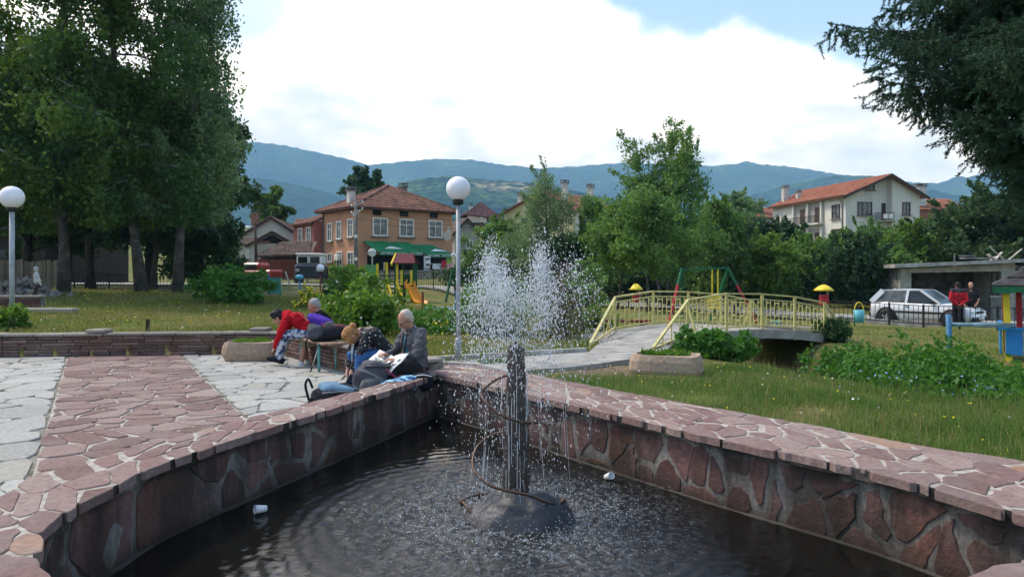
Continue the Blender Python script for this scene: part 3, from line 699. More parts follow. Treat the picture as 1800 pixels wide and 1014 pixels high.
def tree(name, label, cat, x, y, h, r0, crown_z, rad, nl, leaves, lsize, leafm, barkm, group=None, weep=0.0, lean=(0, 0), shape=1.0, stems=1, limb_up=.5, spread=.24, strand=0.0, spires=0, z=None, aspect=1.6, top=.12, seed=0, zmin=.15):
    """trunk with limbs; leaves cluster round the twigs. rad: crown radius, shape: >1 slimmer top"""
    rng = random.Random(seed*77+3); nr = np.random.default_rng(seed+5)
    z0 = gz(x, y) if z is None else z; root = thing(name, label, cat, (x, y, z0), 0, group)
    tb = MB(); tips = []
    for st in range(stems):
        off = Vector((rng.uniform(-.25, .25), rng.uniform(-.25, .25), 0))*(stems > 1); ln = Vector((lean[0]+(rng.uniform(-.16, .16) if stems > 1 else 0), lean[1]+(rng.uniform(-.1, .1) if stems > 1 else 0), 1))
        hh = h*(1 if st == 0 else rng.uniform(.7, .95)); n = 9
        pts = [off+Vector((0, 0, -.15))]; d = ln.normalized()
        for i in range(n):
            d = (d+Vector((rng.gauss(0, .045), rng.gauss(0, .045), .05))).normalized(); pts.append(pts[-1]+d*(hh/n))
        rr = [r0*(1.35 if i == 0 else 1)*(1-.93*i/n)*(1 if stems == 1 else .7) for i in range(n+1)]
        tb.tube(pts, rr, 9)
        def along(t):
            f = t*n; i = min(n-1, int(f)); return pts[i].lerp(pts[i+1], f-i), rr[i]+(rr[i+1]-rr[i])*(f-i)
        k = max(3, nl//stems)
        for i in range(k):
            t = crown_z/h+(1-crown_z/h-.02)*((i+rng.random())/k); p, br = along(min(.99, t)); u = (t-crown_z/h)/(1-crown_z/h)
            prof = (math.sin(PI*(min(1, .18+.82*u**.85)))**.7 if shape <= 1 else (1-u)**(1/shape)*min(1, .45+u*2.2))+top
            a = i*2.39996+rng.uniform(-.5, .5); L = rad*prof*rng.uniform(.62, 1.08)
            dd = Vector((math.cos(a), math.sin(a), limb_up*(1.1-u*.3)))
            lp = wander(p, dd, L, 6, .11, .05+weep*.12, rng); tb.tube(lp, [max(.006, br*.42*(1-.85*j/6)) for j in range(7)], 5)
            tips.append((lp, L))
            for q in range(rng.randint(3, 5)):
                j = rng.randint(2, 6); sp_ = wander(lp[j], Vector((rng.gauss(0, 1), rng.gauss(0, 1), rng.gauss(.15, .45)-weep*.6)), L*rng.uniform(.25, .5), 4, .18, .06+weep*.22, rng)
                tb.tube(sp_, [max(.004, br*.14*(1-.8*m_/4)) for m_ in range(5)], 4, cap=False); tips.append((sp_, L*.5))
        tips.append((pts[-4:], h*.12))
    limb_tips = [lp for lp, L in tips]; n_main = len(tips)
    for q in range(spires):
        lp = rng.choice(limb_tips); b0 = lp[-1]; dv = Vector((b0.x*.35+rng.gauss(0, .35), b0.y*.35+rng.gauss(0, .35), 1.0)) if weep < .5 else Vector((b0.x+rng.gauss(0, .4), b0.y+rng.gauss(0, .4), .5))
        sp_ = wander(b0, dv, rng.uniform(.5, 1.25), 5, .10, -.02, rng); tb.tube(sp_, [.009*(1-.17*m_) for m_ in range(6)], 4, cap=False); tips.append((sp_, .55))
    tb.build('trunk', barkm, root)
    wts = np.array([t[1]+.15 for t in tips]); cnt = (wts/wts.sum()*leaves).astype(int)+1; C = []
    for ti, ((lp, L), c) in enumerate(zip(tips, cnt)):
        spread_ = spread if ti < n_main else .075; strand_ = strand if ti < n_main else strand*.3
        A = np.array([tuple(v) for v in lp]); k = len(A)
        t = nr.beta(1.7, 1.1, c)*(k-1); i = np.minimum(k-2, t.astype(int)); f = (t-i)[:, None]; P = A[i]*(1-f)+A[i+1]*f
        # leaves in small sprays
        ncl = max(1, c//9); cl = nr.integers(0, ncl, c); cen = nr.normal(0, spread_, (ncl, 3))*np.array((1, 1, .8)); P[:] = P[:]*.55+P[nr.integers(0, c, ncl)][cl]*.45
        P = P+cen[cl]+nr.normal(0, spread_*.36, (c, 3))
        if strand_:
            sl_ = nr.random(c)**1.2*strand_*nr.uniform(.4, 1.2, ncl)[cl]; P[:, 2] -= sl_; P[:, :2] -= nr.normal(0, spread*.3, (c, 2))*(sl_/strand_)[:, None]*.4
        P = P[P[:, 2] > zmin+.35*nr.random(len(P))]; C.append(P)
    C = np.concatenate(C); leaf_mesh('crown', C, lsize, leafm, root, droop=.35+weep*.6, aspect=aspect)
    return root
LM_BIRCH = leafmat('birch leaf', (0.030, 0.073, 0.023), (0.081, 0.168, 0.043), .5, .38)
LM_BIRCHY = leafmat('sunny birch leaf', (0.050, 0.102, 0.022), (0.128, 0.218, 0.044), .5, .42)
LM_DARK = leafmat('dark broad leaf', (0.023, 0.059, 0.023), (0.059, 0.123, 0.043), .6, .28)
LM_MID = leafmat('mid green leaf', (0.066, 0.146, 0.037), (0.178, 0.312, 0.073), .6, .38)
LM_GREY = leafmat('grey green birch leaf', (0.097, 0.167, 0.078), (0.215, 0.323, 0.137), .7, .38)
LM_LIGHT = leafmat('bright willow leaf', (0.079, 0.157, 0.029), (0.172, 0.286, 0.051), .8, .42)
LM_ASH = leafmat('ash leaf', (.030, .070, .024), (.075, .140, .045), .7, .36)
LM_PURP = leafmat('purple leaf', (.026, .020, .014), (.060, .036, .024), 1.5, .25)
LM_BUSH = leafmat('bright bush leaf', (0.057, 0.138, 0.021), (0.144, 0.270, 0.040), 2.5, .40)
LM_WEED = leafmat('lush weed leaf', (0.040, 0.127, 0.022), (0.097, 0.247, 0.040), 2.0, .38)
BK_BIRCH = None
def birchbark():
    m = bpy.data.materials.new('birch bark'); m.use_nodes = True; nt = m.node_tree; p = nt.nodes['Principled BSDF']; tc = nn(nt, 'ShaderNodeTexCoord')
    mp = nn(nt, 'ShaderNodeMapping'); mp.inputs['Scale'].default_value = (2.2, 2.2, 2.6); lk(nt, tc.outputs['Object'], mp.inputs[0])
    n = nn(nt, 'ShaderNodeTexNoise', Scale=1.6, Detail=6, Roughness=.7); lk(nt, mp.outputs[0], n.inputs[0])
    g = nn(nt, 'ShaderNodeSeparateXYZ'); lk(nt, tc.outputs['Object'], g.inputs[0]); pale = ramp(nt, n.outputs[0], [(.40, (.03, .027, .024)), (.52, (.12, .11, .10)), (.62, (.34, .32, .29)), (.8, (.44, .42, .39))]); dark = ramp(nt, n.outputs[0], [(.35, (.025, .021, .018)), (.60, (.085, .075, .065)), (.72, (.24, .225, .20))])
    c = mixc(nt, ramp_f(nt, g.outputs[2], 1.2, 5.0), dark, pale); lk(nt, c, p.inputs['Base Color']); p.inputs['Roughness'].default_value = .85
    return m
BK_BIRCH = birchbark(); BK_DARK = M('dark furrowed bark', (.05, .04, .033), .95, .45, 9, bump=.8, stretch=(1, 1, .25)); BK_GREY = M('grey bark', (.16, .145, .125), .9, .35, 8, bump=.6, stretch=(1, 1, .3))

def P(px, d): return (px-900)/F*d
# tall birches on the left lawn
BG = 'tall trees on the far side of the lawn'
tree('birch_tree', 'tall old birch whose leaning trunk stands clear on the lawn', 'birch tree', P(250, 27), 27, 17, .19, 2.6, 3.7, 38, 40000, .095, LM_BIRCH, BK_BIRCH, BG, weep=.7, strand=1.4, lean=(-.04, 0), seed=1, zmin=2.3, spread=.17)
tree('birch_tree', 'tall birch with pale mottled bark nearest the old white house', 'birch tree', P(312, 27.6), 27.6, 17.5, .17, 2.5, 2.1, 38, 36000, .09, LM_GREY, BK_BIRCH, BG, weep=.85, strand=1.6, seed=2, shape=1.5, zmin=2.5, spread=.2, spires=24)
tree('birch_tree', 'broad yellowish green birch behind the rubble heap', 'birch tree', P(112, 26), 26, 14.5, .19, 2.4, 3.7, 36, 38000, .10, LM_BIRCHY, BK_BIRCH, BG, weep=.45, strand=.9, seed=3, zmin=2.2, spread=.17)
tree('birch_tree', 'tall birch rising behind the globe lamp by the plank fence', 'birch tree', P(-30, 25), 25, 10.2, .2, 2.0, 3.0, 28, 22000, .10, LM_BIRCH, BK_BIRCH, BG, weep=.5, strand=.8, seed=4, zmin=2.0, spread=.17)
tree('lime_tree', 'dense dark green tree with low branches right of the birches', 'tree', P(352, 34), 34, 9.8, .22, .6, 2.3, 38, 40000, .13, LM_DARK, BK_DARK, BG, seed=5, strand=.5, spires=14)
tree('lime_tree', 'dark bushy tree behind the two birch trunks', 'tree', P(262, 39), 39, 10.5, .25, 1.7, 4.6, 40, 26000, .24, LM_DARK, BK_DARK, BG, seed=6)
tree('lime_tree', 'dark shady tree overhanging the plank fence', 'tree', P(45, 36), 36, 11, .25, 1.6, 5.2, 40, 26000, .24, LM_DARK, BK_DARK, BG, seed=7)
tree('lime_tree', 'thin dark tree beside the picket fence gate', 'tree', P(268, 31), 31, 7, .13, 2.2, 1.7, 16, 7000, .19, LM_DARK, BK_DARK, BG, seed=8)
tree('lime_tree', 'dark tree between the birch trunks and the street', 'tree', P(160, 33), 33, 10, .2, 2.6, 3.2, 30, 22000, .15, LM_DARK, BK_DARK, BG, seed=9, strand=.6)
# behind the houses
TG = 'trees rising behind the house roofs'
tree('poplar_tree', 'broad poplar crown behind the orange house roof', 'poplar tree', P(643, 86), 86, 11.0, .3, 3, 2.3, 26, 7000, .36, LM_DARK, BK_GREY, TG, shape=1, seed=10, limb_up=1.3)
tree('poplar_tree', 'narrow poplar crown beside the broad one behind the roof', 'poplar tree', P(676, 88), 88, 11.2, .25, 3, 1.0, 22, 3000, .34, LM_DARK, BK_GREY, TG, shape=1, seed=11, limb_up=1.6)
tree('walnut_tree', 'yellowish tree behind the old white house gable', 'tree', P(470, 92), 92, 10.2, .3, 3, 2.3, 20, 5000, .45, LM_BIRCHY, BK_GREY, TG, seed=12)
# birches and thicket in the middle
MG = 'young birches and thicket round the playground'
tree('birch_tree', 'weeping birch in front of the yellow house', 'birch tree', P(965, 45), 45, 8.2, .13, 1.0, 2.5, 34, 20000, .085, LM_GREY, BK_BIRCH, MG, weep=.8, strand=1.0, seed=13, shape=1.0, spread=.2, spires=30)
tree('birch_tree', 'large pointed birch with several stems behind the footbridge', 'birch tree', P(1172, 38), 38, 10.2, .13, 1.2, 3.4, 54, 34000, .085, LM_MID, BK_BIRCH, MG, weep=.2, strand=.35, stems=3, seed=14, shape=1.25, limb_up=1.5, spread=.2, spires=60)
tree('birch_tree', 'pale trunked birch standing behind the yellow footbridge railing', 'birch tree', P(1140, 31), 31, 5.2, .085, 1.9, 1.5, 20, 13000, .09, LM_MID, BK_BIRCH, MG, weep=.4, seed=15)
tree('birch_tree', 'slim birch by the ruffled yellow umbrella', 'birch tree', P(1086, 33), 33, 5.0, .07, 1.9, 1.4, 20, 12000, .09, LM_MID, BK_BIRCH, MG, weep=.4, seed=16, lean=(.05, 0))
tree('young_tree', 'bright green tree beside the weeping birch', 'tree', P(880, 50), 50, 4.6, .1, .4, 2.3, 24, 17000, .12, LM_MID, BK_GREY, MG, seed=17, spires=30)
tree('young_tree', 'leafy tree between the weeping birch and the large birch', 'tree', P(1050, 43), 43, 6.0, .1, .6, 1.7, 26, 17000, .11, LM_MID, BK_GREY, MG, seed=18, spires=30)
tree('young_tree', 'dark leafy tree under the weeping birch', 'tree', P(985, 42), 42, 3.6, .1, .3, 1.8, 20, 7000, .17, LM_DARK, BK_GREY, MG, seed=19)
HG = 'overgrown young trees below the white house'
hedge = [(1262, 41, 5.5, 1.7, LM_MID, 'mid green tree just behind the swing frame'), (1312, 47, 6.6, 1.9, LM_GREY, 'greyish tree left of the white house balcony'), (1372, 46, 4.8, 1.9, LM_DARK, 'dark shrubby tree under the white house balconies'), (1345, 41, 3.6, 1.7, LM_LIGHT, 'low bright tree behind the swing frame leg'), (1425, 44, 3.5, 1.8, LM_MID, 'low leafy tree behind the yellow mushroom umbrella'), (1478, 46, 3.7, 1.8, LM_LIGHT, 'fresh green tree below the white house corner pipe'), (1535, 47, 4.7, 2.0, LM_MID, 'rounded tree against the white house gable'), (1592, 46, 5.0, 1.9, LM_LIGHT, 'light green tree rising above the car roof'), (1645, 48, 5.2, 2.0, LM_MID, 'leafy tree at the right end of the white gable'), (1500, 40, 3.4, 1.6, LM_DARK, 'dark low shrubby tree behind the turquoise bin'), (1568, 42, 3.2, 1.6, LM_MID, 'low shrubby tree left of the concrete garage'), (1215, 44, 4.4, 1.7, LM_DARK, 'dark tree filling the gap beside the large birch'), (1655, 46, 4.0, 1.8, LM_LIGHT, 'bright shrubby tree above the garage roof')]
for i, (px, d, h, r, lm, lab) in enumerate(hedge):
    tree('young_tree', lab, 'tree', P(px, d), d, h, .1, .25, r, 26, 15000, .125, lm, BK_GREY, HG, seed=30+i, limb_up=.9, spires=38)
tree('ash_tree', 'large dark rounded tree above the garage end', 'tree', P(1775, 44), 44, 6.6, .25, .8, 4.2, 36, 36000, .14, LM_ASH, BK_DARK, HG, seed=50, spires=60)
tree('ash_tree', 'dark tree further behind the garage', 'tree', P(1860, 40), 40, 6.8, .25, 1, 4.0, 30, 20000, .16, LM_ASH, BK_DARK, HG, seed=51, spires=40)
# low screen of thicket that closes the view behind everything
def thicket(name, label, pts, n, lsize, m, hmax):
    C = []; L = np.array(pts, float); s = np.r_[0, np.cumsum(np.hypot(*np.diff(L, axis=0).T))]
    t = RNG.random(n)*s[-1]; x = np.interp(t, s, L[:, 0])+RNG.normal(0, .7, n); y = np.interp(t, s, L[:, 1])+RNG.normal(0, .7, n)
    hh = np.array([.55+.45*noise.noise(Vector((a*.45, b*.45, 2))) for a, b in zip(x, y)])*hmax
    z = ground(x, y)+RNG.random(n)**.6*np.maximum(.3, hh); me = leaf_mesh(name, np.stack([x, y, z], -1), lsize, m, None, kind='stuff'); tag(me, label, 'thicket', None, 'stuff'); return me
thicket('thicket', 'tangled undergrowth below the young trees', [(P(1010, 47), 47), (P(1200, 46), 46), (P(1400, 44), 44), (P(1570, 45), 45)], 15000, .2, LM_DARK, 2.4)
thicket('undergrowth', 'low scrub along the street behind the fountain spray', [(P(800, 52), 52), (P(900, 50), 50), (P(1020, 47), 47)], 7000, .2, LM_DARK, 2.2)

# shrubs
def shrub(name, label, cat, x, y, r, h, n, lsize, m, group=None, flowers=None, nf=0, fs=.05, z=None, seed=0, stemm=None):
    nr = np.random.default_rng(seed+900); z0 = gz(x, y) if z is None else z; root = thing(name, label, cat, (x, y, z0), 0, group)
    st = MB(); rr = random.Random(seed); ends = []
    for i in range(14):
        a = rr.uniform(0, 2*PI); q = wander((rr.uniform(-.1, .1), rr.uniform(-.1, .1), -.05), (math.cos(a)*r/h*.9, math.sin(a)*r/h*.9, 1), math.hypot(r*.85, h*.85)*rr.uniform(.6, 1), 6, .14, .03, rr); st.tube(q, [.014*(1-.12*j) for j in range(7)], 5, cap=False); ends.append(np.array([tuple(v) for v in q]))
    st.build('stem', stemm or BK_GREY, root)
    ncl = max(20, n//26); E = [e[nr.integers(2, 7)] for e in [ends[k] for k in nr.integers(0, len(ends), ncl)]]; cen = np.array(E)+nr.normal(0, 1, (ncl, 3))*np.array((r*.34, r*.34, h*.16)); cl = nr.integers(0, ncl, n)
    C = cen[cl]+nr.normal(0, 1, (n, 3))*np.array((r*.11, r*.11, h*.07)); C[:, 2] = np.abs(C[:, 2])+.02
    leaf_mesh('crown', C, lsize, m, root, droop=.1, aspect=1.5)
    if flowers:
        k = nr.integers(0, n, nf); Q = C[k]+nr.normal(0, .03, (nf, 3)); Q[:, 2] += .04; Q += (Q*np.array((1, 1, 0)))*.12; leaf_mesh('blossom', Q, fs, flowers, root, aspect=1.0, flat=.4)
    return root
FL_W = M('white blossom', (.78, .78, .72), .7, .1); FL_Y = M('yellow blossom', (.72, .58, .03), .7, .15); FL_B = M('blue chicory blossom', (.30, .36, .72), .7, .15)
shrub('elder_bush', 'big bright green bush with white blossom behind the hikers', 'bush', P(634, 14.2), 14.2, .62, 1.12, 6500, .07, LM_BUSH, flowers=FL_W, nf=90, fs=.05, seed=1)
shrub('bush', 'round green bush on the lawn beyond the stone planter', 'bush', P(412, 24), 24, .85, 1.12, 4200, .10, LM_WEED, seed=2)
shrub('bush', 'low bright bush at the foot of the globe lamp on the lawn', 'bush', P(8, 15.2), 15.2, .42, .5, 1800, .06, LM_BUSH, seed=3)
shrub('bush', 'blue green shrub seen through the falling spray', 'bush', P(856, 15.5), 15.5, .62, 1.35, 4200, .07, LM_WEED, seed=4)
shrub('weed_clump', 'bright green clump at the pool edge behind the fountain', 'weeds', P(868, 10.4), 10.4, .17, .2, 700, .035, LM_BUSH, seed=5)
shrub('forsythia', 'small yellow flowering shrub on the lawn beyond the bench', 'shrub', P(541, 22), 22, .22, .72, 900, .05, LM_BUSH, flowers=FL_Y, nf=420, fs=.07, seed=6)
shrub('forsythia', 'yellow flowering shrub half hidden by the big bush', 'shrub', P(588, 19), 19, .2, .7, 700, .05, LM_BUSH, flowers=FL_Y, nf=260, fs=.06, seed=7)
shrub('forsythia', 'tiny yellow tuft behind the man with the newspaper', 'shrub', P(776, 15), 15, .13, .3, 300, .04, LM_BUSH, flowers=FL_Y, nf=160, fs=.04, seed=8)
shrub('twiggy_shrub', 'tall sparse brownish shrub right of the fountain spray', 'shrub', P(995, 15.2), 15.2, .5, 1.35, 1900, .05, leafmat('brownish leaf', (.08, .075, .03), (.16, .15, .06), 2, .3), seed=9)
shrub('bush', 'leafy green bush by the foot of the bridge stair rail', 'bush', P(1050, 17.5), 17.5, .45, .7, 2200, .065, LM_BUSH, seed=10)
shrub('bush', 'low green bush at the lawn end behind the grey jacket', 'bush', P(760, 15.5), 15.5, .9, .55, 3200, .06, LM_WEED, seed=11)
shrub('bush', 'bright bush beside the orange slide', 'bush', P(618, 27), 27, .8, 1.1, 2600, .1, LM_BUSH, seed=12)
shrub('bush', 'small dark bush beneath the small globe lamp', 'bush', P(578, 25), 25, .25, .75, 900, .07, LM_DARK, seed=13)
shrub('bush', 'green shrub between the street fence and the orange house', 'bush', P(607, 50), 50, 1.2, 1.5, 2600, .16, LM_BUSH, seed=14)
tree('plum_tree', 'small round purple leaved tree behind the spray', 'tree', P(990, 22), 22, 1.75, .05, .55, .62, 16, 3200, .075, LM_PURP, BK_DARK, seed=60, spread=.12)
tree('sapling', 'young staked tree left of the bridge stair rail', 'tree', P(1036, 18.5), 18.5, 1.9, .035, .75, .55, 10, 1300, .07, LM_MID, BK_DARK, seed=61, spread=.12)
# lush weeds rooted in the ditch: separate clumps
WG = 'weed clumps growing in the ditch'
weeds = [(1292, 12.2, .26, 645, 'rounded dark green weed clump at the near end of the bridge arch'), (1240, 12.3, .28, 622, 'yellow flecked weeds left of the bridge arch clump'), (1498, 12.6, .50, 634, 'tall green weed clump at the right side of the bridge arch'), (1530, 12.1, .72, 630, 'second weed clump right of the bridge arch'), (1592, 11.6, .72, 640, 'broad bright weed clump in the ditch before the dry bank'), (1650, 11.0, .70, 645, 'wide weed clump in the ditch below the blue post'), (1715, 10.6, .68, 650, 'bushy weed clump right of the blue post'), (1785, 10.2, .66, 662, 'weed clump by the concrete edge at the ditch end'), (1560, 10.7, .60, 668, 'low weed clump on the near ditch slope'), (1640, 10.1, .58, 676, 'low weed clump between the ditch and the blue flowers'), (1715, 9.5, .55, 690, 'low weed clump among the blue flowers'), (1795, 9.0, .55, 702, 'weed clump at the right end of the blue flowers'), (1458, 16.6, .26, 602, 'dark ivy clump under the far end of the bridge')]
for i, (px, d, r, yt, lab) in enumerate(weeds):
    x = P(px, d); h = max(.4, CH-(yt-HZ)/F*d-gz(x, d))
    shrub('weed_clump', lab, 'weeds', x, d, r*1.1, h*(1.25 if i > 1 else .95), 7000, .055, LM_WEED if i not in (12,) else LM_DARK, WG, flowers=FL_Y if i == 1 else None, nf=24, fs=.035, seed=100+i)

# spruce: trunk stands just outside the view, boughs reach in
def spruce():
    x0, y0 = 8.3, 9.2; z0 = gz(x0, y0); root = thing('spruce_tree', 'big dark spruce whose drooping boughs reach in above the car', 'spruce tree', (x0, y0, z0))
    org = Vector((x0, y0, z0)); rr = random.Random(5); tb = MB(); tb.tube([(0, 0, -.2), (0, .02, 4), (.03, 0, 8), (0, 0, 12)], [.26, .2, .13, .03], 10); tb.build('trunk', BK_DARK, root)
    NV = []; bt = MB(); twigs = []
    boughs = [(1452, 66, 8.6, 5.6), (1550, 40, 8.8, 6.0), (1645, 8, 9.0, 6.6), (1530, 165, 8.2, 4.9), (1600, 120, 9.4, 5.4), (1640, 215, 8.3, 4.4), (1700, 95, 7.6, 5.2), (1690, 265, 8.8, 4.0), (1745, 200, 7.7, 4.6), (1745, 292, 8.4, 3.6), (1700, 30, 9.8, 6.4), (1780, 130, 9.9, 5.2), (1770, 60, 8.2, 5.9), (1775, 235, 9.6, 4.2), (1720, -40, 8.4, 7.2), (1660, 160, 9.9, 5.0), (1800, 220, 8.9, 4.4)]
    boughs = boughs+[(px+rr.uniform(5, 70), py+rr.uniform(-35, 30), d+rr.uniform(-.7, .8), zt+rr.uniform(-.3, .5)) for (px, py, d, zt) in boughs for _ in range(3)]+[(rr.uniform(1680, 1830), rr.uniform(30, 190), rr.uniform(7.6, 10), rr.uniform(5, 7)) for _ in range(14)]
    for (px, py, d, zt) in boughs:
        tip = W(px, py, d=d)-org; st = Vector((0, 0, max(tip.z+.55, zt-z0-.4))); mid = st.lerp(tip, .5)+Vector((0, 0, .05)); L = (tip-st).length
        pts = []
        for i in range(25):
            t = i/24; p = st*(1-t)**2+mid*2*t*(1-t)+tip*t*t; p += Vector((rr.gauss(0, .012), rr.gauss(0, .012), -.30*math.sin(PI*t)+.16*t**3)); pts.append(p)
        bt.tube(pts, [.018*(1-t/26)+.003 for t in range(25)], 6)
        ax = (tip-st).normalized(); sidev = ax.cross(Vector((0, 0, 1))).normalized(); n = int(L/.05)
        for k in range(n):
            t = .12+.88*(k+rr.random())/n; f = t*24; i = min(23, int(f)); p = pts[i].lerp(pts[i+1], f-i); s = 1 if k % 2 else -1
            ln = (.56*(1-t)**.8+.24)*rr.uniform(.55, 1.15); mode = rr.random()
            dirv = ax*rr.uniform(.35, .9)+sidev*s*rr.uniform(.4, 1)+Vector((0, 0, rr.uniform(-.45, .12))) if mode < .62 else ax*.25+sidev*s*rr.uniform(0, .5)+Vector((0, 0, -1))
            tw = wander(p, dirv, ln, 4, .09, .05, rr); twigs.append(tw)
            if ln > .3:
                for q in range(int(ln/.06)):
                    j = rr.randint(1, 4); dv = (tw[j]-tw[j-1]).normalized(); pp = tw[j-1].lerp(tw[j], rr.random()); sd2 = dv.cross(Vector((rr.gauss(0, 1), rr.gauss(0, 1), rr.gauss(0, 1)))).normalized()
                    twigs.append(wander(pp, dv*.8+sd2*.7+Vector((0, 0, -.25)), rr.uniform(.10, .22), 2, .10, -.06, rr))
        twigs.append(pts[-4:])
    V = []; nr = np.random.default_rng(3)
    for tw in twigs:
        A = np.array([tuple(v) for v in tw]); k = len(A)-1; L = np.linalg.norm(np.diff(A, axis=0), axis=1).sum(); c = int(L*260)+6
        t = nr.random(c)*k; i = np.minimum(k-1, t.astype(int)); f = (t-i)[:, None]; Pp = A[i]*(1-f)+A[i+1]*f; D = A[i+1]-A[i]; D /= np.linalg.norm(D, axis=1)[:, None]+1e-9
        r = nr.normal(size=(c, 3)); r -= (r*D).sum(1)[:, None]*D; r /= np.linalg.norm(r, axis=1)[:, None]; nd = D*.75+r*.8; nd /= np.linalg.norm(nd, axis=1)[:, None]
        w = np.cross(nd, nr.normal(size=(c, 3))); w /= np.linalg.norm(w, axis=1)[:, None]+1e-9
        ll = nr.uniform(.026, .046, c)[:, None]; V.append(np.stack([Pp-w*.0055, Pp+w*.0055, Pp+nd*ll], 1).reshape(-1, 3))
    V = np.concatenate(V); me = np_mesh('needles', V, None, np.arange(len(V)).reshape(-1, 3))
    link('crown', me, leafmat('spruce needle', (.018, .050, .032), (.055, .115, .052), 3.0, .18, .5), root)
    bt.build('bough', M('spruce twig bark', (.07, .055, .045), .9, .3, 20), root)
    print('spruce needles', len(V)//3)
spruce()

# grass: blades as real triangles
def grass_patch(name, label, X, Y, h, w, m, lean=.5, hvar=.5):
    n = len(X); Z = ground(X, Y)-.01; a = RNG.random(n)*2*PI; hh = h*(1-hvar+2*hvar*RNG.random(n)); l = np.abs(RNG.normal(0, lean, n)); la = RNG.random(n)*2*PI
    dx, dy = np.cos(a)*w/2, np.sin(a)*w/2; ex, ey = np.cos(la)*l*hh, np.sin(la)*l*hh
    B0 = np.stack([X-dx, Y-dy, Z], -1); B1 = np.stack([X+dx, Y+dy, Z], -1); M0 = np.stack([X-dx*.7+ex*.35, Y-dy*.7+ey*.35, Z+hh*.6], -1); M1 = np.stack([X+dx*.7+ex*.35, Y+dy*.7+ey*.35, Z+hh*.6], -1); Tp = np.stack([X+ex, Y+ey, Z+hh*np.maximum(.35, 1-l*.5)], -1)
    V = np.stack([B0, B1, M1, M0, Tp], 1).reshape(-1, 3); k = np.arange(n)*5
    q = np.stack([k, k+1, k+2, k+3], -1); t = np.stack([k+3, k+2, k+4], -1)
    o = link(name, np_mesh(name, V, q, t), m, None, 'stuff'); tag(o, label, 'grass'); return o
def grassmat(name, stops, scale=.5):
    m = bpy.data.materials.new(name); m.use_nodes = True; nt = m.node_tree; nt.nodes.clear(); o = nn(nt, 'ShaderNodeOutputMaterial'); g = nn(nt, 'ShaderNodeNewGeometry')
    n = nn(nt, 'ShaderNodeTexNoise', Scale=scale, Detail=4); lk(nt, g.outputs['Position'], n.inputs[0]); f = math_(nt, 'ADD', math_(nt, 'MULTIPLY', n.outputs[0], .75), math_(nt, 'MULTIPLY', g.outputs['Random Per Island'], .35))
    c = ramp(nt, f, stops); p = nn(nt, 'ShaderNodeBsdfPrincipled', Roughness=.6); p.inputs['Specular IOR Level'].default_value = .2; lk(nt, c, p.inputs['Base Color']); t = nn(nt, 'ShaderNodeBsdfTranslucent'); lk(nt, c, t.inputs[0])
    mx = nn(nt, 'ShaderNodeMixShader', Fac=.35); lk(nt, p.outputs[0], mx.inputs[1]); lk(nt, t.outputs[0], mx.inputs[2]); lk(nt, mx.outputs[0], o.inputs[0]); return m
GM_NEAR = grassmat('verge grass', [(.32, (.060, .150, .022)), (.52, (.115, .21, .034)), (.70, (.20, .23, .060)), (.86, (.34, .30, .14))], 1.1)
GM_LAWN = grassmat('meadow grass', [(.32, (.085, .155, .020)), (.5, (.165, .215, .034)), (.64, (.27, .24, .065)), (.82, (.36, .29, .12))], .35)
def scatter(poly, n, dens=None):
    A = np.array(poly); x0, y0 = A.min(0); x1, y1 = A.max(0); X = RNG.uniform(x0, x1, n*3); Y = RNG.uniform(y0, y1, n*3); k = inside(poly, X, Y)
    X, Y = X[k], Y[k]
    if dens is not None: q = RNG.random(len(X)) < dens(X, Y); X, Y = X[q], Y[q]
    return X[:n], Y[:n]
verge = [tuple(p) for p in OUT[10*SUB+SUB//2:17*SUB]]+[(4.8, 4.0), (7.5, 6.5), (6.2, 8.6), (5.2, 10.2), (4.6, 11.8), (3.4, 11.2), (2.2, 10.6)]
def vd(X, Y):
    bare = np.exp(-(pldist([(.7, 10.0), (1.9, 10.1)], X, Y)/.62)**4); return (1-bare*.97)*np.clip(.55+.8*np.array([noise.noise(Vector((x*1.3, y*1.3, 9))) for x, y in zip(X, Y)]), .12, 1)
X, Y = scatter(verge, 95000, vd); grass_patch('grass', 'unmown grass strip along the pool rim and ditch', X, Y, .10, .0055, GM_NEAR, .8, .7)
X, Y = scatter(verge, 2600, vd); grass_patch('tall_grass', 'taller dry grass stalks along the ditch edge', X, Y, .20, .005, grassmat('dry stalk', [(.3, (.16, .17, .06)), (.8, (.34, .29, .14))]), .35, .5)
lawn = [(-15.8, 13.6), (-9.4, 13.95), (-5.2, 14.4), (-4.1, 14.2), (-2.5, 11.9), (-1.3, 10.3), (-.2, 10.6), (1.2, 11.9), (1.0, 18), (0, 24), (-4, 30), (-10, 30), (-20, 29)]
X, Y = scatter(lawn, 90000, lambda X, Y: np.clip(15/Y, .2, 1)**1.2*np.clip(.6+.8*np.array([noise.noise(Vector((x*.8, y*.8, 4))) for x, y in zip(X, Y)]), .15, 1)); grass_patch('lawn_grass', 'rough meadow grass on the raised lawn', X, Y, .10, .013, GM_LAWN, .8, .6)
bank = [(6.6, 9.6), (9.2, 9), (14, 14), (17, 24), (8, 26), (3, 24), (2.6, 19), (7.4, 17.2), (7.2, 14), (6.5, 12)]
X, Y = scatter(bank, 42000, lambda X, Y: np.clip(11/Y, .15, 1)*np.clip(.6+.8*np.array([noise.noise(Vector((x*.8, y*.8, 4))) for x, y in zip(X, Y)]), .15, 1)); grass_patch('bank_grass', 'short grass on the bank beyond the ditch', X, Y, .07, .012, GM_LAWN, .8, .6)
mid = [(1.2, 11.9), (1.9, 12.6), (2.2, 15.2), (2.6, 18), (2, 27), (-3, 30), (0, 24), (1.0, 18)]
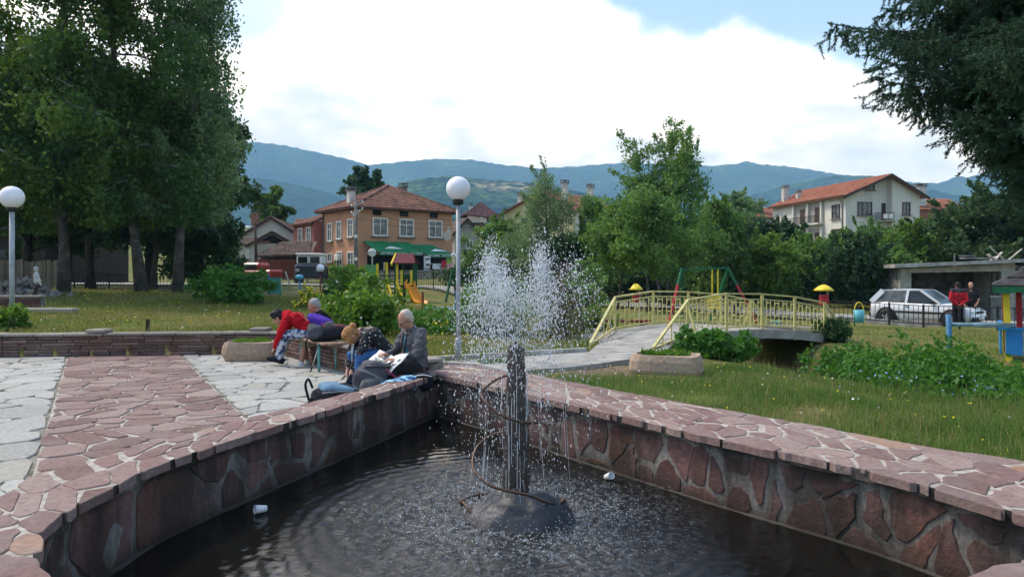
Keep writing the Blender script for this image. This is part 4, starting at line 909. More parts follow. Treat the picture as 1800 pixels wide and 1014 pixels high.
X, Y = scatter(mid, 14000, lambda X, Y: np.clip(13/Y, .2, 1)); grass_patch('rough_grass', 'rough grass behind the path and the spray', X, Y, .13, .014, GM_LAWN, .7, .6)
def flecks(name, label, poly, n, size, m, h0, h1, dens=None):
    X, Y = scatter(poly, n, dens); Z = ground(X, Y)+RNG.uniform(h0, h1, len(X)); o = leaf_mesh(name, np.stack([X, Y, Z], -1), size, m, None, aspect=1.0, flat=.5, kind='stuff'); tag(o, label, 'wildflowers')
flecks('dandelions', 'yellow dandelions dotted over the raised lawn', lawn, 2000, .032, FL_Y, .08, .17, lambda X, Y: np.clip(.1+1.6*np.array([noise.noise(Vector((x*.5, y*.5, 14))) for x, y in zip(X, Y)]), .03, 1))
flecks('clover_flowers', 'white clover heads in the raised lawn', lawn, 160, .035, FL_W, .06, .15)
flecks('verge_flowers', 'small yellow and white flowers in the grass strip', verge, 150, .022, FL_Y, .05, .14)
flecks('daisies', 'white daisies in the grass strip', verge, 70, .024, FL_W, .05, .14)
blue = [(3.9, 8.9), (5.4, 9.6), (7.3, 7.6), (6.2, 6.4), (4.8, 7.2)]
flecks('chicory_flowers', 'pale blue chicory flowers on the ditch edge', blue, 120, .028, FL_B, .16, .36)
X, Y = scatter(blue, 900); grass_patch('chicory_stalks', 'thin chicory stalks on the ditch edge', X, Y, .3, .005, GM_NEAR, .25, .3)
# ---------------------------------------------------------------- buildings
def xf(mb, o, u, n):
    """move an MB built in facade axes (x along, -y outwards, z up) to origin o with direction u, outward normal n"""
    o = Vector(o); u = Vector(u); n = Vector(n); mb.v = [tuple(o+u*v[0]-n*v[1]+Vector((0, 0, v[2]))) for v in mb.v]; return mb
def rooftiles(name, A, B, C, D, m, parent, pitch=.34, colw=.30, thick=.07, kind='stuff'):
    """tiled slope: A-B eave, D-C ridge (C may equal D); rows stepped, tiles rounded; a board below"""
    A, B, C, D = (Vector(p) for p in (A, B, C, D)); ex = (B-A); L = ex.length; ex.normalize(); up = (D-A); up = (up-ex*up.dot(ex)); H = up.length; up.normalize(); nrm = ex.cross(up).normalized()
    if nrm.z < 0: nrm = -nrm
    xd = (D-A).dot(ex); xc = (C-A).dot(ex); nr = max(2, int(H/pitch)); nc = max(2, int(L/colw)); xs = [L*i/(nc*2) for i in range(nc*2+1)]; V = []; Fs = []
    for r in range(nr):
        for k in (0, 1):
            t = (r+k)/nr; lo, hi = xd*t, L+(xc-L)*t
            for i, x in enumerate(xs):
                xx = min(max(x, lo), hi); h = (.045 if i % 2 else 0)+(.055 if k == 0 else .0)+.006*math.sin(r*12.9+i*4.1); V.append(A+ex*xx+up*(H*t)+nrm*h)
    w = len(xs)
    for r in range(nr):
        b = r*2*w
        for i in range(w-1): Fs.append((b+i, b+i+1, b+w+i+1, b+w+i))
        if r:
            for i in range(w-1): Fs.append((b-w+i, b-w+i+1, b+i+1, b+i))
    mb = MB(); mb.add(V, Fs); mb.slab([A-nrm*.03, B-nrm*.03, C-nrm*.03, D-nrm*.03] if (C-D).length > .05 else [A-nrm*.03, B-nrm*.03, C-nrm*.03], -nrm*thick)
    return mb.build(name, m, parent, kind)
def tilemat(name, c1, c2, c3, sc=2.2):
    m = bpy.data.materials.new(name); m.use_nodes = True; nt = m.node_tree; p = nt.nodes['Principled BSDF']; tc = nn(nt, 'ShaderNodeTexCoord')
    v = nn(nt, 'ShaderNodeTexVoronoi', Scale=3.0); n = nn(nt, 'ShaderNodeTexNoise', Scale=.7, Detail=5); lk(nt, tc.outputs['Object'], v.inputs[0]); lk(nt, tc.outputs['Object'], n.inputs[0])
    sp = nn(nt, 'ShaderNodeSeparateColor'); lk(nt, v.outputs['Color'], sp.inputs[0]); f = math_(nt, 'ADD', math_(nt, 'MULTIPLY', sp.outputs[0], .45), math_(nt, 'MULTIPLY', n.outputs[0], .6))
    lk(nt, ramp(nt, f, [(.25, c1), (.5, c2), (.8, c3)]), p.inputs['Base Color']); p.inputs['Roughness'].default_value = .85; return m
T_OLD = tilemat('old brown roof tile', (.10, .045, .032), (.19, .085, .055), (.30, .14, .085))
T_RED = tilemat('orange red roof tile', (.20, .065, .035), (.33, .12, .065), (.40, .17, .10))
T_DARK = tilemat('dark weathered tile', (.07, .045, .035), (.13, .08, .06), (.19, .13, .10))
T_MAR = tilemat('maroon roof tile', (.055, .022, .024), (.10, .035, .036), (.13, .055, .05))
def plaster(name, col, var=.12, grime=.35, patch=None):
    m = bpy.data.materials.new(name); m.use_nodes = True; nt = m.node_tree; p = nt.nodes['Principled BSDF']; g = nn(nt, 'ShaderNodeNewGeometry')
    n = nn(nt, 'ShaderNodeTexNoise', Scale=.55, Detail=8, Roughness=.65); n2 = nn(nt, 'ShaderNodeTexNoise', Scale=14, Detail=4); mp = nn(nt, 'ShaderNodeMapping'); mp.inputs['Scale'].default_value = (1, 1, .35); lk(nt, g.outputs['Position'], mp.inputs[0]); lk(nt, mp.outputs[0], n.inputs[0]); lk(nt, g.outputs['Position'], n2.inputs[0])
    c = ramp(nt, n.outputs[0], [(.3, tuple(x*(1-var-grime*.4) for x in col)), (.5, col), (.7, tuple(min(1, x*(1+var)) for x in col))]); c = mixc(nt, .25, c, ramp(nt, n2.outputs[0], [(.35, tuple(x*.7 for x in col)), (.65, tuple(min(1, x*1.15) for x in col))]))
    lk(nt, c, p.inputs['Base Color']); p.inputs['Roughness'].default_value = .9; p.inputs['Specular IOR Level'].default_value = .15; bp = nn(nt, 'ShaderNodeBump', Strength=.3, Distance=.02); lk(nt, n2.outputs[0], bp.inputs['Height']); lk(nt, bp.outputs[0], p.inputs['Normal']); return m
P_ORANGE = plaster('orange ochre plaster', (.47, .245, .145)); P_PINK = plaster('faded red plaster', (.34, .12, .095)); P_WHITE = plaster('cream white plaster', (.58, .56, .50)); P_OLD = plaster('old dirty lime plaster', (.46, .43, .37), .2, .6); P_YEL = plaster('pale yellow plaster', (.55, .47, .27)); P_GREY = plaster('grey cement render', (.33, .31, .28), .2)
M_FRAME = M('white window frame', (.70, .68, .62), .6, .1); M_BROWN = M('dark brown window frame', (.055, .032, .024), .6, .2); M_SILL = M('stained sill stone', (.20, .17, .145), .9, .3)
M_GLASS = M('window glass with curtain behind', (.055, .062, .066), .08, .5, 1.6, spec=.5, col2=(.17, .18, .18)); M_GLASSD = M('dark window glass', (.022, .025, .028), .08, .4, 2, spec=.5)
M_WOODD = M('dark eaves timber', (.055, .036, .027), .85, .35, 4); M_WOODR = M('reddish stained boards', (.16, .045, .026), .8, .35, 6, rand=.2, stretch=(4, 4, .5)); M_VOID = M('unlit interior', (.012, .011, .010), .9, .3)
M_BRICK = M('red brickwork', (.25, .085, .05), .9, .4, 7, bump=.4, col2=(.34, .16, .11)); M_IRON = M('black railing iron', (.018, .018, .018), .55, .3, spec=.4); M_CHIM = M('limewashed chimney', (.47, .45, .42), .9, .3, 3)
def window(parent, o, u, n, x, z, w, h, style='white', mull=1, sill=True, trans=True, glass=None):
    """frame > pane, sill; x centre along the facade, z centre height"""
    fm = M_FRAME if style == 'white' else M_BROWN; t = .11 if style == 'white' else .09; f = MB()
    for sx in (-1, 1): f.box((x+sx*(w/2-t/2), -.035, z), (t, .11, h))
    f.box((x, -.035, z+h/2-t/2), (w-2*t, .11, t)); f.box((x, -.035, z-h/2+t/2), (w-2*t, .11, t))
    for k in range(mull): f.box((x-w/2+w*(k+1)/(mull+1), -.03, z), (.06, .07, h-2*t))
    if trans: f.box((x, -.028, z+h*.16), (w-2*t, .06, .055))
    fo = xf(f, o, u, n).build('window', fm, parent)
    g = MB(); g.box((x, -.004, z), (w-2*t, .012, h-2*t)); xf(g, o, u, n).build('pane', glass or M_GLASS, fo)
    if sill: s = MB(); s.box((x, -.10, z-h/2-.06), (w+.3, .26, .12)); xf(s, o, u, n).build('sill', M_SILL, fo)
    return fo
def chimney(parent, x, y, z0, z1, w, m, cap=True, pots=None):
    b = MB(); b.box((x, y, (z0+z1)/2), (w, w, z1-z0)); c = b.build('chimney', m, parent)
    if cap:
        k = MB(); k.box((x, y, z1+.05), (w*1.35, w*1.35, .10)); 
        for sx in (-1, 1):
            for sy in (-1, 1): k.box((x+sx*w*.5, y+sy*w*.5, z1+.2), (.08, .08, .2))
        k.box((x, y, z1+.34), (w*1.25, w*1.25, .08)); k.build('chimney_cap', M_CONCD, c)
def wallbox(parent, pts, z0, z1, m, name='wall'):
    b = MB(); b.prism(pts, z0, z1); return b.build(name, m, parent)

# orange house with the café awning ------------------------------------------------
rz = math.atan2(6, 7.75); OH = thing('house', 'two storey orange plastered house with hipped tile roof and café front', 'house', (-13.4, 64, 1.0), rz)
Wd, Dp, Ht = 9.8, 7.2, 6.1; u0, n0 = Vector((1, 0, 0)), Vector((0, -1, 0)); u1, n1 = Vector((0, -1, 0)), Vector((-1, 0, 0))
wallbox(OH, [(0, 0), (Wd, 0), (Wd, Dp), (0, Dp)], -1, Ht, P_ORANGE)
ov = .62; ap = (Wd/2, 3.55, 8.55); ap2 = (Wd/2, Dp-3.4, 8.55); ez = Ht-.05; c = [(-ov, -ov, ez), (Wd+ov, -ov, ez), (Wd+ov, Dp+ov, ez), (-ov, Dp+ov, ez)]
for a, b in ((0, 1), (1, 2), (2, 3), (3, 0)): rooftiles('roof_slope', c[a], c[b], ap if a in (0, 3) else ap2, ap if a in (0, 3) else ap2, T_OLD, OH)
b = MB()
for a, q in ((0, ap), (1, ap2), (2, ap2), (3, ap)): b.tube([Vector(c[a])+Vector((0, 0, .07)), Vector(q)+Vector((0, 0, .09))], .11, 6)
b.build('ridge_tiles', T_OLD, OH)
b = MB(); b.box((Wd/2, Dp/2, ez-.09), (Wd+2*ov-.1, Dp+2*ov-.1, .1)); b.build('eaves', M_WOODD, OH)
chimney(OH, .9, 3.1, 6.3, 7.75, .6, M_CHIM); chimney(OH, 7.0, 4.4, 7.0, 8.65, .6, M_CONCD)
for x in (2.2, 4.84, 7.9): window(OH, (0, 0, 0), u0, n0, x, 4.42, 1.5, 1.62)
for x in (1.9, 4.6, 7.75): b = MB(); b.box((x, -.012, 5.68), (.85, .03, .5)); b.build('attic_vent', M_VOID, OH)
for y, z, w, h in ((1.25, 4.3, 1.1, 1.65), (3.6, 4.2, 1.1, 1.65), (5.6, 4.1, 1.05, 1.7), (5.6, 1.75, .95, .85), (3.55, 1.3, 1.25, 2.0), (1.2, 1.1, 1.3, 2.3)):
    window(OH, (0, Dp, 0), Vector((0, -1, 0)), n1, Dp-y, z, w, h, mull=1, sill=h < 1.9, trans=h > 1)
b = MB(); b.box((-.2, 3.55, 1.75), (.34, .8, .55), bev=.04); b.build('air_conditioner', M_FRAME, OH)
b = MB(); b.box((-.07, Dp-.2, 3), (.12, .12, 6)); b.box((-.03, 0.0, .0), (.03, .03, .03)); b.build('drain_pipe', M_CONCD, OH)
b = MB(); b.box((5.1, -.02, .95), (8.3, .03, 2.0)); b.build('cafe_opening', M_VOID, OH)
P_PATCH = plaster('bare lime patch', (.52, .44, .36)); b = MB(); b.add([(8.75, -.012, 3.5), (9.25, -.012, 3.3), (9.62, -.012, 3.6), (9.66, -.012, 4.5), (9.35, -.012, 4.75), (9.2, -.012, 4.3), (8.8, -.012, 4.1)], [tuple(range(7))]); b.build('bare_patch', P_PATCH, OH)
# awning: two canvas bays on arms, lettered valance
GREEN = M('green awning canvas', (.022, .20, .075), .75, .2, 3); AW = thing('awning', 'green café awning with white lettering on its scalloped edge', 'awning', (-13.4, 64, 1.0), rz)
def lettering(text, size, m, parent, loc, rot, name='lettering', ext=.004, sx=1.0):
    cu = bpy.data.curves.new(name, 'FONT'); cu.body = text; cu.size = size; cu.align_x = 'CENTER'; cu.extrude = ext; cu.resolution_u = 2
    tmp = bpy.data.objects.new('tmp', cu); COL.objects.link(tmp); me = bpy.data.meshes.new_from_object(tmp); bpy.data.objects.remove(tmp)
    o = link(name, me, m, parent); o.location = loc; o.rotation_euler = rot; o.scale = (sx, 1, 1); return o
M_WPAINT = M('white paint', (.78, .78, .76), .6, .08)
for k, (x0, x1, zt, zb, dep) in enumerate(((.55, 5.1, 3.15, 2.15, 2.3), (5.14, 8.75, 2.95, 2.0, 2.4))):
    b = MB(); n = 12; tl = x0+.2*k; tr = x1-(.0 if k == 0 else 1.2)
    V = []
    for j in range(5):
        t = j/4
        for i in range(n+1):
            s = i/n; V.append((tl+(x0+.35-tl)*t+((tr-tl)+((x1-x0-.35)-(tr-tl))*t)*s, -dep*t, zt+(zb-zt)*t-.05*math.sin(PI*t)+.02*math.sin(s*19)))
    b.add(V, [(j*(n+1)+i, j*(n+1)+i+1, (j+1)*(n+1)+i+1, (j+1)*(n+1)+i) for j in range(4) for i in range(n)], True); b.build('canvas', GREEN, AW)
    v = MB(); xa, xb = x0+.35, x1; V = []; nn2 = 24
    for i in range(nn2+1): x = xa+(xb-xa)*i/nn2; V += [(x, -dep-.01, zb), (x, -dep-.02, zb-.24-.05*abs(math.sin(i*PI/4)))]
    v.add(V, [(2*i, 2*i+2, 2*i+3, 2*i+1) for i in range(nn2)]); v.build('valance', M('dark green valance', (.012, .12, .06), .75, .2), AW)
    for q in range(3 if k == 0 else 2): lettering('ЗАГОРКА', .27, M_WPAINT, AW, (xa+.75+q*1.45, -dep-.035, zb-.20), (PI/2, 0, 0), 'lettering', sx=1.0)
    e = MB(); e.slab([(xa+.9, -dep*.72, zb+.31), (xa+2.6, -dep*.72, zb+.31), (xa+2.1, -dep*.62, zb+.44), (xa+1.6, -dep*.55, zb+.52)], (0, 0, .02)); e.build('emblem', M_WPAINT, AW)
    a = MB(); a.bar((xa, -dep, zb-.05), (xa, -.05, zt-.9), .05); a.bar((xb, -dep, zb-.05), (xb, -.05, zt-.9), .05); a.build('arm', M_IRON, AW)
# things on the café terrace
def post_sign(name, label, cat, px, y, d, r, ftop, txt=None):
    p = W(px, y, d=d); z0 = gz(p.x, p.y); t = thing(name, label, cat, (p.x, p.y, 0)); b = MB(); b.tube([(0, 0.12, z0), (0, .12, p.z+r*.8)], .045, 8); b.build('pole', M_CHIM, t)
    dmb = MB(); dmb.lathe([(0, -.08), (r*.92, -.08), (r, -.04), (r, .04), (r*.92, .08), (0, .08)], 24); dmb.v = [(v[0], v[2], v[1]+p.z) for v in dmb.v]; dmb.build('disc', M_WPAINT, t); return t, p
t, p = post_sign('round_sign', 'round white café sign lettered in green on a thin pole', 'sign', 654, 444, 60, .33, 0); lettering('Загорка', .17, GREEN, t, (0, -.085, p.z-.05), (PI/2, 0, math.radians(0)))
t, p = post_sign('round_sign', 'round pale sign with a dark emblem at the terrace end', 'sign', 797, 449, 58, .20, 0)
b = MB(); b.add([(-.1, -.085, p.z-.09), (0, -.085, p.z+.1), (.1, -.085, p.z-.09), (0, -.085, p.z-.03)], [(0, 1, 2, 3)]); b.build('emblem', M_IRON, t)
TW = thing('terrace_wall', 'rough stone retaining wall under the café terrace', 'wall', (-13.4, 64, 0), rz)
b = MB(); b.box((5.2, -3.2, .35), (12.4, .35, 2.3)); b.build('core', M_CONCD, TW)
MW_ = stonemat('terrace rubble stone', [(0, (.22, .17, .12)), (.5, (.33, .27, .2)), (1, (.42, .36, .28))], dirt=.4)
for poly in voronoi(seeds_in([(-.9, -.2), (11.3, -.2), (11.3, 1.45), (-.9, 1.45)], .46, 1.4, .5), [(-.9, -.2), (11.3, -.2), (11.3, 1.45), (-.9, 1.45)]):
    sh = shrink(poly, .02, .2, .01)
    if sh: me = stone_mesh('stone', [np.array(q) for q in sh], lambda x, y, h: (x, -3.38-h, y), .03, .02, RNG.uniform(0, .04)); link('stone', me, MW_, TW)
b = MB(); b.box((5.2, -3.2, 1.55), (12.5, .5, .09)); b.build('cap', M_CONC, TW)
def loc_oh(x, y, z): return Matrix.Rotation(rz, 3, 'Z') @ Vector((x, y, z))+Vector((-13.4, 64, 1.0))
TF = thing('terrace_floor', 'raised café terrace slab behind the stone wall', 'terrace', (-13.4, 64, 1.0), rz); b = MB(); b.box((5.2, -1.5, .3), (12, 3.0, .3)); b.build('slab', M_CONC, TF)
items = [('banner', 'white upright banner with grey print at the café door', 'banner', 5.6, -2.4, .5, .62, 1.35, (.66, .64, .62)), ('menu_board', 'green and yellow menu board at the right of the café', 'board', 8.0, -2.2, .5, .5, 1.2, (.22, .36, .05)), ('yellow_sign', 'small yellow a-frame sign at the left of the café', 'sign', 1.6, -2.2, .5, .3, .75, (.62, .46, .04)), ('cool_box', 'red drinks cooler standing by the house corner', 'cooler', .4, -1.6, .45, .7, .5, (.35, .04, .03))]
for nm, lab, cat, x, y, z, w, h, col in items:
    t = thing(nm, lab, cat, loc_oh(x, y, z), rz); b = MB(); b.box((0, 0, h/2), (w, .06, h), bev=.01); b.build('panel', M(nm+' face', col, .6, .25, 3), t); f = MB()
    for sx in (-1, 1): f.bar((sx*w/2, .04, 0), (sx*w/2, .04, h+.04), .04)
    f.build('frame', M_FRAME, t)
    if nm == 'banner': [MB().box((0, -.034, h*q), (w*r, .008, .14)).build('print', M_IRON, t) for q, r in ((.8, .7), (.45, .6))]
def cafe_table(x, y, col, lab):
    t = thing('cafe_table', lab, 'table', loc_oh(x, y, .45), rz, 'tables on the café terrace'); b = MB(); b.box((0, 0, .72), (1.1, .75, .04), bev=.01); b.build('tabletop', M_FRAME, t); c = MB()
    c.box((0, -.385, .48), (1.12, .012, .50)); c.build('tablecloth', M('cloth', col, .8, .2, 4), t)
    for sx in (-1, 1):
        for sy in (-1, 1): l = MB(); l.bar((sx*.5, sy*.32, 0), (sx*.5, sy*.32, .7), .04); l.build('leg', M_IRON, t)
cafe_table(6.4, -2.5, (.55, .58, .56), 'café table with a pale checked cloth hanging over the terrace wall'); cafe_table(7.5, -2.5, (.60, .28, .28), 'café table with a white and red cloth beside the pale one'); cafe_table(9.2, -2.4, (.40, .58, .66), 'café table with a light blue cloth near the terrace end')
t = thing('armchair', 'crimson red plastic chair between the café tables', 'chair', loc_oh(6.9, -2.85, .45), rz); RED = M('crimson plastic', (.42, .012, .035), .5, .15)
b = MB(); b.box((0, 0, .44), (.5, .5, .05), bev=.02); b.build('seat', RED, t); b = MB(); b.box((0, -.25, .74), (.5, .05, .55), bev=.02); b.build('backrest', RED, t)
for sx in (-1, 1):
    for sy in (-1, 1): b = MB(); b.bar((sx*.22, sy*.22, 0), (sx*.22, sy*.22, .42), .05); b.build('leg', RED, t)
def parasol(px, ytop, d, r, lab):
    p = W(px, ytop, d=d); z0 = gz(p.x, p.y); t = thing('parasol', lab, 'parasol', (p.x, p.y, z0)); H = p.z-z0; b = MB(); b.tube([(0, 0, 0), (0, 0, H)], .035, 8); b.build('pole', M_CHIM, t); c = MB(); V = [(0, 0, H)]; nseg = 8
    for i in range(nseg): a = 2*PI*(i+.5)/nseg; V += [(r*math.cos(a), r*math.sin(a), H-.48), (r*1.0*math.cos(a), r*1.0*math.sin(a), H-.66)]
    c.add(V, [(0, 1+2*i, 1+2*((i+1) % nseg)) for i in range(nseg)]+[(1+2*i, 2+2*i, 2+2*((i+1) % nseg), 1+2*((i+1) % nseg)) for i in range(nseg)]); c.build('canopy', M('white parasol cloth', (.72, .73, .72), .8, .08), t)
parasol(838, 446, 56, 1.35, 'open white parasol right of the globe lamp post')
# faded red annex, tower roof, sheds left of the orange house ------------------------------------
AN = thing('annex', 'faded red two storey annex joined to the orange house', 'house', (-13.4, 64, 1.0), rz)
wallbox(AN, [(-.9, Dp), (Wd*.5, Dp), (Wd*.5, Dp+5), (-.9, Dp+5)], 2.1, 5.2, P_PINK); wallbox(AN, [(-.85, Dp+.02), (Wd*.5, Dp+.02), (Wd*.5, Dp+4.9), (-.85, Dp+4.9)], -1, 2.1, P_GREY, 'ground_floor')
rooftiles('roof_slope', (-1.4, Dp+5.4, 4.9), (-1.4, Dp-.1, 5.0), (2.6, Dp+.2, 6.4), (2.6, Dp+5.2, 6.4), T_OLD, AN)
for y in (1.2, 3.2): window(AN, (-.9, Dp+5, 0), Vector((0, -1, 0)), n1, 5-y, 3.9, 1.1, 1.6)
window(AN, (-.85, Dp+5, 0), Vector((0, -1, 0)), n1, 3.0, 1.0, 2.2, 1.9, trans=False, sill=False)
def simple_house(name, label, px, d, zb, rzd, w, dp, h, rise, wm, rm, gable_front=True, ov=.4, wins=(), chim=(), style='white', over_apex=None):
    """gabled box; local x along the front, y back; gable on the front or ridge along the front"""
    t = thing(name, label, 'house', (P(px, d), d, zb), math.radians(rzd)); wallbox(t, [(0, 0), (w, 0), (w, dp), (0, dp)], -2, h, wm)
    if gable_front:
        ax = over_apex or w/2
        for y0, y1 in ((0, .25), (dp-.25, dp)): a = MB(); a.add([(0, y0, h), (w, y0, h), (ax, y0, h+rise), (0, y1, h), (w, y1, h), (ax, y1, h+rise)], [(0, 1, 2), (3, 5, 4), (0, 3, 4, 1), (1, 4, 5, 2), (2, 5, 3, 0)]); a.build('gable', wm, t)
        sl = rise/ax*ov; sr = rise/(w-ax)*ov
        rooftiles('roof_slope', (-ov, dp+ov, h-sl+.08), (-ov, -ov, h-sl+.08), (ax, -ov, h+rise+.08), (ax, dp+ov, h+rise+.08), rm, t); rooftiles('roof_slope', (w+ov, -ov, h-sr+.08), (w+ov, dp+ov, h-sr+.08), (ax, dp+ov, h+rise+.08), (ax, -ov, h+rise+.08), rm, t)
        b = MB(); b.bar((-ov, -ov+.03, h-sl-.06), (ax, -ov+.03, h+rise-.06), .08, .24); b.bar((w+ov, -ov+.03, h-sr-.06), (ax, -ov+.03, h+rise-.06), .08, .24); b.build('barge_board', M_WOODD, t)
    else:
        sl = rise/(dp/2)*ov
        rooftiles('roof_slope', (-ov, -ov, h-sl+.08), (w+ov, -ov, h-sl+.08), (w+ov, dp/2, h+rise+.08), (-ov, dp/2, h+rise+.08), rm, t); rooftiles('roof_slope', (w+ov, dp+ov, h-sl+.08), (-ov, dp+ov, h-sl+.08), (-ov, dp/2, h+rise+.08), (w+ov, dp/2, h+rise+.08), rm, t)
        for x0, x1 in ((0, .25), (w-.25, w)): a = MB(); a.add([(x0, 0, h), (x0, dp, h), (x0, dp/2, h+rise), (x1, 0, h), (x1, dp, h), (x1, dp/2, h+rise)], [(0, 1, 2), (3, 5, 4), (0, 3, 4, 1), (1, 4, 5, 2), (2, 5, 3, 0)]); a.build('gable', wm, t)
    for q in wins:
        side, x, z, ww, hh = q
        if side == 'f': window(t, (0, 0, 0), u0, n0, x, z, ww, hh, style, glass=M_GLASSD if style != 'white' else None, trans=style == 'white')
        else: window(t, (0, dp, 0), Vector((0, -1, 0)), n1, dp-x, z, ww, hh, style, glass=M_GLASSD if style != 'white' else None, trans=style == 'white')
    for x, y, z0, z1, ww, mm in chim: chimney(t, x, y, z0, z1, ww, mm)
    return t
t = simple_house('old_house', 'old dirty white house with a broad gable behind the planked yard', 428, 78, 1.4, 8, 5.6, 9, 4.0, 1.8, P_OLD, T_DARK, wins=[('f', 1.2, 2.6, .5, 1.2)], chim=[(.8, 2, 4.2, 6.3, .7, M_BRICK)])
t = simple_house('old_house', 'smaller whitewashed gable with an open attic in front of the broad gable', 440, 70, 1.2, 14, 3.9, 4.5, 2.9, 1.15, P_OLD, T_DARK)
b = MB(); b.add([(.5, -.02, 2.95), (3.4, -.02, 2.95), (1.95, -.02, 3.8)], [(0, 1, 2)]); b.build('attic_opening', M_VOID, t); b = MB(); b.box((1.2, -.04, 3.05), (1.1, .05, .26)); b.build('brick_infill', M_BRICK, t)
simple_house('old_house', 'brown roofed house between the white gable and the tower', 480, 88, 1.6, 4, 5.5, 6, 4.0, 1.7, P_OLD, T_OLD, gable_front=False)
t = simple_house('old_house', 'dark timber upper storey with its own brown roof beside the red annex', 523, 84, 1.4, 10, 3.2, 4, 5.1, 1.0, M_WOODD, T_OLD, gable_front=False)
simple_house('old_house', 'low cream walled house edge half hidden by the left trees', 402, 74, 1.2, 2, 2.8, 4, 3.0, .7, P_OLD, T_DARK, gable_front=False, wins=[('f', 1.9, 2.0, .35, .9)])
SH = thing('shed', 'open shed with a long dark sloping tile roof beside the red annex', 'shed', (P(455, 62), 62, 1.0), math.radians(12))
rooftiles('roof_slope', (-.3, -.3, 1.75), (4.2, -.3, 1.95), (4.6, 3.4, 3.2), (1.5, 3.4, 3.1), T_DARK, SH)
for x in (.2, 2.2, 3.9): b = MB(); b.bar((x, 0, -.3), (x, 0, 1.75), .14); b.build('post', M_WOODD, SH)
wallbox(SH, [(.1, 1.2), (4.1, 1.2), (4.1, 1.4), (.1, 1.4)], -.4, 2.2, M_WOODD, 'back_wall')
BB = thing('brick_shed', 'small red brick outhouse with dark window openings', 'shed', (P(522, 64), 64, 1.0), math.radians(14)); wallbox(BB, [(0, 0), (1.25, 0), (1.25, 2), (0, 2)], -.4, 1.75, M_BRICK)
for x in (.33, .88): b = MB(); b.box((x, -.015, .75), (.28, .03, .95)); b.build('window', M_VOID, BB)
PF = thing('plank_screen', 'tall reddish brown plank screen in front of the shed', 'fence', (P(449, 57), 57, .75), math.radians(6)); pm = MB(); pm.box((0, 0, 0), (.205, .03, 1.72)); pme = pm.mesh('plank')
for i in range(14): o = link('plank', pme, M_WOODR, PF); o.location = (.12+i*.212, RNG.uniform(-.012, .012), .82+RNG.uniform(-.04, .04)); o.rotation_euler = (0, RNG.uniform(-.012, .012), 0)
b = MB(); b.box((1.5, .05, .3), (3, .05, .09)); b.box((1.5, .05, 1.4), (3, .05, .09)); b.build('rail', M_WOODD, PF)
# houses in the middle
t = thing('house', 'pink house with a steep maroon roof and white arched window far behind', 'house', (P(820, 112), 112, 3.2), math.radians(14)); wallbox(t, [(0, 0), (5.4, 0), (5.4, 5), (0, 5)], -3, 5.6, M('maroon cladding', (.09, .035, .035), .8, .2)); wallbox(t, [(.2, -.6), (3.0, -.6), (3.0, .1), (.2, .1)], 5.65, 6.8, plaster('pale pink plaster', (.56, .46, .40)), 'upper_wall')
q = [(-.3, -.9, 6.8), (5.7, -.9, 6.1), (5.7, 5.4, 6.1), (-.3, 5.4, 6.8)]
for a, bb in ((0, 1), (1, 2), (2, 3), (3, 0)): rooftiles('roof_slope', q[a], q[bb], (2.7, 2.4, 8.9), (2.7, 2.4, 8.9), T_MAR, t)
window(t, (0, 0, 0), u0, n0, 4.0, 5.9, .9, .8, sill=False, trans=False); b = MB(); b.lathe([(0, -.05), (.5, -.05), (.5, .05), (0, .05)], 18); b.v = [(v[0]+4.0, v[2]-.05, max(0, v[1])+6.28) for v in b.v]; b.build('arch_trim', M_FRAME, t); chimney(t, .9, 1.2, 7, 8.3, .5, M_CHIM)
YH = thing('house', 'pale yellow gabled house with red tiled roof behind the weeping birch', 'house', (7.06, 85, 1.2), math.atan2(.76, .65)+0)
# local x runs back along the eave, local y to the left along the gable
wallbox(YH, [(0, 0), (10, 0), (10, 10.6), (0, 10.6)], -2, 7.4, P_YEL); b = MB(); b.add([(0, 0, 7.4), (0, 10.6, 7.4), (0, 4.4, 9.7), (.3, 0, 7.4), (.3, 10.6, 7.4), (.3, 4.4, 9.7)], [(0, 1, 2), (3, 5, 4), (0, 3, 4, 1), (1, 4, 5, 2), (2, 5, 3, 0)]); b.build('gable', P_YEL, YH)
rooftiles('roof_slope', (-.6, -.6, 7.15), (10.5, -.6, 7.15), (10.5, 4.4, 9.8), (-.6, 4.4, 9.8), T_RED, YH); rooftiles('roof_slope', (10.5, 11.3, 7.2), (-.6, 11.3, 7.2), (-.6, 4.4, 9.8), (10.5, 4.4, 9.8), T_OLD, YH)
wallbox(YH, [(.3, -.06), (9.8, -.06), (9.8, -.01), (.3, -.01)], -2, 6.9, P_WHITE, 'side_wall'); chimney(YH, .9, 1.9, 8.0, 10.6, .6, M_CHIM); chimney(YH, 6.2, 1.9, 8.0, 10.6, .6, M_CHIM); chimney(YH, .8, 8.6, 7.6, 9.6, .5, M_CHIM)
for y, z in ((9.6, 6.0), (7.2, 6.0), (5.0, 6.0), (7.0, 3.2)): window(YH, (0, 10.6, 0), Vector((0, -1, 0)), n1, 10.6-y, z, .9, 1.4, 'brown')
window(YH, (0, -.06, 0), u0, n0, 1.8, 5.6, 1.4, 1.3, 'brown')
LH = thing('outbuilding', 'low cream outbuilding with a brown lean-to roof in front of the yellow house', 'house', (P(848, 82), 82, 1.0), math.radians(8)); wallbox(LH, [(0, 0), (3.6, 0), (3.6, 3), (0, 3)], -1, 4.3, P_YEL); rooftiles('roof_slope', (-.3, -.4, 4.2), (4.0, -.4, 4.4), (4.4, 3, 6.0), (3.0, 3, 6.0), T_DARK, LH); window(LH, (0, 0, 0), u0, n0, 3.0, 3.6, .8, .8, 'brown')
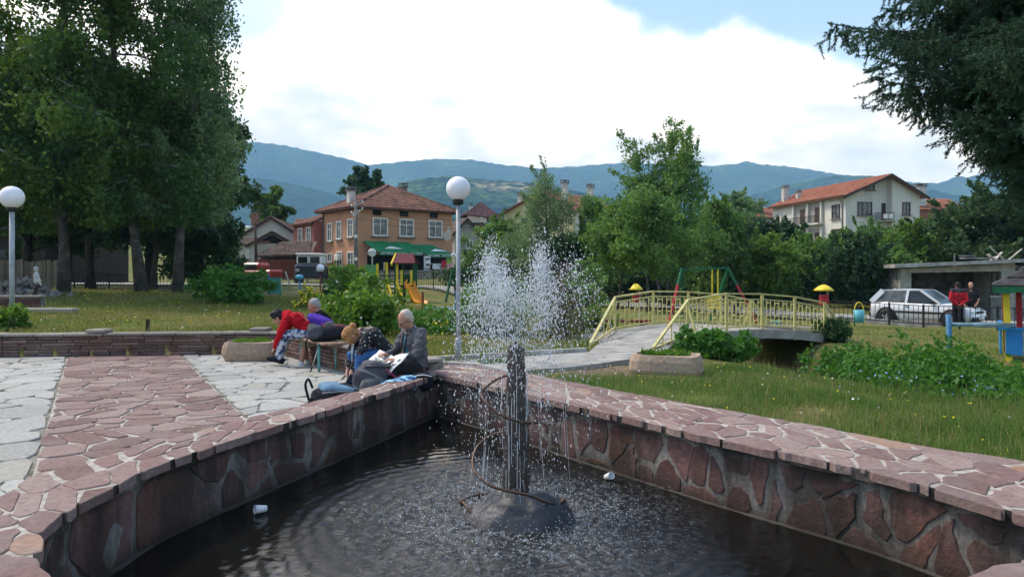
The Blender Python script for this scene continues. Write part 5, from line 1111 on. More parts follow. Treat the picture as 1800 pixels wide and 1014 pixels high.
t = simple_house('house', 'dark tiled house edge between the orange house and the maroon roof', 800, 80, 1.0, 18, 2.6, 5, 4.8, 1.4, P_GREY, T_DARK, wins=[('f', 1.6, 3.4, .8, 1.0)])
# big white house on the right
WH = thing('house', 'large three storey white house with red tiled roof and balconies', 'house', (39.7, 88, 1.2), math.atan2(.17, .985)); GW, GD, GH, GA, GR = 9.14, 16.8, 9.4, 4.9, 2.3
wallbox(WH, [(0, 0), (GW, 0), (GW, GD), (0, GD)], -3, GH, P_WHITE)
for nm, x0, x1, y in (('gable', 0, GW, 0), ): 
    b = MB(); b.add([(0, 0, GH), (GW, 0, GH), (GA, 0, GH+GR), (0, .3, GH), (GW, .3, GH), (GA, .3, GH+GR)], [(0, 1, 2), (3, 5, 4), (0, 3, 4, 1), (1, 4, 5, 2), (2, 5, 3, 0)]); b.build('gable', P_WHITE, WH)
px0 = 5.5; zj = GH+GR*(GW-px0)/(GW-GA); b = MB(); b.add([(px0, -.9, -3), (GW, -.9, -3), (GW, -.9, GH-.05), (px0, -.9, zj-.08), (px0, -.01, -3), (GW, -.01, -3), (GW, -.01, GH-.05), (px0, -.01, zj-.08)], [(0, 1, 2, 3), (4, 7, 6, 5), (0, 4, 5, 1), (1, 5, 6, 2), (2, 6, 7, 3), (3, 7, 4, 0)]); b.build('bay', P_WHITE, WH)
ovw = .75; slp = GR/GA*ovw; srp = GR/(GW-GA)*ovw; fr = -1.7
rooftiles('roof_slope', (-ovw, GD+.5, GH-slp+.1), (-ovw, fr+.9, GH-slp+.1), (GA, fr, GH+GR+.1), (GA, GD+.5, GH+GR+.1), T_RED, WH); rooftiles('roof_slope', (GW+ovw, fr, GH-srp+.1), (GW+ovw, GD+.5, GH-srp+.1), (GA, GD+.5, GH+GR+.1), (GA, fr, GH+GR+.1), T_RED, WH)
b = MB(); b.bar((-ovw, fr+.92, GH-slp-.08), (GA, fr+.03, GH+GR-.08), .1, .3); b.bar((GW+ovw, fr+.03, GH-srp-.08), (GA, fr+.03, GH+GR-.08), .1, .3); b.build('barge_board', M_WOODD, WH)
b = MB(); b.box((-ovw*.5, GD/2-.2, GH-.12), (ovw, GD+.6, .08)); b.build('soffit', M_WOODD, WH)
def bwin(o, u, n, x, z, w, h, mull=1): return window(WH, o, u, n, x, z, w, h, 'brown', mull, trans=False)
for z in (8.05-1.2+.9, 4.85): bwin((0, 0, 0), u0, n0, 2.5, z, 1.9, 1.6, 2 if z > 6 else 2); bwin((0, -.9, 0), u0, n0, 7.35, z, 1.05, 1.55)
bwin((0, 0, 0), u0, n0, 3.2, 10.35, 1.15, .75); 
for z, h in ((7.5, 1.7), (4.3, 2.2)): bwin((0, GD, 0), Vector((0, -1, 0)), n1, GD-1.9, z, 1.6, h)
b = MB(); b.box((5.0, -.02, 7.4), (.55, .05, 2.1)); b.build('balcony_door', M_BROWN, WH)
BAL = MB(); BAL.box((4.6, -.75, 6.25), (1.7, 1.4, .14)); BAL.build('balcony_slab', M_CONC, WH)
bl = MB()
for i in range(12): bl.bar((3.8+i*.145, -1.42, 6.3), (3.8+i*.145, -1.42, 7.2), .03)
for i in range(9): bl.bar((3.8, -1.42+i*.16, 6.3), (3.8, -1.42+i*.16, 7.2), .03)
bl.bar((3.8, -1.42, 7.22), (5.45, -1.42, 7.22), .05); bl.bar((3.8, -1.42, 7.22), (3.8, 0, 7.22), .05); bl.build('balcony_railing', M_IRON, WH)
for x in (4.1, 4.75): b = MB(); b.box((x, -1.6, 6.75), (.5, .28, .55), bev=.03); b.build('air_conditioner', M_FRAME, WH)
b = MB(); b.tube([(-.08, .55, -2), (-.08, .55, 8.3), (-.35, .55, 8.9), (-.6, .55, 9.1)], .08, 7); b.build('drain_pipe', M('grey metal pipe', (.22, .21, .2), .6), WH)
for z in (6.3, 3.1):   # loggias on the long side
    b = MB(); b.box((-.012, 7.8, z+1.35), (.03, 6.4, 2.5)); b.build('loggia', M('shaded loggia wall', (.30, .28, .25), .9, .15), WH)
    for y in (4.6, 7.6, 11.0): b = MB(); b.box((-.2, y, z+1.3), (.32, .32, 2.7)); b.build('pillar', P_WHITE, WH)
    b = MB(); b.box((-.45, 7.8, z-.06), (.95, 6.9, .2)); b.build('balcony_slab', P_WHITE, WH); b = MB()
    for i in range(30): b.bar((-.85, 4.7+i*.215, z), (-.85, 4.7+i*.215, z+.95), .03)
    b.bar((-.85, 4.6, z+.97), (-.85, 11.1, z+.97), .06); b.build('balcony_railing', M_IRON, WH)
    for y in (5.8, 9.2): b = MB(); b.box((-.05, y, z+1.05), (.06, 1.0, 2.0)); b.build('balcony_door', M_BROWN, WH)
chimney(WH, 1.2, 15.6, 9.5, 11.9, .7, M_CHIM); chimney(WH, 1.4, 12.5, 9.6, 10.9, .01+.5, M_CHIM)
t = simple_house('house', 'brick house with bright red roof and white chimney behind the white gable', 1606, 112, 2.0, 6, 8, 7, 8.9, 1.8, M_BRICK, T_RED, gable_front=False, chim=[(1.7, 1.0, 9.4, 12.4, 1.3, M_CHIM)])
t = simple_house('house', 'small brown roof showing between the big birch and the white house', 1258, 100, 1.5, -6, 5, 6, 6.6, 1.9, P_GREY, T_OLD, gable_front=False, chim=[(3.4, 1.4, 7.2, 9.2, .55, M_CONCD)])
t = simple_house('house', 'red tiled roof behind the left end of the white house', 1318, 116, 2.0, 4, 6, 6, 8.0, 1.6, P_GREY, T_RED, gable_front=False, chim=[(2.2, 1.2, 8.6, 10.6, .6, M_CONCD)])
# concrete garage
GG = thing('garage', 'flat roofed grey concrete garage with a wide dark opening', 'garage', (P(1583, 37), 37, -.95), math.radians(-9))
b = MB(); b.slab([(-.5, -.7, 2.66), (6.3, -.7, 2.98), (7.6, 4.4, 2.98), (-.2, 4.4, 2.66)], (0, 0, .17)); b.build('roof_slab', M_CONC, GG)
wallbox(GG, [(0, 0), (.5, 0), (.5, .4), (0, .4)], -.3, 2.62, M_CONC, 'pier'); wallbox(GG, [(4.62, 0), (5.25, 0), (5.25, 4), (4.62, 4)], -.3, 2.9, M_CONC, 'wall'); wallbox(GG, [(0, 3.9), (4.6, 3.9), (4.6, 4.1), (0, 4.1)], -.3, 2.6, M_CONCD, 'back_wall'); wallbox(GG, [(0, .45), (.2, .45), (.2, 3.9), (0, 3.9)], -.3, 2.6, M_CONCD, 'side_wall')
b = MB(); b.slab([(.5, .02, 2.42), (4.62, .02, 2.5), (4.62, .02, 2.85), (.5, .02, 2.63)], (0, .3, 0)); b.build('lintel', M_CONC, GG)
b = MB(); b.box((3.9, 1.2, 3.16), (1.2, .5, .08), rz=.2); b.box((3.6, 1.3, 3.28), (.7, .12, .06), rz=-.2); b.bar((2.9, 1, 2.95), (2.9, 1, 3.4), .05); b.build('roof_clutter', M_CONCD, GG)
t = thing('yard_wall', 'stained concrete yard wall with an iron frame right of the garage', 'wall', (P(1742, 36.4), 36.4, -.9), math.radians(-12)); wallbox(t, [(0, 0), (7, 0), (7, .3), (0, .3)], -.3, 1.15, M_CONCD); b = MB(); b.box((3.5, .15, 1.2), (7.1, .42, .1)); b.build('cap', M_CONC, t); b = MB()
for x in (.1, .35, 2.4): b.bar((x, .15, 1.2), (x, .15, 2.5), .06)
b.bar((.1, .15, 2.5), (2.4, .15, 2.5), .05); b.build('iron_frame', M_IRON, t)
t = thing('scrap_heap', 'pile of pale broken boards and scrap on the roof by the garage', 'scrap', (P(1778, 38), 38, 1.85)); rr_ = random.Random(4); wallbox(t, [(-1.2, 0), (3, 0), (3, 3), (-1.2, 3)], -2.9, 0, M_CONCD, 'outhouse')
for i in range(11):
    a = Vector((rr_.uniform(-1.1, .9), rr_.uniform(0, .8), rr_.uniform(0, .25))); e = a+Vector((rr_.uniform(-.9, .9), rr_.uniform(-.2, .4), rr_.uniform(.1, 1.0) if i < 6 else .1)); b = MB(); b.bar(a, e, rr_.uniform(.08, .22), .035); b.build('board', M('pale scrap board', (.40, .37, .33), .85, .3), t)
# ---------------------------------------------------------------- streets, paths, walls near the square
def ribbon(name, line, w, m, lift=.03, step=1.0, kind='structure', seg=4):
    L = resample(line, step); V = []; Fs = []
    for i, p in enumerate(L):
        t = L[min(i+1, len(L)-1)]-L[max(i-1, 0)]; t /= np.linalg.norm(t)+1e-9; n = np.array((-t[1], t[0]))
        for k in range(seg+1): q = p+n*w*(k/seg-.5); V.append((q[0], q[1], gz(*q)+lift+.04*0))
    for i in range(len(L)-1):
        for k in range(seg): a = i*(seg+1)+k; Fs.append((a, a+1, a+seg+2, a+seg+1))
    mb = MB(); mb.add(V, Fs, True); o = mb.build(name, m, None, kind); return o
M_ROAD = M('dusty pale street', (.30, .285, .25), .95, .25, 1.2, bump=.3, coord='World')
road_l = [(-60, 110), (-50, 92), (-36, 58), (-27, 45), (-20, 42.5), (-12, 44), (-6, 47), (0, 45), (6, 39), (14, 32.2), (19, 29.4), (28, 28.2), (40, 28)]
ribbon('road', [tuple(p) for p in catmull(road_l, 6)], 4.6, M_ROAD, .09, 1.2)
kb = MB(); kl = resample([tuple(p) for p in catmull([(8, 35.0), (13, 30.4), (17, 27.0), (22, 25.4), (30, 25)], 6)], .9)
for a, b_ in zip(kl[:-1], kl[1:]): kb.bar((a[0], a[1], gz(*a)+.09), (b_[0], b_[1], gz(*b_)+.09), .22, .26)
tag(kb.build('kerb', M_CONC, None), kind='structure')
# raised concrete path from the lamp to the bridge
def Z3(px, py): v = W(px, py, z=.30); return (v.x, v.y)
pp = [Z3(892, 652), Z3(950, 648.5), Z3(1010, 644), Z3(1065, 637), Z3(1112, 630), Z3(1168, 619.5), Z3(1036, 618), Z3(960, 623.5), Z3(905, 627), Z3(838, 631), Z3(762, 635.5), Z3(838, 640)]
b = MB(); b.prism(pp, .12, .30); tag(b.build('path', M_CONC, None), kind='structure')
b = MB()
for i in range(5): a, c = np.array(Z3(748, 634.5)), np.array(Z3(1030, 617.6)); p, q = a+(c-a)*(i/5+.004), a+(c-a)*((i+1)/5-.004); b.bar((p[0], p[1], .28), (q[0], q[1], .28), .10, .16)
tag(b.build('path_kerb', M_CONC, None), kind='structure')
# low retaining wall of thin stone courses
RW = thing('retaining_wall', 'low wall of thin dark red stone courses edging the paved square', 'wall', (0, 0, 0))
M_COURSE = stonemat('thin red wall course', [(0, (.085, .045, .038)), (.4, (.14, .075, .06)), (.8, (.19, .11, .09)), (1, (.22, .15, .12))], dirt=.4)
M_CAP = stonemat('lichen grey wall cap', [(0, (.20, .17, .15)), (1, (.30, .27, .23))], dirt=.5)
wl = np.array(wall_line); wseg = np.r_[0, np.cumsum(np.linalg.norm(np.diff(wl, axis=0), axis=1))]
def wat(s): return np.array([np.interp(s, wseg, wl[:, 0]), np.interp(s, wseg, wl[:, 1])])
def wtan(s): t = wat(min(wseg[-1], s+.01))-wat(max(0, s-.01)); return t/np.linalg.norm(t)
core = MB(); top_pts = [tuple(p) for p in wl]; back_pts = []
for i, p in enumerate(wl): t = wtan(wseg[i]); back_pts.append((p[0]-t[1]*.28, p[1]+t[0]*.28))
fr_ = [(p[0]-wtan(wseg[i])[1]*.03, p[1]+wtan(wseg[i])[0]*.03) for i, p in enumerate(wl)]
core.prism(fr_+back_pts[::-1], -.2, .36); core.build('core', M_MORTW, RW)
s0 = wseg[1]-3.6; nb = 0
for c_ in range(6):
    s = s0+RNG.uniform(0, .3)
    while s < wseg[-1]-.1:
        L = RNG.uniform(.26, .62); e = min(s+L, wseg[-1])
        for br in wseg[1:-1]:
            if s < br < e: e = br
        if e-s > .06:
            m_ = (s+e)/2; p = wat(m_); t = wtan(m_); b = MB(); b.box((0, 0, 0), (e-s-.012, .11, .052), bev=.008); o = b.build('course_stone', M_COURSE, RW)
            o.location = (p[0]-t[1]*(.045+RNG.uniform(-.012, .012)), p[1]+t[0]*(.045), .032+c_*.061+RNG.uniform(-.004, .004)); o.rotation_euler = (RNG.uniform(-.03, .03), RNG.uniform(-.006, .006), math.atan2(t[1], t[0])); nb += 1
        s = e if e in wseg[1:-1] else s+L
s = s0
while s < wseg[-1]-.05:
    L = RNG.uniform(.5, .95); e = min(s+L, wseg[-1])
    for br in wseg[1:-1]:
        if s < br < e: e = br
    if e-s > .05:
        m_ = (s+e)/2; p = wat(m_); t = wtan(m_); b = MB(); b.box((0, 0, 0), (e-s-.01, .34, .05), bev=.012); o = b.build('cap_stone', M_CAP, RW); o.location = (p[0]-t[1]*.13, p[1]+t[0]*.13, .395+RNG.uniform(-.004, .01)); o.rotation_euler = (RNG.uniform(-.02, .02), 0, math.atan2(t[1], t[0]))
    s = e
for px in (168, 455): p = W(px, 583, d=13.85 if px < 300 else 14.2); b = MB(); b.box((0, 0, 0), (.34, .34, .06), bev=.012); o = b.build('cap_stone', M_CAP, RW); o.location = (p.x, p.y+.12, .46)
# lamps
M_GLOBE = M('opal globe', (.80, .80, .83), .28, .02, spec=.5); M_POLE = M('galvanised grey pole', (.36, .38, .40), .55, .2, 5, metal=.2)
def lamp(name, label, px, d, ytop, rg, rp, polem, base=None, z=None):
    x = P(px, d); z0 = gz(x, d) if z is None else z; H = CH-(ytop-HZ)/F*d-z0; t = thing(name, label, 'street lamp', (x, d, z0), 0, 'globe lamps round the square'); b = MB(); b.tube([(0, 0, -.1), (0, 0, H-2*rg)], rp, 14); po = b.build('pole', polem, t)
    b = MB(); b.lathe([(rp*1.05, -.06), (rg*.42, -.05), (rg*.46, .0), (rg*.40, .035)], 20, (0, 0, H-2*rg)); b.build('collar', M_IRON, po); b = MB(); b.lathe([(rp*1.5, 0), (rp*1.5, .3), (rp*1.04, .34)], 14); b.build('base_sleeve', polem, po); b = MB(); b.ell((0, 0, H-rg*.97), rg, 32, 20); b.build('globe', M_GLOBE, t); return t
lamp('globe_lamp', 'tall globe lamp standing at the far corner of the pool', 805.5, 10.7, 311, .175, .032, M_POLE, z=.285)
lamp('globe_lamp', 'globe lamp standing on the raised lawn under the birches', 21, 15.6, 328, .235, .050, M_POLE)
M_REDP = M('dark red painted steel', (.20, .022, .022), .55, .25, 4); M_BLUEP = M('blue painted steel', (.05, .17, .33), .5, .25, 4); M_TEAL = M('teal painted steel', (.12, .34, .32), .5, .25, 5); M_YEL = M('yellow painted steel', (.72, .55, .04), .5, .15, 4)
lamp('globe_lamp', 'small low globe lamp on a dark red post near the van', 563, 27, 464.5, .145, .022, M_REDP)
# stone planters
M_PLANT = stonemat('rough pinkish planter stone', [(0, (.36, .26, .19)), (1, (.42, .31, .22))], dirt=.35)
def planter(label, px, d, z, rz_, col=None):
    t = thing('stone_planter', label, 'planter', (P(px, d), d, z), rz_, 'carved stone planters'); b = MB(); n = 16; rx, ry, h = .5, .34, .33
    def ring(k, zz, ex=.55, w=0): return [(rx*k*math.copysign(abs(math.cos(a))**ex, math.cos(a)), ry*k*math.copysign(abs(math.sin(a))**ex, math.sin(a)), zz+w*math.cos(3*a)*.012) for a in [2*PI*(i+.5)/n for i in range(n)]]
    R = [ring(.82, -.03), ring(.90, .02), ring(1.0, .13, w=1), ring(.97, .25, w=1), ring(.90, h, w=1), ring(.80, h+.005, .8), ring(.74, h-.07, .9)]; V = sum(R, []); b.add(V, [(k*n+i, k*n+(i+1) % n, (k+1)*n+(i+1) % n, (k+1)*n+i) for k in range(len(R)-1) for i in range(n)]+[tuple(range(n-1, -1, -1))]); b.build('trough', M_PLANT, t)
    s = MB(); s.add(ring(.76, h-.06, .9), [tuple(range(n))]); s.build('soil', M('planter soil', (.05, .038, .026), .95, .4, 12), t)
    nq = 420; a = RNG.random(nq)*2*PI; r = RNG.random(nq)**.5*.68; X, Y = rx*r*np.cos(a), ry*r*np.sin(a); V = []
    C = np.stack([X, Y, h-.05+RNG.random(nq)*.08], -1); leaf_mesh('plants', C, .045, LM_BUSH, t, droop=-.8, aspect=2.2, kind='stuff'); return t
planter('oblong stone planter standing against the low wall on the square', 443, 13.25, 0, math.radians(6)); planter('oblong stone planter with grass beside the bridge path', 1171, 10.0, .14, math.radians(-14))
# bench
BN = thing('bench', 'wooden slat bench on teal steel legs by the low wall', 'bench', (-3.19, 12.16, 0), math.atan2(-.84, .55)); WOODB = M('worn bench plank', (.34, .22, .15), .75, .3, 6, stretch=(.6, 6, 6))
for y in (-.13, 0, .13): b = MB(); b.box((0, y, .455), (1.55, .11, .032), bev=.006); b.build('plank', WOODB, BN)
for x in (-.47, .47):
    for y in (-.14, .14): b = MB(); b.tube([(x, y, 0), (x, y, .43)], .024, 10); b.build('leg', M_TEAL, BN)
    b = MB(); b.box((x, 0, .428), (.04, .34, .02)); b.build('bracket', M_TEAL, BN)
# ---------------------------------------------------------------- footbridge
BR = thing('footbridge', 'small arched concrete footbridge with pale yellow scrollwork railings', 'bridge', (0, 0, 0)); A0 = np.array((3.3, 13.9)); D0 = np.array((3.72, 2.70)); N0 = np.array((-.587, .809))*1.95
M_RAIL = M('pale yellow railing paint', (.56, .50, .20), .55, .18, 6)
def dz(t): return float(np.interp(t, [-.6, -.35, 0, .25, .5, .75, 1, 1.25, 1.5], [.20, .26, .33, .41, .40, .31, .16, -.02, -.12]))
V = []; ts = np.linspace(-.22, 1.4, 34); b = MB()
rows = [(np.array(Z3(1168, 619.5)), np.array(Z3(1036, 618.0)), .305), (np.array((2.75, 12.75)), np.array((1.75, 14.0)), .31)]
for p, q, z in rows: V += [(*p, z), (*q, z), (*q, z-.17), (*p, z-.17)]
for t in ts: p = A0+D0*t-N0*.06; q = A0+D0*t+N0*1.06; z = dz(t); V += [(*p, z), (*q, z), (*q, z-.19), (*p, z-.19)]
nrow = len(V)//4; b.add(V, [(4*i+k, 4*i+(k+1) % 4, 4*i+4+(k+1) % 4, 4*i+4+k) for i in range(nrow-1) for k in range(4)]+[(0, 1, 2, 3), (4*nrow-4, 4*nrow-1, 4*nrow-2, 4*nrow-3)]); b.build('deck', M_CONC, BR)
for t in (-.02, 1.12): p, q = A0+D0*t, A0+D0*t+N0; b = MB(); b.bar((*p, -.35), (*q, -.35), .45, 1.2); b.build('abutment', M_CONCD, BR)
# one baluster with its leaf scrolls, shared by all
bm_ = MB(); bm_.bar((0, 0, 0), (0, 0, 1), .013)
for zz, s in ((.16, 1), (.36, -1), (.62, 1), (.84, -1)):
    q = [(s*.006+s*.05*math.sin(a*.9), 0, zz+.055*(1-math.cos(a))*.5+.03*math.sin(a)) for a in (0, .7, 1.4, 2.2, 3.0)]; bm_.tube(q, [.008, .011, .013, .011, .006], 5); bm_.ell((s*.052, 0, zz+.05), (.022, .012, .018), 6, 4)
bal = bm_.mesh('baluster')
def rail_side(off, start, end, sgn):
    ts_ = [0, .25, .5, .75, 1.0]; base = [A0+D0*t+N0*off for t in ts_]; zt = [1.03, 1.13, 1.10, 1.02, .86]; zb = [dz(t)+.06 for t in ts_]
    for (p, z1, z0) in zip(base, zt, zb): b = MB(); b.bar((*p, z0-.28), (*p, z1), .05); b.build('post', M_RAIL, BR)
    for i in range(4):
        p, q = base[i], base[i+1]
        for nm, za, zb_, w, h in (('handrail', zt[i]+.01, zt[i+1]+.01, .055, .03), ('upper_rail', zt[i]-.1, zt[i+1]-.1, .022, .022), ('lower_rail', zb[i], zb[i+1], .03, .03)): b = MB(); b.bar((*p, za), (*q, zb_), w, h); b.build(nm, M_RAIL, BR)
        for k in range(1, 8):
            f = k/8; r = p*(1-f)+q*f; z0 = zb[i]*(1-f)+zb[i+1]*f; z1 = (zt[i]-.1)*(1-f)+(zt[i+1]-.1)*f; o = link('baluster', bal, M_RAIL, BR); o.location = (r[0], r[1], z0); o.scale = (1, 1, z1-z0); o.rotation_euler = (0, 0, math.atan2(D0[1], D0[0])+(PI if k % 2 else 0))
    # sloping end rails
    for (e, ze, i) in ((start, .33, 0), (end, -.02, 4)):
        if e is None: continue
        p = base[i]; e = np.array(e); b = MB(); b.bar((*p, zt[i]), (*e, ze), .045, .035); b.build('sloping_rail', M_RAIL, BR); b = MB(); b.bar((*p, zb[i]+.02), (*e, ze-.02), .03, .025); b.build('lower_rail', M_RAIL, BR); b = MB(); b.bar((*e, ze-.15), (*e, ze+.01), .035); b.build('post', M_RAIL, BR)
        for f in (.25, .5, .75): r = p*(1-f)+e*f; b = MB(); b.bar((*r, zb[i]*(1-f)+ze*f-.1), (*r, zt[i]*(1-f)+ze*f), .02); b.build('end_bar', M_RAIL, BR)
    for i in (0, 4): p = base[i]; o2 = p-N0/1.95*.42*sgn; b = MB(); b.bar((*p, zt[i]-.08), (*o2, dz(ts_[i])-.45), .035); b.build('brace', M_RAIL, BR)
rail_side(0.0, (2.32, 12.15), (7.9, 17.3), 1); rail_side(1.0, (1.36, 12.85), (6.8, 18.8), -1)
# dark stream in the ditch under the bridge
ribbon('stream', [(4.4, 21), (4.95, 18), (5.2, 15.6), (5.25, 12.8), (5.55, 11)], .5, M('murky stream water', (.018, .014, .010), .15, .3, 3, spec=.5), .06, .4)
b = MB(); b.box((0, 0, 0), (2.2, .35, .35), bev=.03); o = b.build('ditch_kerb', M_CONCD, None); o.location = (8.9, 10.6, -.02); o.rotation_euler = (0, 0, -.25); tag(o, 'short concrete edging block at the ditch end', 'edging')
# ---------------------------------------------------------------- rails, fences, posts
RL = thing('pipe_rail', 'blue pipe rail with a leaning post on the far bank of the ditch', 'rail', (P(1669, 12.2), 12.2, 0)); b = MB(); b.tube([(.03, 0, -.1), (-.02, 0, .87)], .042, 12); b.build('post', M_BLUEP, RL); b = MB(); b.tube([(0, .05, .70), (1.4, .5, .66)], .036, 10); b.build('rail', M('pale blue worn paint', (.26, .40, .46), .55, .3, 6), RL)
def iron_fence(label, line, h, npanel, gap=.14, lean=0, m=None, z=None, group='black iron street fences', name='iron_fence', nose=.0):
    L = resample(line, 99); A, B = np.array(line[0]), np.array(line[1]); ln = np.linalg.norm(B-A); u = (B-A)/ln; t = thing(name, label, 'fence', (A[0], A[1], 0), 0, group); m = m or M_IRON
    for k in range(npanel):
        p, q = A+(B-A)*k/npanel, A+(B-A)*(k+1)/npanel; zp, zq = gz(*p)+.05, gz(*q)+.05; lp, lq = p-A, q-A
        b = MB(); b.bar((*lp, zp-.15), (*lp, zp+h+.04), .055); b.build('post', m, t); f = MB(); f.bar((*lp, zp+h), (*lq, zq+h), .035); f.bar((*lp, zp+.10), (*lq, zq+.10), .035); n = int(np.linalg.norm(q-p)/gap)
        for i in range(1, n): s = i/n; r = lp+(lq-lp)*s; z0 = zp+(zq-zp)*s; f.bar((r[0], r[1], z0+.10), (r[0], r[1], z0+h+nose), .016)
        f.build('panel', m, t, kind='stuff')
    return t
iron_fence('black iron fence between the bank and the silver car', [(P(1452, 28.5), 28.5), (P(1900, 23.5), 23.5)], .74, 7)
iron_fence('black iron fence running behind the swing and the birches', [(P(1000, 37), 37), (P(1440, 29), 29)], .7, 7)
iron_fence('black iron fence below the café terrace behind the slide', [(P(724, 45), 45), (P(960, 43), 43)], 1.2, 6)
iron_fence('black iron fence in front of the orange house wall', [(P(540, 48), 48), (P(722, 47.5), 47.5)], 1.0, 5)
iron_fence('dark picket fence at the street left of the birch trunk', [(P(-30, 34), 34), (P(222, 36), 36)], .62, 8, .11, nose=.14)
iron_fence('black iron fence panel between the two birch trunks and the bush', [(P(276, 35), 35), (P(442, 35), 35)], .75, 4)
# pale plinth under the fence and a kerb slab
b = MB(); b.box((0, 0, .0), (4.4, .35, .5)); o = b.build('plinth', M('pale plinth concrete', (.42, .40, .36), .9, .2, 3), None); o.location = (P(350, 35.2), 35.3, gz(P(350, 35.2), 35.2)+.0); tag(o, 'pale concrete plinth under the fence by the birch trunk', 'plinth')
b = MB(); b.box((0, 0, 0), (2.2, .4, .12), bev=.02); o = b.build('slab', M_CONC, None); o.location = (P(385, 27), 27, gz(P(385, 27), 27)+.06); tag(o, 'pale kerb slab lying left of the round bush', 'slab')
# brick stub walls and kerb on the left lawn
SW = thing('brick_stub_wall', 'short dark brick wall on the lawn beside the globe lamp', 'wall', (P(-40, 19.8), 19.8, gz(P(0, 20), 20)), math.radians(2)); wallbox(SW, [(0, .03), (1.62, .03), (1.62, .3), (0, .3)], -.2, .30, M_MORTW, 'core')
for r in range(5):
    x = -.02
    while x < 1.6: L = RNG.uniform(.25, .45); e = min(1.64, x+L); b = MB(); b.box(((x+e)/2, .02, .04+r*.062), (e-x-.012, .1, .05), bev=.006); b.build('brick', M_COURSE, SW); x = e
b = MB(); b.box((.8, .15, .345), (1.7, .36, .05), bev=.01); b.build('cap', M_CAP, SW)
b = MB(); b.box((0, 0, .06), (1.5, .28, .14), bev=.03); o = b.build('kerb_stone', M_CAP, None); o.location = (P(80, 18.2), 18.2, gz(P(80, 18.2), 18.2)); tag(o, 'long weathered kerb stone in the lawn beside the lamp', 'kerb')
b = MB(); b.box((0, 0, .03), (.55, .5, .1), bev=.02); o = b.build('step_stone', M_CAP, None); o.location = (P(12, 18.4), 18.4, gz(P(12, 18.4), 18.4)); tag(o, 'flat stone slab at the foot of the lawn lamp', 'slab')
b = MB(); b.bar((0, 0, -.1), (.01, 0, .26), .055); o = b.build('wooden_stake', M_WOODD, None); o.location = (P(259, 14.7), 14.7, gz(P(259, 14.7), 14.7)); tag(o, 'short brown stake standing in the lawn behind the wall', 'stake')
# rubble heap with white stone figure
HP = thing('rubble_heap', 'heap of grey rubble under the trees by the plank fence', 'rubble', (P(40, 24), 24, gz(P(40, 24), 24))); rr_ = random.Random(9)
M_RUB = stonemat('grey rubble', [(0, (.10, .095, .09)), (1, (.24, .22, .20))], dirt=.3)
rk = bmesh.new(); bmesh.ops.create_icosphere(rk, subdivisions=1, radius=1)
for v in rk.verts: v.co *= 1+rr_.uniform(-.28, .2)
rme = bpy.data.meshes.new('rock'); rk.to_mesh(rme); rk.free(); rme.materials.append(M_RUB)
for i in range(150):
    x = rr_.gauss(0, .62); y = rr_.gauss(0, .4); top = .62*math.exp(-(x/.85)**2-(y/.6)**2); s = rr_.uniform(.05, .14); o = bpy.data.objects.new('rock', rme); COL.objects.link(o); o.parent = HP; o.location = (x, y, rr_.uniform(.2, 1)*top); o.scale = (s*rr_.uniform(.8, 1.5), s, s*rr_.uniform(.5, .9)); o.rotation_euler = (rr_.uniform(0, 6), rr_.uniform(0, 6), rr_.uniform(0, 6))
# plank fence and barn behind
FN = thing('plank_fence', 'weathered upright plank fence under the trees', 'fence', (P(-40, 32), 32, gz(P(0, 32), 32)), math.radians(-2)); WOODG = M('grey weathered plank', (.15, .125, .09), .9, .35, 5, rand=.3, stretch=(5, 5, .6)); pm = MB(); pm.box((0, 0, .6), (.15, .025, 1.2)); pme = pm.mesh('plank')
for i in range(24): o = link('plank', pme, WOODG, FN); o.location = (i*.165, rr_.uniform(-.01, .01), rr_.uniform(-.08, .03)); o.rotation_euler = (0, rr_.uniform(-.02, .02), 0)
b = MB(); b.box((1.9, .04, .3), (4, .05, .08)); b.box((1.9, .04, .95), (4, .05, .08)); b.build('rail', M_WOODD, FN)
BA = thing('barn', 'dark plank barn behind the left birch trunks', 'barn', (P(-60, 46), 46, .7), math.radians(3)); wallbox(BA, [(0, 0), (7.6, 0), (7.6, 5), (0, 5)], -1, 3.2, M('dark barn plank', (.045, .036, .028), .9, .4, 3, stretch=(5, 5, .5)))
rooftiles('roof_slope', (-.4, -.5, 3.1), (8, -.5, 3.1), (8, 2.5, 4.6), (-.4, 2.5, 4.6), T_DARK, BA); b = MB(); b.box((5.6, -.03, 1.3), (1.6, .05, 2.4)); b.build('door', M_VOID, BA); b = MB(); b.box((2.4, -.03, 1.7), (.9, .05, .9)); b.build('window', M_GLASSD, BA)
t = thing('kiosk', 'small pale grey kiosk far down the street', 'kiosk', (P(166, 98), 98, gz(P(168, 98), 98)), .1); wallbox(t, [(0, 0), (1.7, 0), (1.7, 1.6), (0, 1.6)], -.3, 1.5, M('kiosk sheet', (.42, .44, .45), .6, .15)); b = MB(); b.box((.85, -.02, .95), (1.1, .05, .7)); b.build('window', M_GLASSD, t); b = MB(); b.box((.85, .7, 1.55), (1.9, 1.9, .1)); b.build('roof', M_CHIM, t)
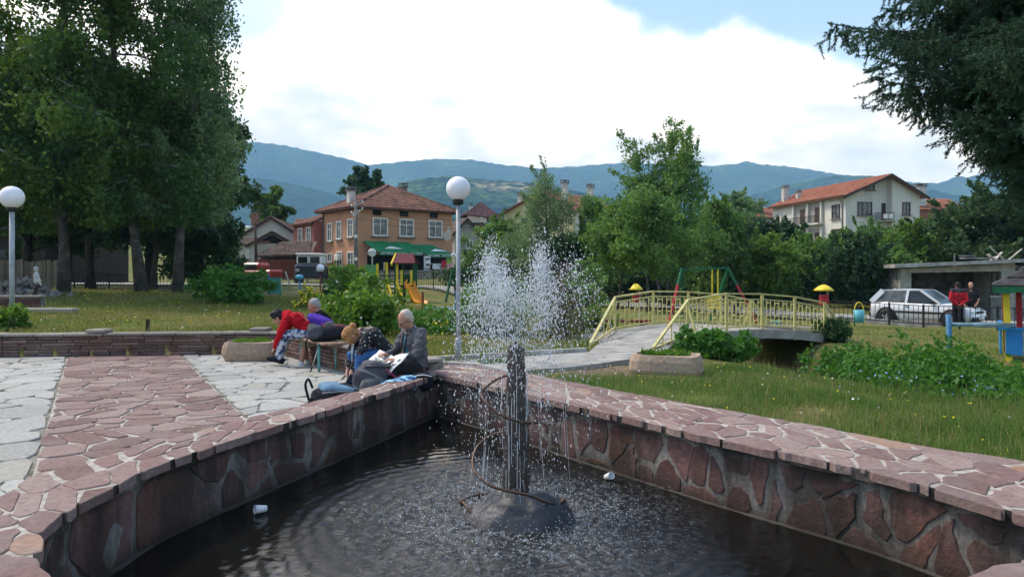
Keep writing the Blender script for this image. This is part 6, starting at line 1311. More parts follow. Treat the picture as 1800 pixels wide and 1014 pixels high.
# ---------------------------------------------------------------- playground, left group
def bars(name, m, parent, lst, w=.06):
    for p, q in lst: b = MB(); b.bar(p, q, w); b.build(name, m, parent)
TWR = thing('play_tower', 'wooden play tower with maroon roof, yellow posts and orange slide', 'play tower', (0, 34, .05)); gx = lambda px, d=34: P(px, d); M_GRN = M('dark green play post', (.025, .10, .045), .6, .2); M_ROOFP = M('maroon play roof board', (.115, .022, .026), .7, .2); M_SLIDE = M('orange plastic slide', (.82, .30, .012), .35, .08, 3, spec=.5)
for px, y, zt, m_ in ((662, .2, 1.86, M_YEL), (672, 1.0, 1.86, M_YEL), (680, 0, 1.86, M_YEL), (675, .5, 1.86, M_GRN), (689, 1.0, 1.86, M_GRN), (698, 0, 1.88, M_YEL), (702, 1.1, 1.86, M_GRN), (706, .02, 1.55, M_YEL), (723, .02, 1.55, M_YEL), (726.5, 1.0, 1.88, M_GRN), (727.5, .05, 1.88, M_GRN)): b = MB(); b.bar((gx(px), y, -.1), (gx(px), y, zt), .10); b.build('post', m_, TWR)
b = MB(); b.box(((gx(698)+gx(728))/2, .55, .82), (gx(728)-gx(698), 1.2, .07)); b.build('platform', M_WOODD, TWR); b = MB(); b.box(((gx(660)+gx(681))/2, .55, .74), (gx(681)-gx(660), 1.1, .07)); b.build('platform', M_WOODD, TWR)
for y0, y1 in ((-.25, .52), (1.32, .56)): b = MB(); b.slab([(gx(690), y0, 1.84), (gx(731), y0, 1.84), (gx(724), y1, 2.28), (gx(693), y1, 2.28)], (0, 0, .05)); b.build('roof_board', M_ROOFP, TWR)
for y0, y1 in ((-.27, .53), (1.34, .53)): b = MB(); b.bar((gx(689.6), y0, 1.80), (gx(692.6), y1, 2.30), .07, .13); b.build('barge_board', M_YEL, TWR)
for a, c in (((681, 1.05), (694, .30)), ((697, 1.0), (712.5, .26))): b = MB(); b.bar((gx(a[0]), -.02, a[1]), (gx(c[0]), -.75, c[1]), .05, .12); b.build('stair_rail', M_YEL, TWR)
for i in range(4): b = MB(); b.box((gx(690+i*4.6), -.12-.17*i, .74-.19*i), (.55, .16, .04)); b.build('tread', M_WOODD, TWR)
for k, z in enumerate((1.0, 1.3)):
    for a, c in ((662, 680), (681, 698)): b = MB(); b.bar((gx(a), 1.05, z), (gx(c), 1.05, z), .06); b.build('rail', M_WOODD, TWR)
b = MB(); b.box((gx(714), 1.08, 1.1), (.62, .04, .5)); b.build('panel', M_GRN, TWR); b = MB(); b.box((gx(649), .6, 1.5), (.62, .04, .62)); b.build('play_panel', M('green play panel', (.10, .30, .12), .6, .3, 4), TWR)
sl_pts = [(gx(714.5), -.05, .92), (gx(718.5), -.12, .80), (gx(726), -.35, .52), (gx(735), -.6, .18), (gx(741), -.8, .02), (gx(750), -1.0, -.02)]; V = []; pr = [(-.26, .20), (-.235, .03), (-.15, 0), (.15, 0), (.235, .03), (.26, .20)]; C_ = catmull([np.array(p) for p in sl_pts], 4)
for i, p in enumerate(C_):
    tt = C_[min(i+1, len(C_)-1)]-C_[max(0, i-1)]; tt = tt/np.linalg.norm(tt); s = np.cross(tt, (0, 0, 1)); s = s/np.linalg.norm(s); u = np.cross(s, tt)
    for a, h in pr: V.append(tuple(p+s*a+u*h*(1.5 if i < 5 else 1)))
b = MB(); b.add(V, [(i*6+k, i*6+k+1, i*6+7+k, i*6+6+k) for i in range(len(C_)-1) for k in range(5)], True); o = b.build('slide', M_SLIDE, TWR); md = o.modifiers.new('s', 'SOLIDIFY'); md.thickness = .03
for px in (712.5, 726): b = MB(); b.tube([(gx(px), -.15, -.1), (gx(px), -.15, .7)], .05, 8); b.build('slide_leg', M_GRN, TWR)
SWG = thing('swing_frame', 'dark green swing frame between the slide and the globe lamp', 'swing', (P(795, 36), 36, gz(P(795, 36), 36))); zt_ = CH-(474-HZ)/F*36-gz(P(795, 36), 36)
bars('leg', M_GRN, SWG, [((0, 0, zt_), (-.32, -.4, -.1)), ((.02, 0, zt_), (.22, .35, -.1)), ((2.6, .9, zt_), (2.35, .5, -.1)), ((2.62, .9, zt_), (2.9, 1.3, -.1))], .09); bars('crossbar', M_GRN, SWG, [((-.05, 0, zt_), (2.65, .9, zt_)), ((-.18, -.2, zt_*.55), (.12, .17, zt_*.55))], .08)
t = thing('low_rail', 'pale blue low rail between a rusty post and a blue post', 'rail', (P(743, 20.5), 20.5, gz(P(743, 20.5), 20.5))); M_RUST = M('rusty steel', (.20, .075, .03), .85, .35, 8); b = MB(); b.bar((0, 0, -.1), (0, 0, CH-(513-HZ)/F*20.5-t.location.z), .06); b.build('post', M_RUST, t); b = MB(); b.bar((.92, .1, -.1), (.92, .1, CH-(512-HZ)/F*20.5-t.location.z), .06); b.build('post', M_BLUEP, t); zz = CH-(541-HZ)/F*20.5-t.location.z; b = MB(); b.bar((0, 0, zz), (.92, .1, zz), .05); b.build('rail', M('pale blue worn rail', (.40, .50, .54), .6, .2), t); zz2 = CH-(516-HZ)/F*20.5-t.location.z; b = MB(); b.bar((.92, .1, zz2), (2.1, .3, zz2), .03); b.build('upper_rail', M_CHIM, t)
# thin posts, wire fence and panels in the middle distance
def stick(name, label, p0, p1, d, r, m, cat='post', d1=None):
    a = W(*p0, d=d); c = W(*p1, d=d1 or d); b = MB(); b.tube([(0, 0, 0), tuple(c-a)], r, 8); o = b.build(name, m, None); o.location = a; return tag(o, label, cat, 'fence posts beyond the lawn')
M_PALE = M('pale wooden pole', (.42, .38, .30), .85, .2, 5)
stick('fence_post', 'thin pale post left of the teal panel', (461, 520), (461, 472), 36, .035, M_PALE); stick('fence_post', 'pale leaning pole in the wire fence', (513, 512), (501.5, 477), 38, .04, M_PALE); stick('fence_post', 'pale green post at the right end of the teal panel', (496, 522), (494, 490), 35, .035, M('pale green post', (.38, .45, .26), .8, .2))
stick('fence_post', 'short white bollard post in front of the house fence', (593, 502), (593, 489), 44, .07, M_WPAINT)
t = thing('panel_fence', 'teal translucent panel fence with a dark blue post', 'fence', (P(472, 35), 35, gz(P(472, 35), 35))); b = MB(); b.bar((0, 0, -.1), (0, 0, 1.0), .08); b.build('post', M_BLUEP, t); b = MB(); b.box((.32, .02, .42), (.56, .03, .8)); b.build('panel', M('teal sheet', (.08, .27, .23), .5, .3, 4), t)
t = thing('lamp_post', 'short post with a turquoise cap beside the van', 'post', (P(528, 30), 30, gz(P(528, 30), 30))); hz_ = CH-(490-HZ)/F*30-t.location.z; b = MB(); b.tube([(0, 0, -.1), (-.04, 0, hz_)], .035, 8); b.build('pole', M_BLUEP, t); b = MB(); b.lathe([(.05, -.03), (.16, .02), (.17, .1), (.08, .16), (0, .17)], 12, (-.04, 0, hz_)); b.build('cap', M('turquoise enamel', (.07, .38, .50), .4, .1), t)
t = thing('wire_fence', 'sagging wire mesh fence at the end of the lawn', 'fence', (P(462, 35.6), 35.6, gz(P(500, 36), 36))); b = MB()
for i in range(40): b.bar((i*.1, 0, 0), (i*.1, 0, .8), .006)
for k in range(7): b.bar((0, 0, .05+k*.12), (3.95, 0, .05+k*.12), .006)
b.build('mesh', M_CHIM, t, kind='stuff')
t = thing('trough', 'low teal board edging seen left of the big bush', 'edging', (P(592, 30), 30, gz(P(600, 30), 30))); b = MB(); b.box((.9, 0, .25), (1.8, .05, .5)); b.build('board', M_TEAL, t); b = MB(); b.bar((0, 0, 0), (0, 0, .75), .06); b.build('post', M_TEAL, t)
# vehicles at the street: van and red car
VN = thing('van', 'small parked van with white roof and dark lower body', 'van', (P(548, 46), 46, gz(P(548, 46), 46)+.1), math.radians(8)); M_VANW = M('white van paint', (.72, .72, .70), .35, .06, spec=.5); M_VAND = M('dark blue van paint', (.022, .030, .042), .3, .2, spec=.5); M_TYRE = M('tyre rubber', (.016, .016, .016), .8, .2); M_RIM = M('alloy rim', (.42, .43, .45), .35, .15, metal=.6)
b = MB(); b.box((0, 0, .72), (1.62, 3.6, .92), bev=.14); b.build('body', M_VAND, VN); b = MB(); b.box((0, .1, 1.42), (1.45, 3.0, .62), bev=.12); b.build('cabin', M_VANW, VN); b = MB(); b.box((0, .1, 1.77), (1.56, 3.2, .12), bev=.05); b.build('roof', M_VANW, VN)
for x in (-.36, .36): b = MB(); b.box((x, -1.415, 1.42), (.56, .03, .36), bev=.02); b.build('window', M_GLASSD, VN)
for sx in (-1, 1):
    for y in (-1.15, 1.15): b = MB(); b.lathe([(.0, -.1), (.3, -.1), (.33, -.05), (.33, .05), (.3, .1), (0, .1)], 20); b.v = [(v[2]+sx*.76, v[0]+y, v[1]+.33) for v in b.v]; b.build('wheel', M_TYRE, VN)
    b = MB(); b.box((sx*.6, -1.82, .8), (.22, .04, .16), bev=.015); b.build('headlight', M_CHIM, VN)
RC = thing('red_car', 'red car mostly hidden behind the round bush and thin fence', 'car', (P(447, 47), 47, gz(P(447, 47), 47)+.1), math.radians(-14)); M_CRED = M('faded red car paint', (.30, .028, .022), .4, .15, spec=.5); b = MB(); b.box((0, 0, .55), (3.3, 1.5, .55), bev=.12); b.build('body', M_CRED, RC); b = MB(); b.box((-.1, 0, 1.02), (1.8, 1.3, .5), bev=.16); b.build('cabin', M_CRED, RC); b = MB(); b.box((-.1, -.66, 1.03), (1.4, .03, .3), bev=.04); b.build('window', M_GLASSD, RC)
for sx in (-1, 1):
    for y in (-.68, .68): b = MB(); b.lathe([(0, -.08), (.26, -.08), (.29, -.03), (.29, .03), (.26, .08), (0, .08)], 18); b.v = [(v[0]+sx*1.05, v[2]+y, v[1]+.29) for v in b.v]; b.build('wheel', M_TYRE, RC)
# utility pole and street lamp by the houses
UP = thing('utility_pole', 'old concrete utility pole with white insulators at the orange house corner', 'utility pole', (P(625.5, 59), 59, gz(P(625, 59), 59))); H = CH-(352-HZ)/F*59-UP.location.z; b = MB(); b.tube([(0, 0, -.2), (0, 0, H)], [.19, .12], 10); b.build('pole', M('grey timber pole', (.17, .16, .145), .9, .3, 3), UP)
for z, dx in ((H-.35, .55), (H-.9, .55), (H-1.1, .3)): b = MB(); b.bar((-dx*.6, -.1, z-.16), (dx, -.1, z+.16), .06); b.build('crossarm', M_CHIM, UP); [MB().ell(q_, (.06, .06, .09), 8, 6).build('insulator', M_WPAINT, UP) for q_ in ((dx, -.1, z+.24), (-dx*.6, -.1, z-.06))]
for z in (H-2.9, H-4.7, H-5.6): b = MB(); b.box((.05, -.2, z), (.2, .16, .24), bev=.02); b.build('meter_box', M_WPAINT, UP)
b = MB()
for k, (dz_, ex) in enumerate(((0, 9.5), (-.55, 9.8), (-1.1, 9.0))): q = [Vector((0, -.1, H-.3+dz_)).lerp(Vector((ex, 5, H-1.2+dz_*.6)), i/10)+Vector((0, 0, -.5*math.sin(PI*i/10))) for i in range(11)]; b.tube(q, .014, 4)
b.build('cable', M_IRON, UP)
SLP = thing('street_lamp', 'old street lamp on twin poles before the dirty white house', 'street lamp', (P(449, 60), 60, gz(P(449, 60), 60))); H = CH-(390-HZ)/F*60-SLP.location.z; b = MB(); b.tube([(0, 0, -.2), (-.02, 0, H)], .07, 8); b.build('pole', M_WOODD, SLP); b = MB(); b.tube([(.22, 0, -.2), (.02, 0, H*.86)], .06, 8); b.build('stay', M_WOODD, SLP); b = MB(); b.tube([(0, 0, H-.5), (-.3, 0, H-.35), (-.5, 0, H-.4)], .03, 6); b.build('arm', M_CHIM, SLP); b = MB(); b.ell((-.6, 0, H-.45), (.26, .14, .13), 12, 8); b.build('lamp_head', M_WPAINT, SLP)
# ---------------------------------------------------------------- playground, right group
S2 = thing('swing_frame', 'green and red swing frame with yellow hanging rods behind the footbridge', 'swing', (0, 24, 0)); zt_ = 1.66; xl, xr = P(1198, 24), P(1280, 24); M_SGRN = M('green swing paint', (.015, .13, .06), .5, .2); M_SRED = M('red swing paint', (.42, .03, .045), .5, .2)
bars('crossbar', M_SGRN, S2, [((xl-.1, 0, zt_-.05), (xr+.03, 0, zt_+.02))], .05)
for x, f1, f2 in ((xr, (P(1325, 24), -.35), (P(1259, 24), .75)), (xl, (P(1172, 24), -.35), (P(1212, 24), .75))):
    for (fx, fy), top_ in ((f1, .30), (f2, 1.0)):
        a = Vector((x, 0, zt_)); c = Vector((fx, fy, -.1)); m_ = a.lerp(c, top_)
        b = MB(); b.bar(a, m_, .065); b.build('leg', M_SGRN, S2)
        if top_ < 1: b = MB(); b.bar(m_, c, .075); b.build('leg', M_SRED, S2)
for px in (1252, 1262): b = MB(); b.bar((P(px, 24), 0, zt_), (P(px, 24), 0, .42), .035); b.build('hanging_rod', M_YEL, S2)
b = MB(); b.box((P(1256, 24), 0, .38), (.45, .3, .06), bev=.02); b.build('seat', M_YEL, S2); b = MB(); b.box((P(1256, 24), .14, .62), (.45, .04, .3), bev=.02); b.build('seat_back', M_YEL, S2)
def mushroom(label, px, ytop, d, w, ruff=False):
    x = P(px, d); z0 = gz(x, d); H = CH-(ytop-HZ)/F*d-z0; t = thing('umbrella_seat', label, 'playground umbrella', (x, d, z0), 0, 'yellow play umbrellas'); r = w/2; b = MB(); b.tube([(0.1, 0, -.1), (.1, 0, H-.1)], .03, 8); b.build('pole', M_PALE, t); n = 24; V = []; b = MB()
    for k in range(6):
        for i in range(n): a = 2*PI*i/n; rr2 = r*(k/5)*(1+(.12*math.sin(6*a) if ruff else .02*math.sin(8*a))*(k/5)); V.append((rr2*math.cos(a), rr2*math.sin(a), H-.16*(k/5)**1.8+(.05*math.sin(5*a+1)*(1-(k/5))*(k > 0) if ruff else 0)))
    b.add(V, [(k*n+i, k*n+(i+1) % n, (k+1)*n+(i+1) % n, (k+1)*n+i) for k in range(5) for i in range(n)], True); o = b.build('canopy', M_YEL, t); md = o.modifiers.new('s', 'SOLIDIFY'); md.thickness = .02; b = MB(); b.box((0, 0, H-.42), (.2, .2, .28), bev=.02); b.build('red_drum', M_SRED, t)
mushroom('smooth yellow mushroom umbrella right of the bridge railing', 1448, 500, 20, .52); mushroom('ruffled yellow umbrella behind the left end of the bridge', 1118, 500, 23, .42, True)
def small_bench(label, px, y, d, w, col):
    x = P(px, d); zt = CH-(y-HZ)/F*d; z0 = gz(x, d); t = thing('bench', label, 'bench', (x, d, z0)); b = MB(); b.box((0, 0, zt-z0), (w, .35, .05)); b.build('seat', col, t)
    for sx in (-1, 1): b = MB(); b.bar((sx*w*.38, 0, 0), (sx*w*.30, 0, zt-z0), .05, .2); b.build('leg', col, t)
small_bench('dark red plank bench seen through the left bridge railing', 1105, 564, 18.6, 1.15, M_REDP); small_bench('low turquoise bench seen through the right bridge railing', 1361, 566, 21, .36, M('turquoise board', (.14, .36, .36), .6, .2))
BI = thing('litter_bin', 'turquoise litter bin with a yellow arched handle by the iron fence', 'litter bin', (P(1510, 25), 25, gz(P(1510, 25), 25))); zt_ = CH-(545-HZ)/F*25-BI.location.z; b = MB(); b.lathe([(.15, zt_-.42), (.175, zt_), (.16, zt_), (.14, zt_-.38)], 16); b.build('bucket', M('turquoise bucket', (.12, .42, .50), .5, .15), BI); b = MB(); b.tube([(.15*math.cos(a), 0, zt_+.26*math.sin(a)) for a in np.linspace(0, PI, 12)], .02, 6); b.build('handle', M_YEL, BI)
for x in (-.15, .17): b = MB(); b.bar((x, 0, -.1), (x, 0, zt_), .035); b.build('leg', M_SGRN if x < 0 else M_YEL, BI)
# play gazebo at the right edge
GZ = thing('play_gazebo', 'play gazebo with shingled roof, green fascia, coloured posts and blue side panels', 'gazebo', (8.52, 12.8, .0), math.radians(-33)); w_, dp_ = 2.3, 2.0; M_SHN = M('dark roof shingle', (.055, .052, .055), .9, .35, 9, bump=.5); M_BPAN = M('bright blue panel board', (.025, .22, .55), .5, .12, 3)
for x, y, m_ in ((0.02, 0, M_YEL), (.02, dp_, M_SRED), (w_, 0, M_SRED), (w_, dp_, M_YEL)): b = MB(); b.bar((x+.05, y, .0), (x, y, 1.32), .10); b.build('post', m_, GZ)
b = MB(); b.bar((.24, .75, .5), (.22, .75, 1.3), .09); b.build('post', M_SRED, GZ)
ez_ = 1.30; c = [(-.18, -.25, ez_), (w_+.2, -.25, ez_), (w_+.2, dp_+.25, ez_), (-.18, dp_+.25, ez_)]; apx = (w_/2, dp_/2, 2.15)
for a, q in ((0, 1), (1, 2), (2, 3), (3, 0)):
    A_, B_ = Vector(c[a]), Vector(c[q])
    for r in range(6):
        t0, t1 = r/6, (r+1)/6+.02; b = MB(); b.slab([A_.lerp(Vector(apx), t0)+Vector((0, 0, .03)), B_.lerp(Vector(apx), t0)+Vector((0, 0, .03)), B_.lerp(Vector(apx), min(1, t1)), A_.lerp(Vector(apx), min(1, t1))], (0, 0, .02)); b.build('shingle_course', M_SHN, GZ)
    f = MB(); n = 14; V = []
    for i in range(n+1): p = A_.lerp(B_, i/n); V += [tuple(p+Vector((0, 0, .02))), tuple(p+Vector((0, 0, -.07-.035*(i % 2))))]
    f.add(V, [(2*i, 2*i+1, 2*i+3, 2*i+2) for i in range(n)]); o = f.build('fascia', M_SGRN, GZ); md = o.modifiers.new('s', 'SOLIDIFY'); md.thickness = .025
for k in range(9): b = MB(); b.box((.02+.255*k+.12, -.07, .37), (.245, .03, .45), bev=.005); b.build('board', M_BPAN, GZ)
for k in range(8): b = MB(); b.box((-.05, .06+.25*k+.1, .37), (.03, .24, .45), bev=.005); b.build('board', M_BPAN, GZ)
b = MB(); b.box((w_/2, -.075, .60), (w_+.2, .07, .04)); b.box((-.055, dp_/2, .60), (.07, dp_, .04)); b.build('rail', M_BPAN, GZ)
# ---------------------------------------------------------------- silver hatchback
def hatchback():
    t = thing('hatchback_car', 'silver three door hatchback parked in front of the garage', 'car', (16.05, 28.6, -.56), math.atan2(-1.6, 1.30)); t.scale = (.95, .97, 1)
    SIL = M('silver car paint', (.66, .67, .68), .28, .04, 2, spec=.5, metal=.1, coat=.4); TRIM = M('black car trim', (.02, .02, .022), .6, .2)
    hw = .83; xs = [-1.98, -1.93, -1.8, -1.3, -.6, .1, .72, 1.2, 1.65, 1.86, 1.96]; top = [.62, .86, .92, .93, .92, .91, .90, .86, .77, .66, .50]; bot = [.36, .30, .25, .22, .22, .22, .22, .22, .24, .30, .36]; wd = [.70, .78, .81, .83, .83, .83, .83, .82, .79, .74, .66]
    V = []
    for x, zt, zb, w in zip(xs, top, bot, wd):
        V += [(x, -w*.90, zb), (x, -w, zb+(zt-zb)*.28), (x, -w, zb+(zt-zb)*.62), (x, -w*.965, zt-.05), (x, -w*.86, zt), (x, 0, zt+.02), (x, w*.86, zt), (x, w*.965, zt-.05), (x, w, zb+(zt-zb)*.62), (x, w, zb+(zt-zb)*.28), (x, w*.90, zb)]
    n = 11; b = MB(); b.add(V, [(i*n+k, i*n+k+1, i*n+n+k+1, i*n+n+k) for i in range(len(xs)-1) for k in range(n-1)]+[(i*n+n-1, i*n, i*n+n, i*n+2*n-1) for i in range(len(xs)-1)]+[tuple(range(n)), tuple(range((len(xs)-1)*n+n-1, (len(xs)-1)*n-1, -1))], True); b.build('body', SIL, t)
    # greenhouse: pillars and roof in paint, glass inset
    def sec(x, z, w): return [(x, -w, z), (x, w, z)]
    R = {'rb': (-1.90, .90, .74), 'rt': (-1.48, 1.36, .60), 'ft': (.02, 1.38, .60), 'fb': (.78, .90, .74)}
    def q(a, s): x, z, w = R[a]; return Vector((x, s*w, z))
    b = MB(); b.slab([q('rt', -1), q('ft', -1), q('ft', 1), q('rt', 1)], (0, 0, .035)); V2 = [Vector((-1.52, -.58, 1.37)), Vector((.05, -.58, 1.40)), Vector((.05, .58, 1.40)), Vector((-1.52, .58, 1.37)), Vector((-.7, -.5, 1.43)), Vector((-.7, .5, 1.43))]; b.add(V2, [(0, 4, 5, 3), (4, 1, 2, 5), (0, 1, 4), (3, 5, 2)], True); b.build('roof', SIL, t)
    for s in (-1, 1):
        for a, c_, w in (('rb', 'rt', .20), ('fb', 'ft', .07)): b = MB(); b.bar(q(a, s), q(c_, s), w, .06, up=(0, 1, 0)); b.build('pillar', SIL, t)
        bp0, bp1 = Vector((-.50, s*.745, .90)), Vector((-.46, s*.605, 1.38)); b = MB(); b.bar(bp0, bp1, .09, .05, up=(0, 1, 0)); b.build('pillar', SIL, t)
        i = .012*s
        b = MB(); b.add([(-.45, s*.742-i, .91), (.74, s*.742-i, .91), (.03, s*.608-i, 1.37), (-.43, s*.608-i, 1.37)], [(0, 1, 2, 3)]); b.build('side_window', M_GLASSD, t); b = MB(); b.add([(-1.72, s*.742-i, .92), (-.55, s*.742-i, .91), (-.5, s*.608-i, 1.37), (-1.45, s*.608-i, 1.36)], [(0, 1, 2, 3)]); b.build('side_window', M_GLASS, t)
        b = MB(); b.box((.52, s*.86, .95), (.10, .16, .12), bev=.03); b.build('mirror', TRIM, t); b = MB(); b.box((-.1, s*.838, .56), (2.0, .02, .07)); b.build('side_moulding', TRIM, t); d = MB(); d.box((-.52, s*.829, .60), (.014, .01, .56)); d.box((.74, s*.829, .60), (.014, .01, .50)); d.box((.11, s*.829, .315), (1.25, .01, .014)); d.build('door_seam', TRIM, t, 'stuff'); w_ = MB(); w_.tube([(-.45, s*.748, .905), (.76, s*.748, .905)], .012, 5); w_.tube([(-1.74, s*.748, .912), (-.52, s*.748, .905)], .012, 5); w_.build('window_trim', TRIM, t, 'stuff'); b = MB(); b.box((-.42, s*.836, .78), (.16, .015, .035)); b.build('door_handle', TRIM, t)
        b = MB(); b.box((1.83, s*.52, .60), (.16, .34, .13), M4=Matrix.Rotation(.25, 3, 'Y'), bev=.03); b.build('headlight', M('clear headlight', (.5, .52, .54), .12, .1, spec=.6), t); b = MB(); b.box((-1.93, s*.66, .70), (.08, .18, .22), bev=.02); b.build('tail_light', M_CRED, t)
        for x in (-1.24, 1.22):
            a = MB(); a.tube([(x+.40*math.cos(k), s*.80, .29+.40*math.sin(k)) for k in np.linspace(-.15, PI+.15, 14)], .05, 6); a.build('wheel_arch', TRIM, t)
            d = MB(); d.lathe([(0, -.01), (.37, -.01), (.37, .01), (0, .01)], 24); d.v = [(v[0]+x, v[2]+s*.832, v[1]+.30) for v in d.v]; d.build('arch_well', TRIM, t)
            wl_ = MB(); wl_.lathe([(0, -.09), (.26, -.09), (.30, -.05), (.30, .05), (.26, .09), (.2, .09)], 26); wl_.v = [(v[0]+x, v[2]*s+s*.79, v[1]+.30) for v in wl_.v]; wh = wl_.build('wheel', M_TYRE, t); rm = MB(); rm.lathe([(.20, .06), (.19, .09), (.12, .07), (.05, .10), (0, .10)], 20); rm.v = [(v[0]+x, v[2]*s+s*.79, v[1]+.30) for v in rm.v]; rm.build('rim', M_RIM, wh)
            for k in range(5): sp = MB(); a_ = 2*PI*k/5; sp.bar((x, s*.892, .30), (x+.18*math.cos(a_), s*.892, .30+.18*math.sin(a_)), .05, .02, up=(0, 1, 0)); sp.build('rim_spoke', M_RIM, wh)
    b = MB(); b.add([Vector((.80, -.66, .91)), Vector((.80, .66, .91)), Vector((.05, .54, 1.385)), Vector((.05, -.54, 1.385))], [(0, 1, 2, 3)]); b.build('windscreen', M_GLASSD, t); b = MB(); b.add([Vector((-1.90, -.62, .93)), Vector((-1.90, .62, .93)), Vector((-1.50, .54, 1.36)), Vector((-1.50, -.54, 1.36))], [(0, 1, 2, 3)]); b.build('rear_window', M_GLASSD, t)
    b = MB(); b.box((1.92, 0, .38), (.12, 1.46, .16), bev=.04); b.build('bumper', TRIM, t); b = MB(); b.box((-1.97, 0, .42), (.12, 1.5, .18), bev=.04); b.build('bumper', TRIM, t); b = MB(); b.box((1.915, 0, .60), (.05, .66, .10), bev=.01); b.build('grille', TRIM, t); b = MB(); b.box((1.99, 0, .40), (.015, .5, .1)); b.build('number_plate', M_WPAINT, t)
hatchback()
# ---------------------------------------------------------------- people
def capsule(mb, p, q, r0, r1, n=12):
    p = Vector(p); q = Vector(q); d = q-p; L = d.length
    if L < 1e-5: mb.ell(p, r0); return
    R = d.to_track_quat('Z', 'Y').to_matrix(); prof = [(0, -r0)]
    for k in range(1, 4): a = PI/2*(1-k/4); prof.append((r0*math.cos(a), -r0*math.sin(a)))
    prof.append((r0, 0)); prof.append((r1, L))
    for k in range(1, 4): a = PI/2*k/4; prof.append((r1*math.cos(a), L+r1*math.sin(a)))
    prof.append((0, L+r1)); b = MB(); b.lathe([(max(a, 1e-5), c) for a, c in prof], n); mb.add([R @ Vector(v)+p for v in b.v], b.f, True)
def chain(mb, pts, rs):
    for i in range(len(pts)-1): capsule(mb, pts[i], pts[i+1], rs[i], rs[i+1])
def skin(mb, name, m, parent, vox, sm=4, kind=None, wr=0.0):
    """closed shapes fused to one continuous surface"""
    me = mb.mesh('tmp'); o = bpy.data.objects.new('tmp', me); COL.objects.link(o); r = o.modifiers.new('r', 'REMESH'); r.mode = 'VOXEL'; r.voxel_size = vox; r.use_smooth_shade = True; s = o.modifiers.new('s', 'SMOOTH'); s.iterations = sm; s.factor = .5
    dg = bpy.context.evaluated_depsgraph_get(); dg.update(); ev = o.evaluated_get(dg); nm = bpy.data.meshes.new_from_object(ev); nm.name = name; bpy.data.objects.remove(o); nm.materials.clear(); nm.polygons.foreach_set('use_smooth', [True]*len(nm.polygons))
    if wr:
        nrm = [v.normal.copy() for v in nm.vertices]
        for v, n in zip(nm.vertices, nrm): c = v.co; v.co = c+n*wr*(noise.noise(Vector((c.x*11, c.y*11, c.z*19)))+.8*abs(noise.noise(Vector((c.x*24+3, c.y*20, c.z*34))))-.3)
    return link(name, nm, m, parent, kind)
SKIN1 = M('weathered skin', (.46, .24, .165), .55, .12, 12); SKIN2 = M('light skin', (.50, .28, .20), .55, .1, 12)
def cloth(name, col, var=.2, sc=9, **k): return M(name, col, .88, var, sc, bump=.45, bscale=22, spec=.1, **k)
def V3(*a): return Vector(a)
def hand(mb, wr, d, up, s=1.0, curl=.6, side=1):
    """palm, four bent fingers and a thumb leaving the side of the palm; d: pointing direction, up: back of the hand"""
    d = Vector(d).normalized(); up = Vector(up); up = (up-d*up.dot(d)).normalized(); x = d.cross(up)*side; wr = Vector(wr)
    pc = wr+d*.05*s; capsule(mb, wr+d*.015*s-x*.018*s, wr+d*.075*s-x*.028*s, .017*s, .015*s); capsule(mb, wr+d*.015*s+x*.014*s, wr+d*.078*s+x*.024*s, .017*s, .014*s); capsule(mb, wr+d*.02*s, wr+d*.08*s, .019*s, .016*s)
    for k, (o, L) in enumerate(((-.030, .060), (-.010, .074), (.011, .069), (.031, .052))):
        p0 = wr+d*.083*s+x*o*s; dirs = d; p = p0
        for j, f in enumerate((.45, .32, .23)):
            a = curl*(.35+.55*j); dd = d*math.cos(a)-up*math.sin(a); q = p+dd*L*f*s*1.15; capsule(mb, p, q, (.0105-.001*j)*s, (.0095-.001*j)*s, 8); p = q
    t0 = wr+d*.028*s-x*.026*s; t1 = t0+(d*.6-x*.75-up*.25).normalized()*.034*s; t2 = t1+(d*.9-x*.15-up*.35).normalized()*.028*s; capsule(mb, t0, t1, .013*s, .011*s, 8); capsule(mb, t1, t2, .011*s, .009*s, 8)
def head(mb, c, fwd, up, s=1.0):
    """skull, jaw, nose, brow, eye hollows suggested by lids, ears, mouth"""
    f = Vector(fwd).normalized(); u = Vector(up); u = (u-f*u.dot(f)).normalized(); l = u.cross(f); c = Vector(c); R = Matrix((f, l, u)).transposed()
    def at_(x, y, z): return c+(f*x+l*y+u*z)*s
    mb.ell(at_(-.008, 0, .022), (.096*s, .076*s, .094*s), M4=R); mb.ell(at_(.030, 0, -.045), (.062*s, .056*s, .070*s), M4=R); mb.ell(at_(.062, 0, -.088), (.026*s, .026*s, .022*s), M4=R)
    capsule(mb, at_(.088, 0, .005), at_(.112, 0, -.028), .011*s, .015*s); 
    for q in (-1, 1):
        mb.ell(at_(.078, q*.030, .012), (.014*s, .019*s, .010*s), M4=R); mb.ell(at_(.070, q*.042, -.022), (.022*s, .020*s, .022*s), M4=R); mb.ell(at_(-.006, q*.077, -.010), (.020*s, .009*s, .032*s), M4=R)
    mb.ell(at_(.088, 0, -.060), (.012*s, .024*s, .007*s), M4=R); mb.ell(at_(.085, 0, -.073), (.012*s, .020*s, .007*s), M4=R); return at_, R
def eyes(parent, at_, R, s=1.0):
    for q in (-1, 1): b = MB(); b.ell(at_(.084, q*.031, .001), (.010*s, .012*s, .006*s), 8, 6, M4=R); b.build('eye', M_IRON, parent)
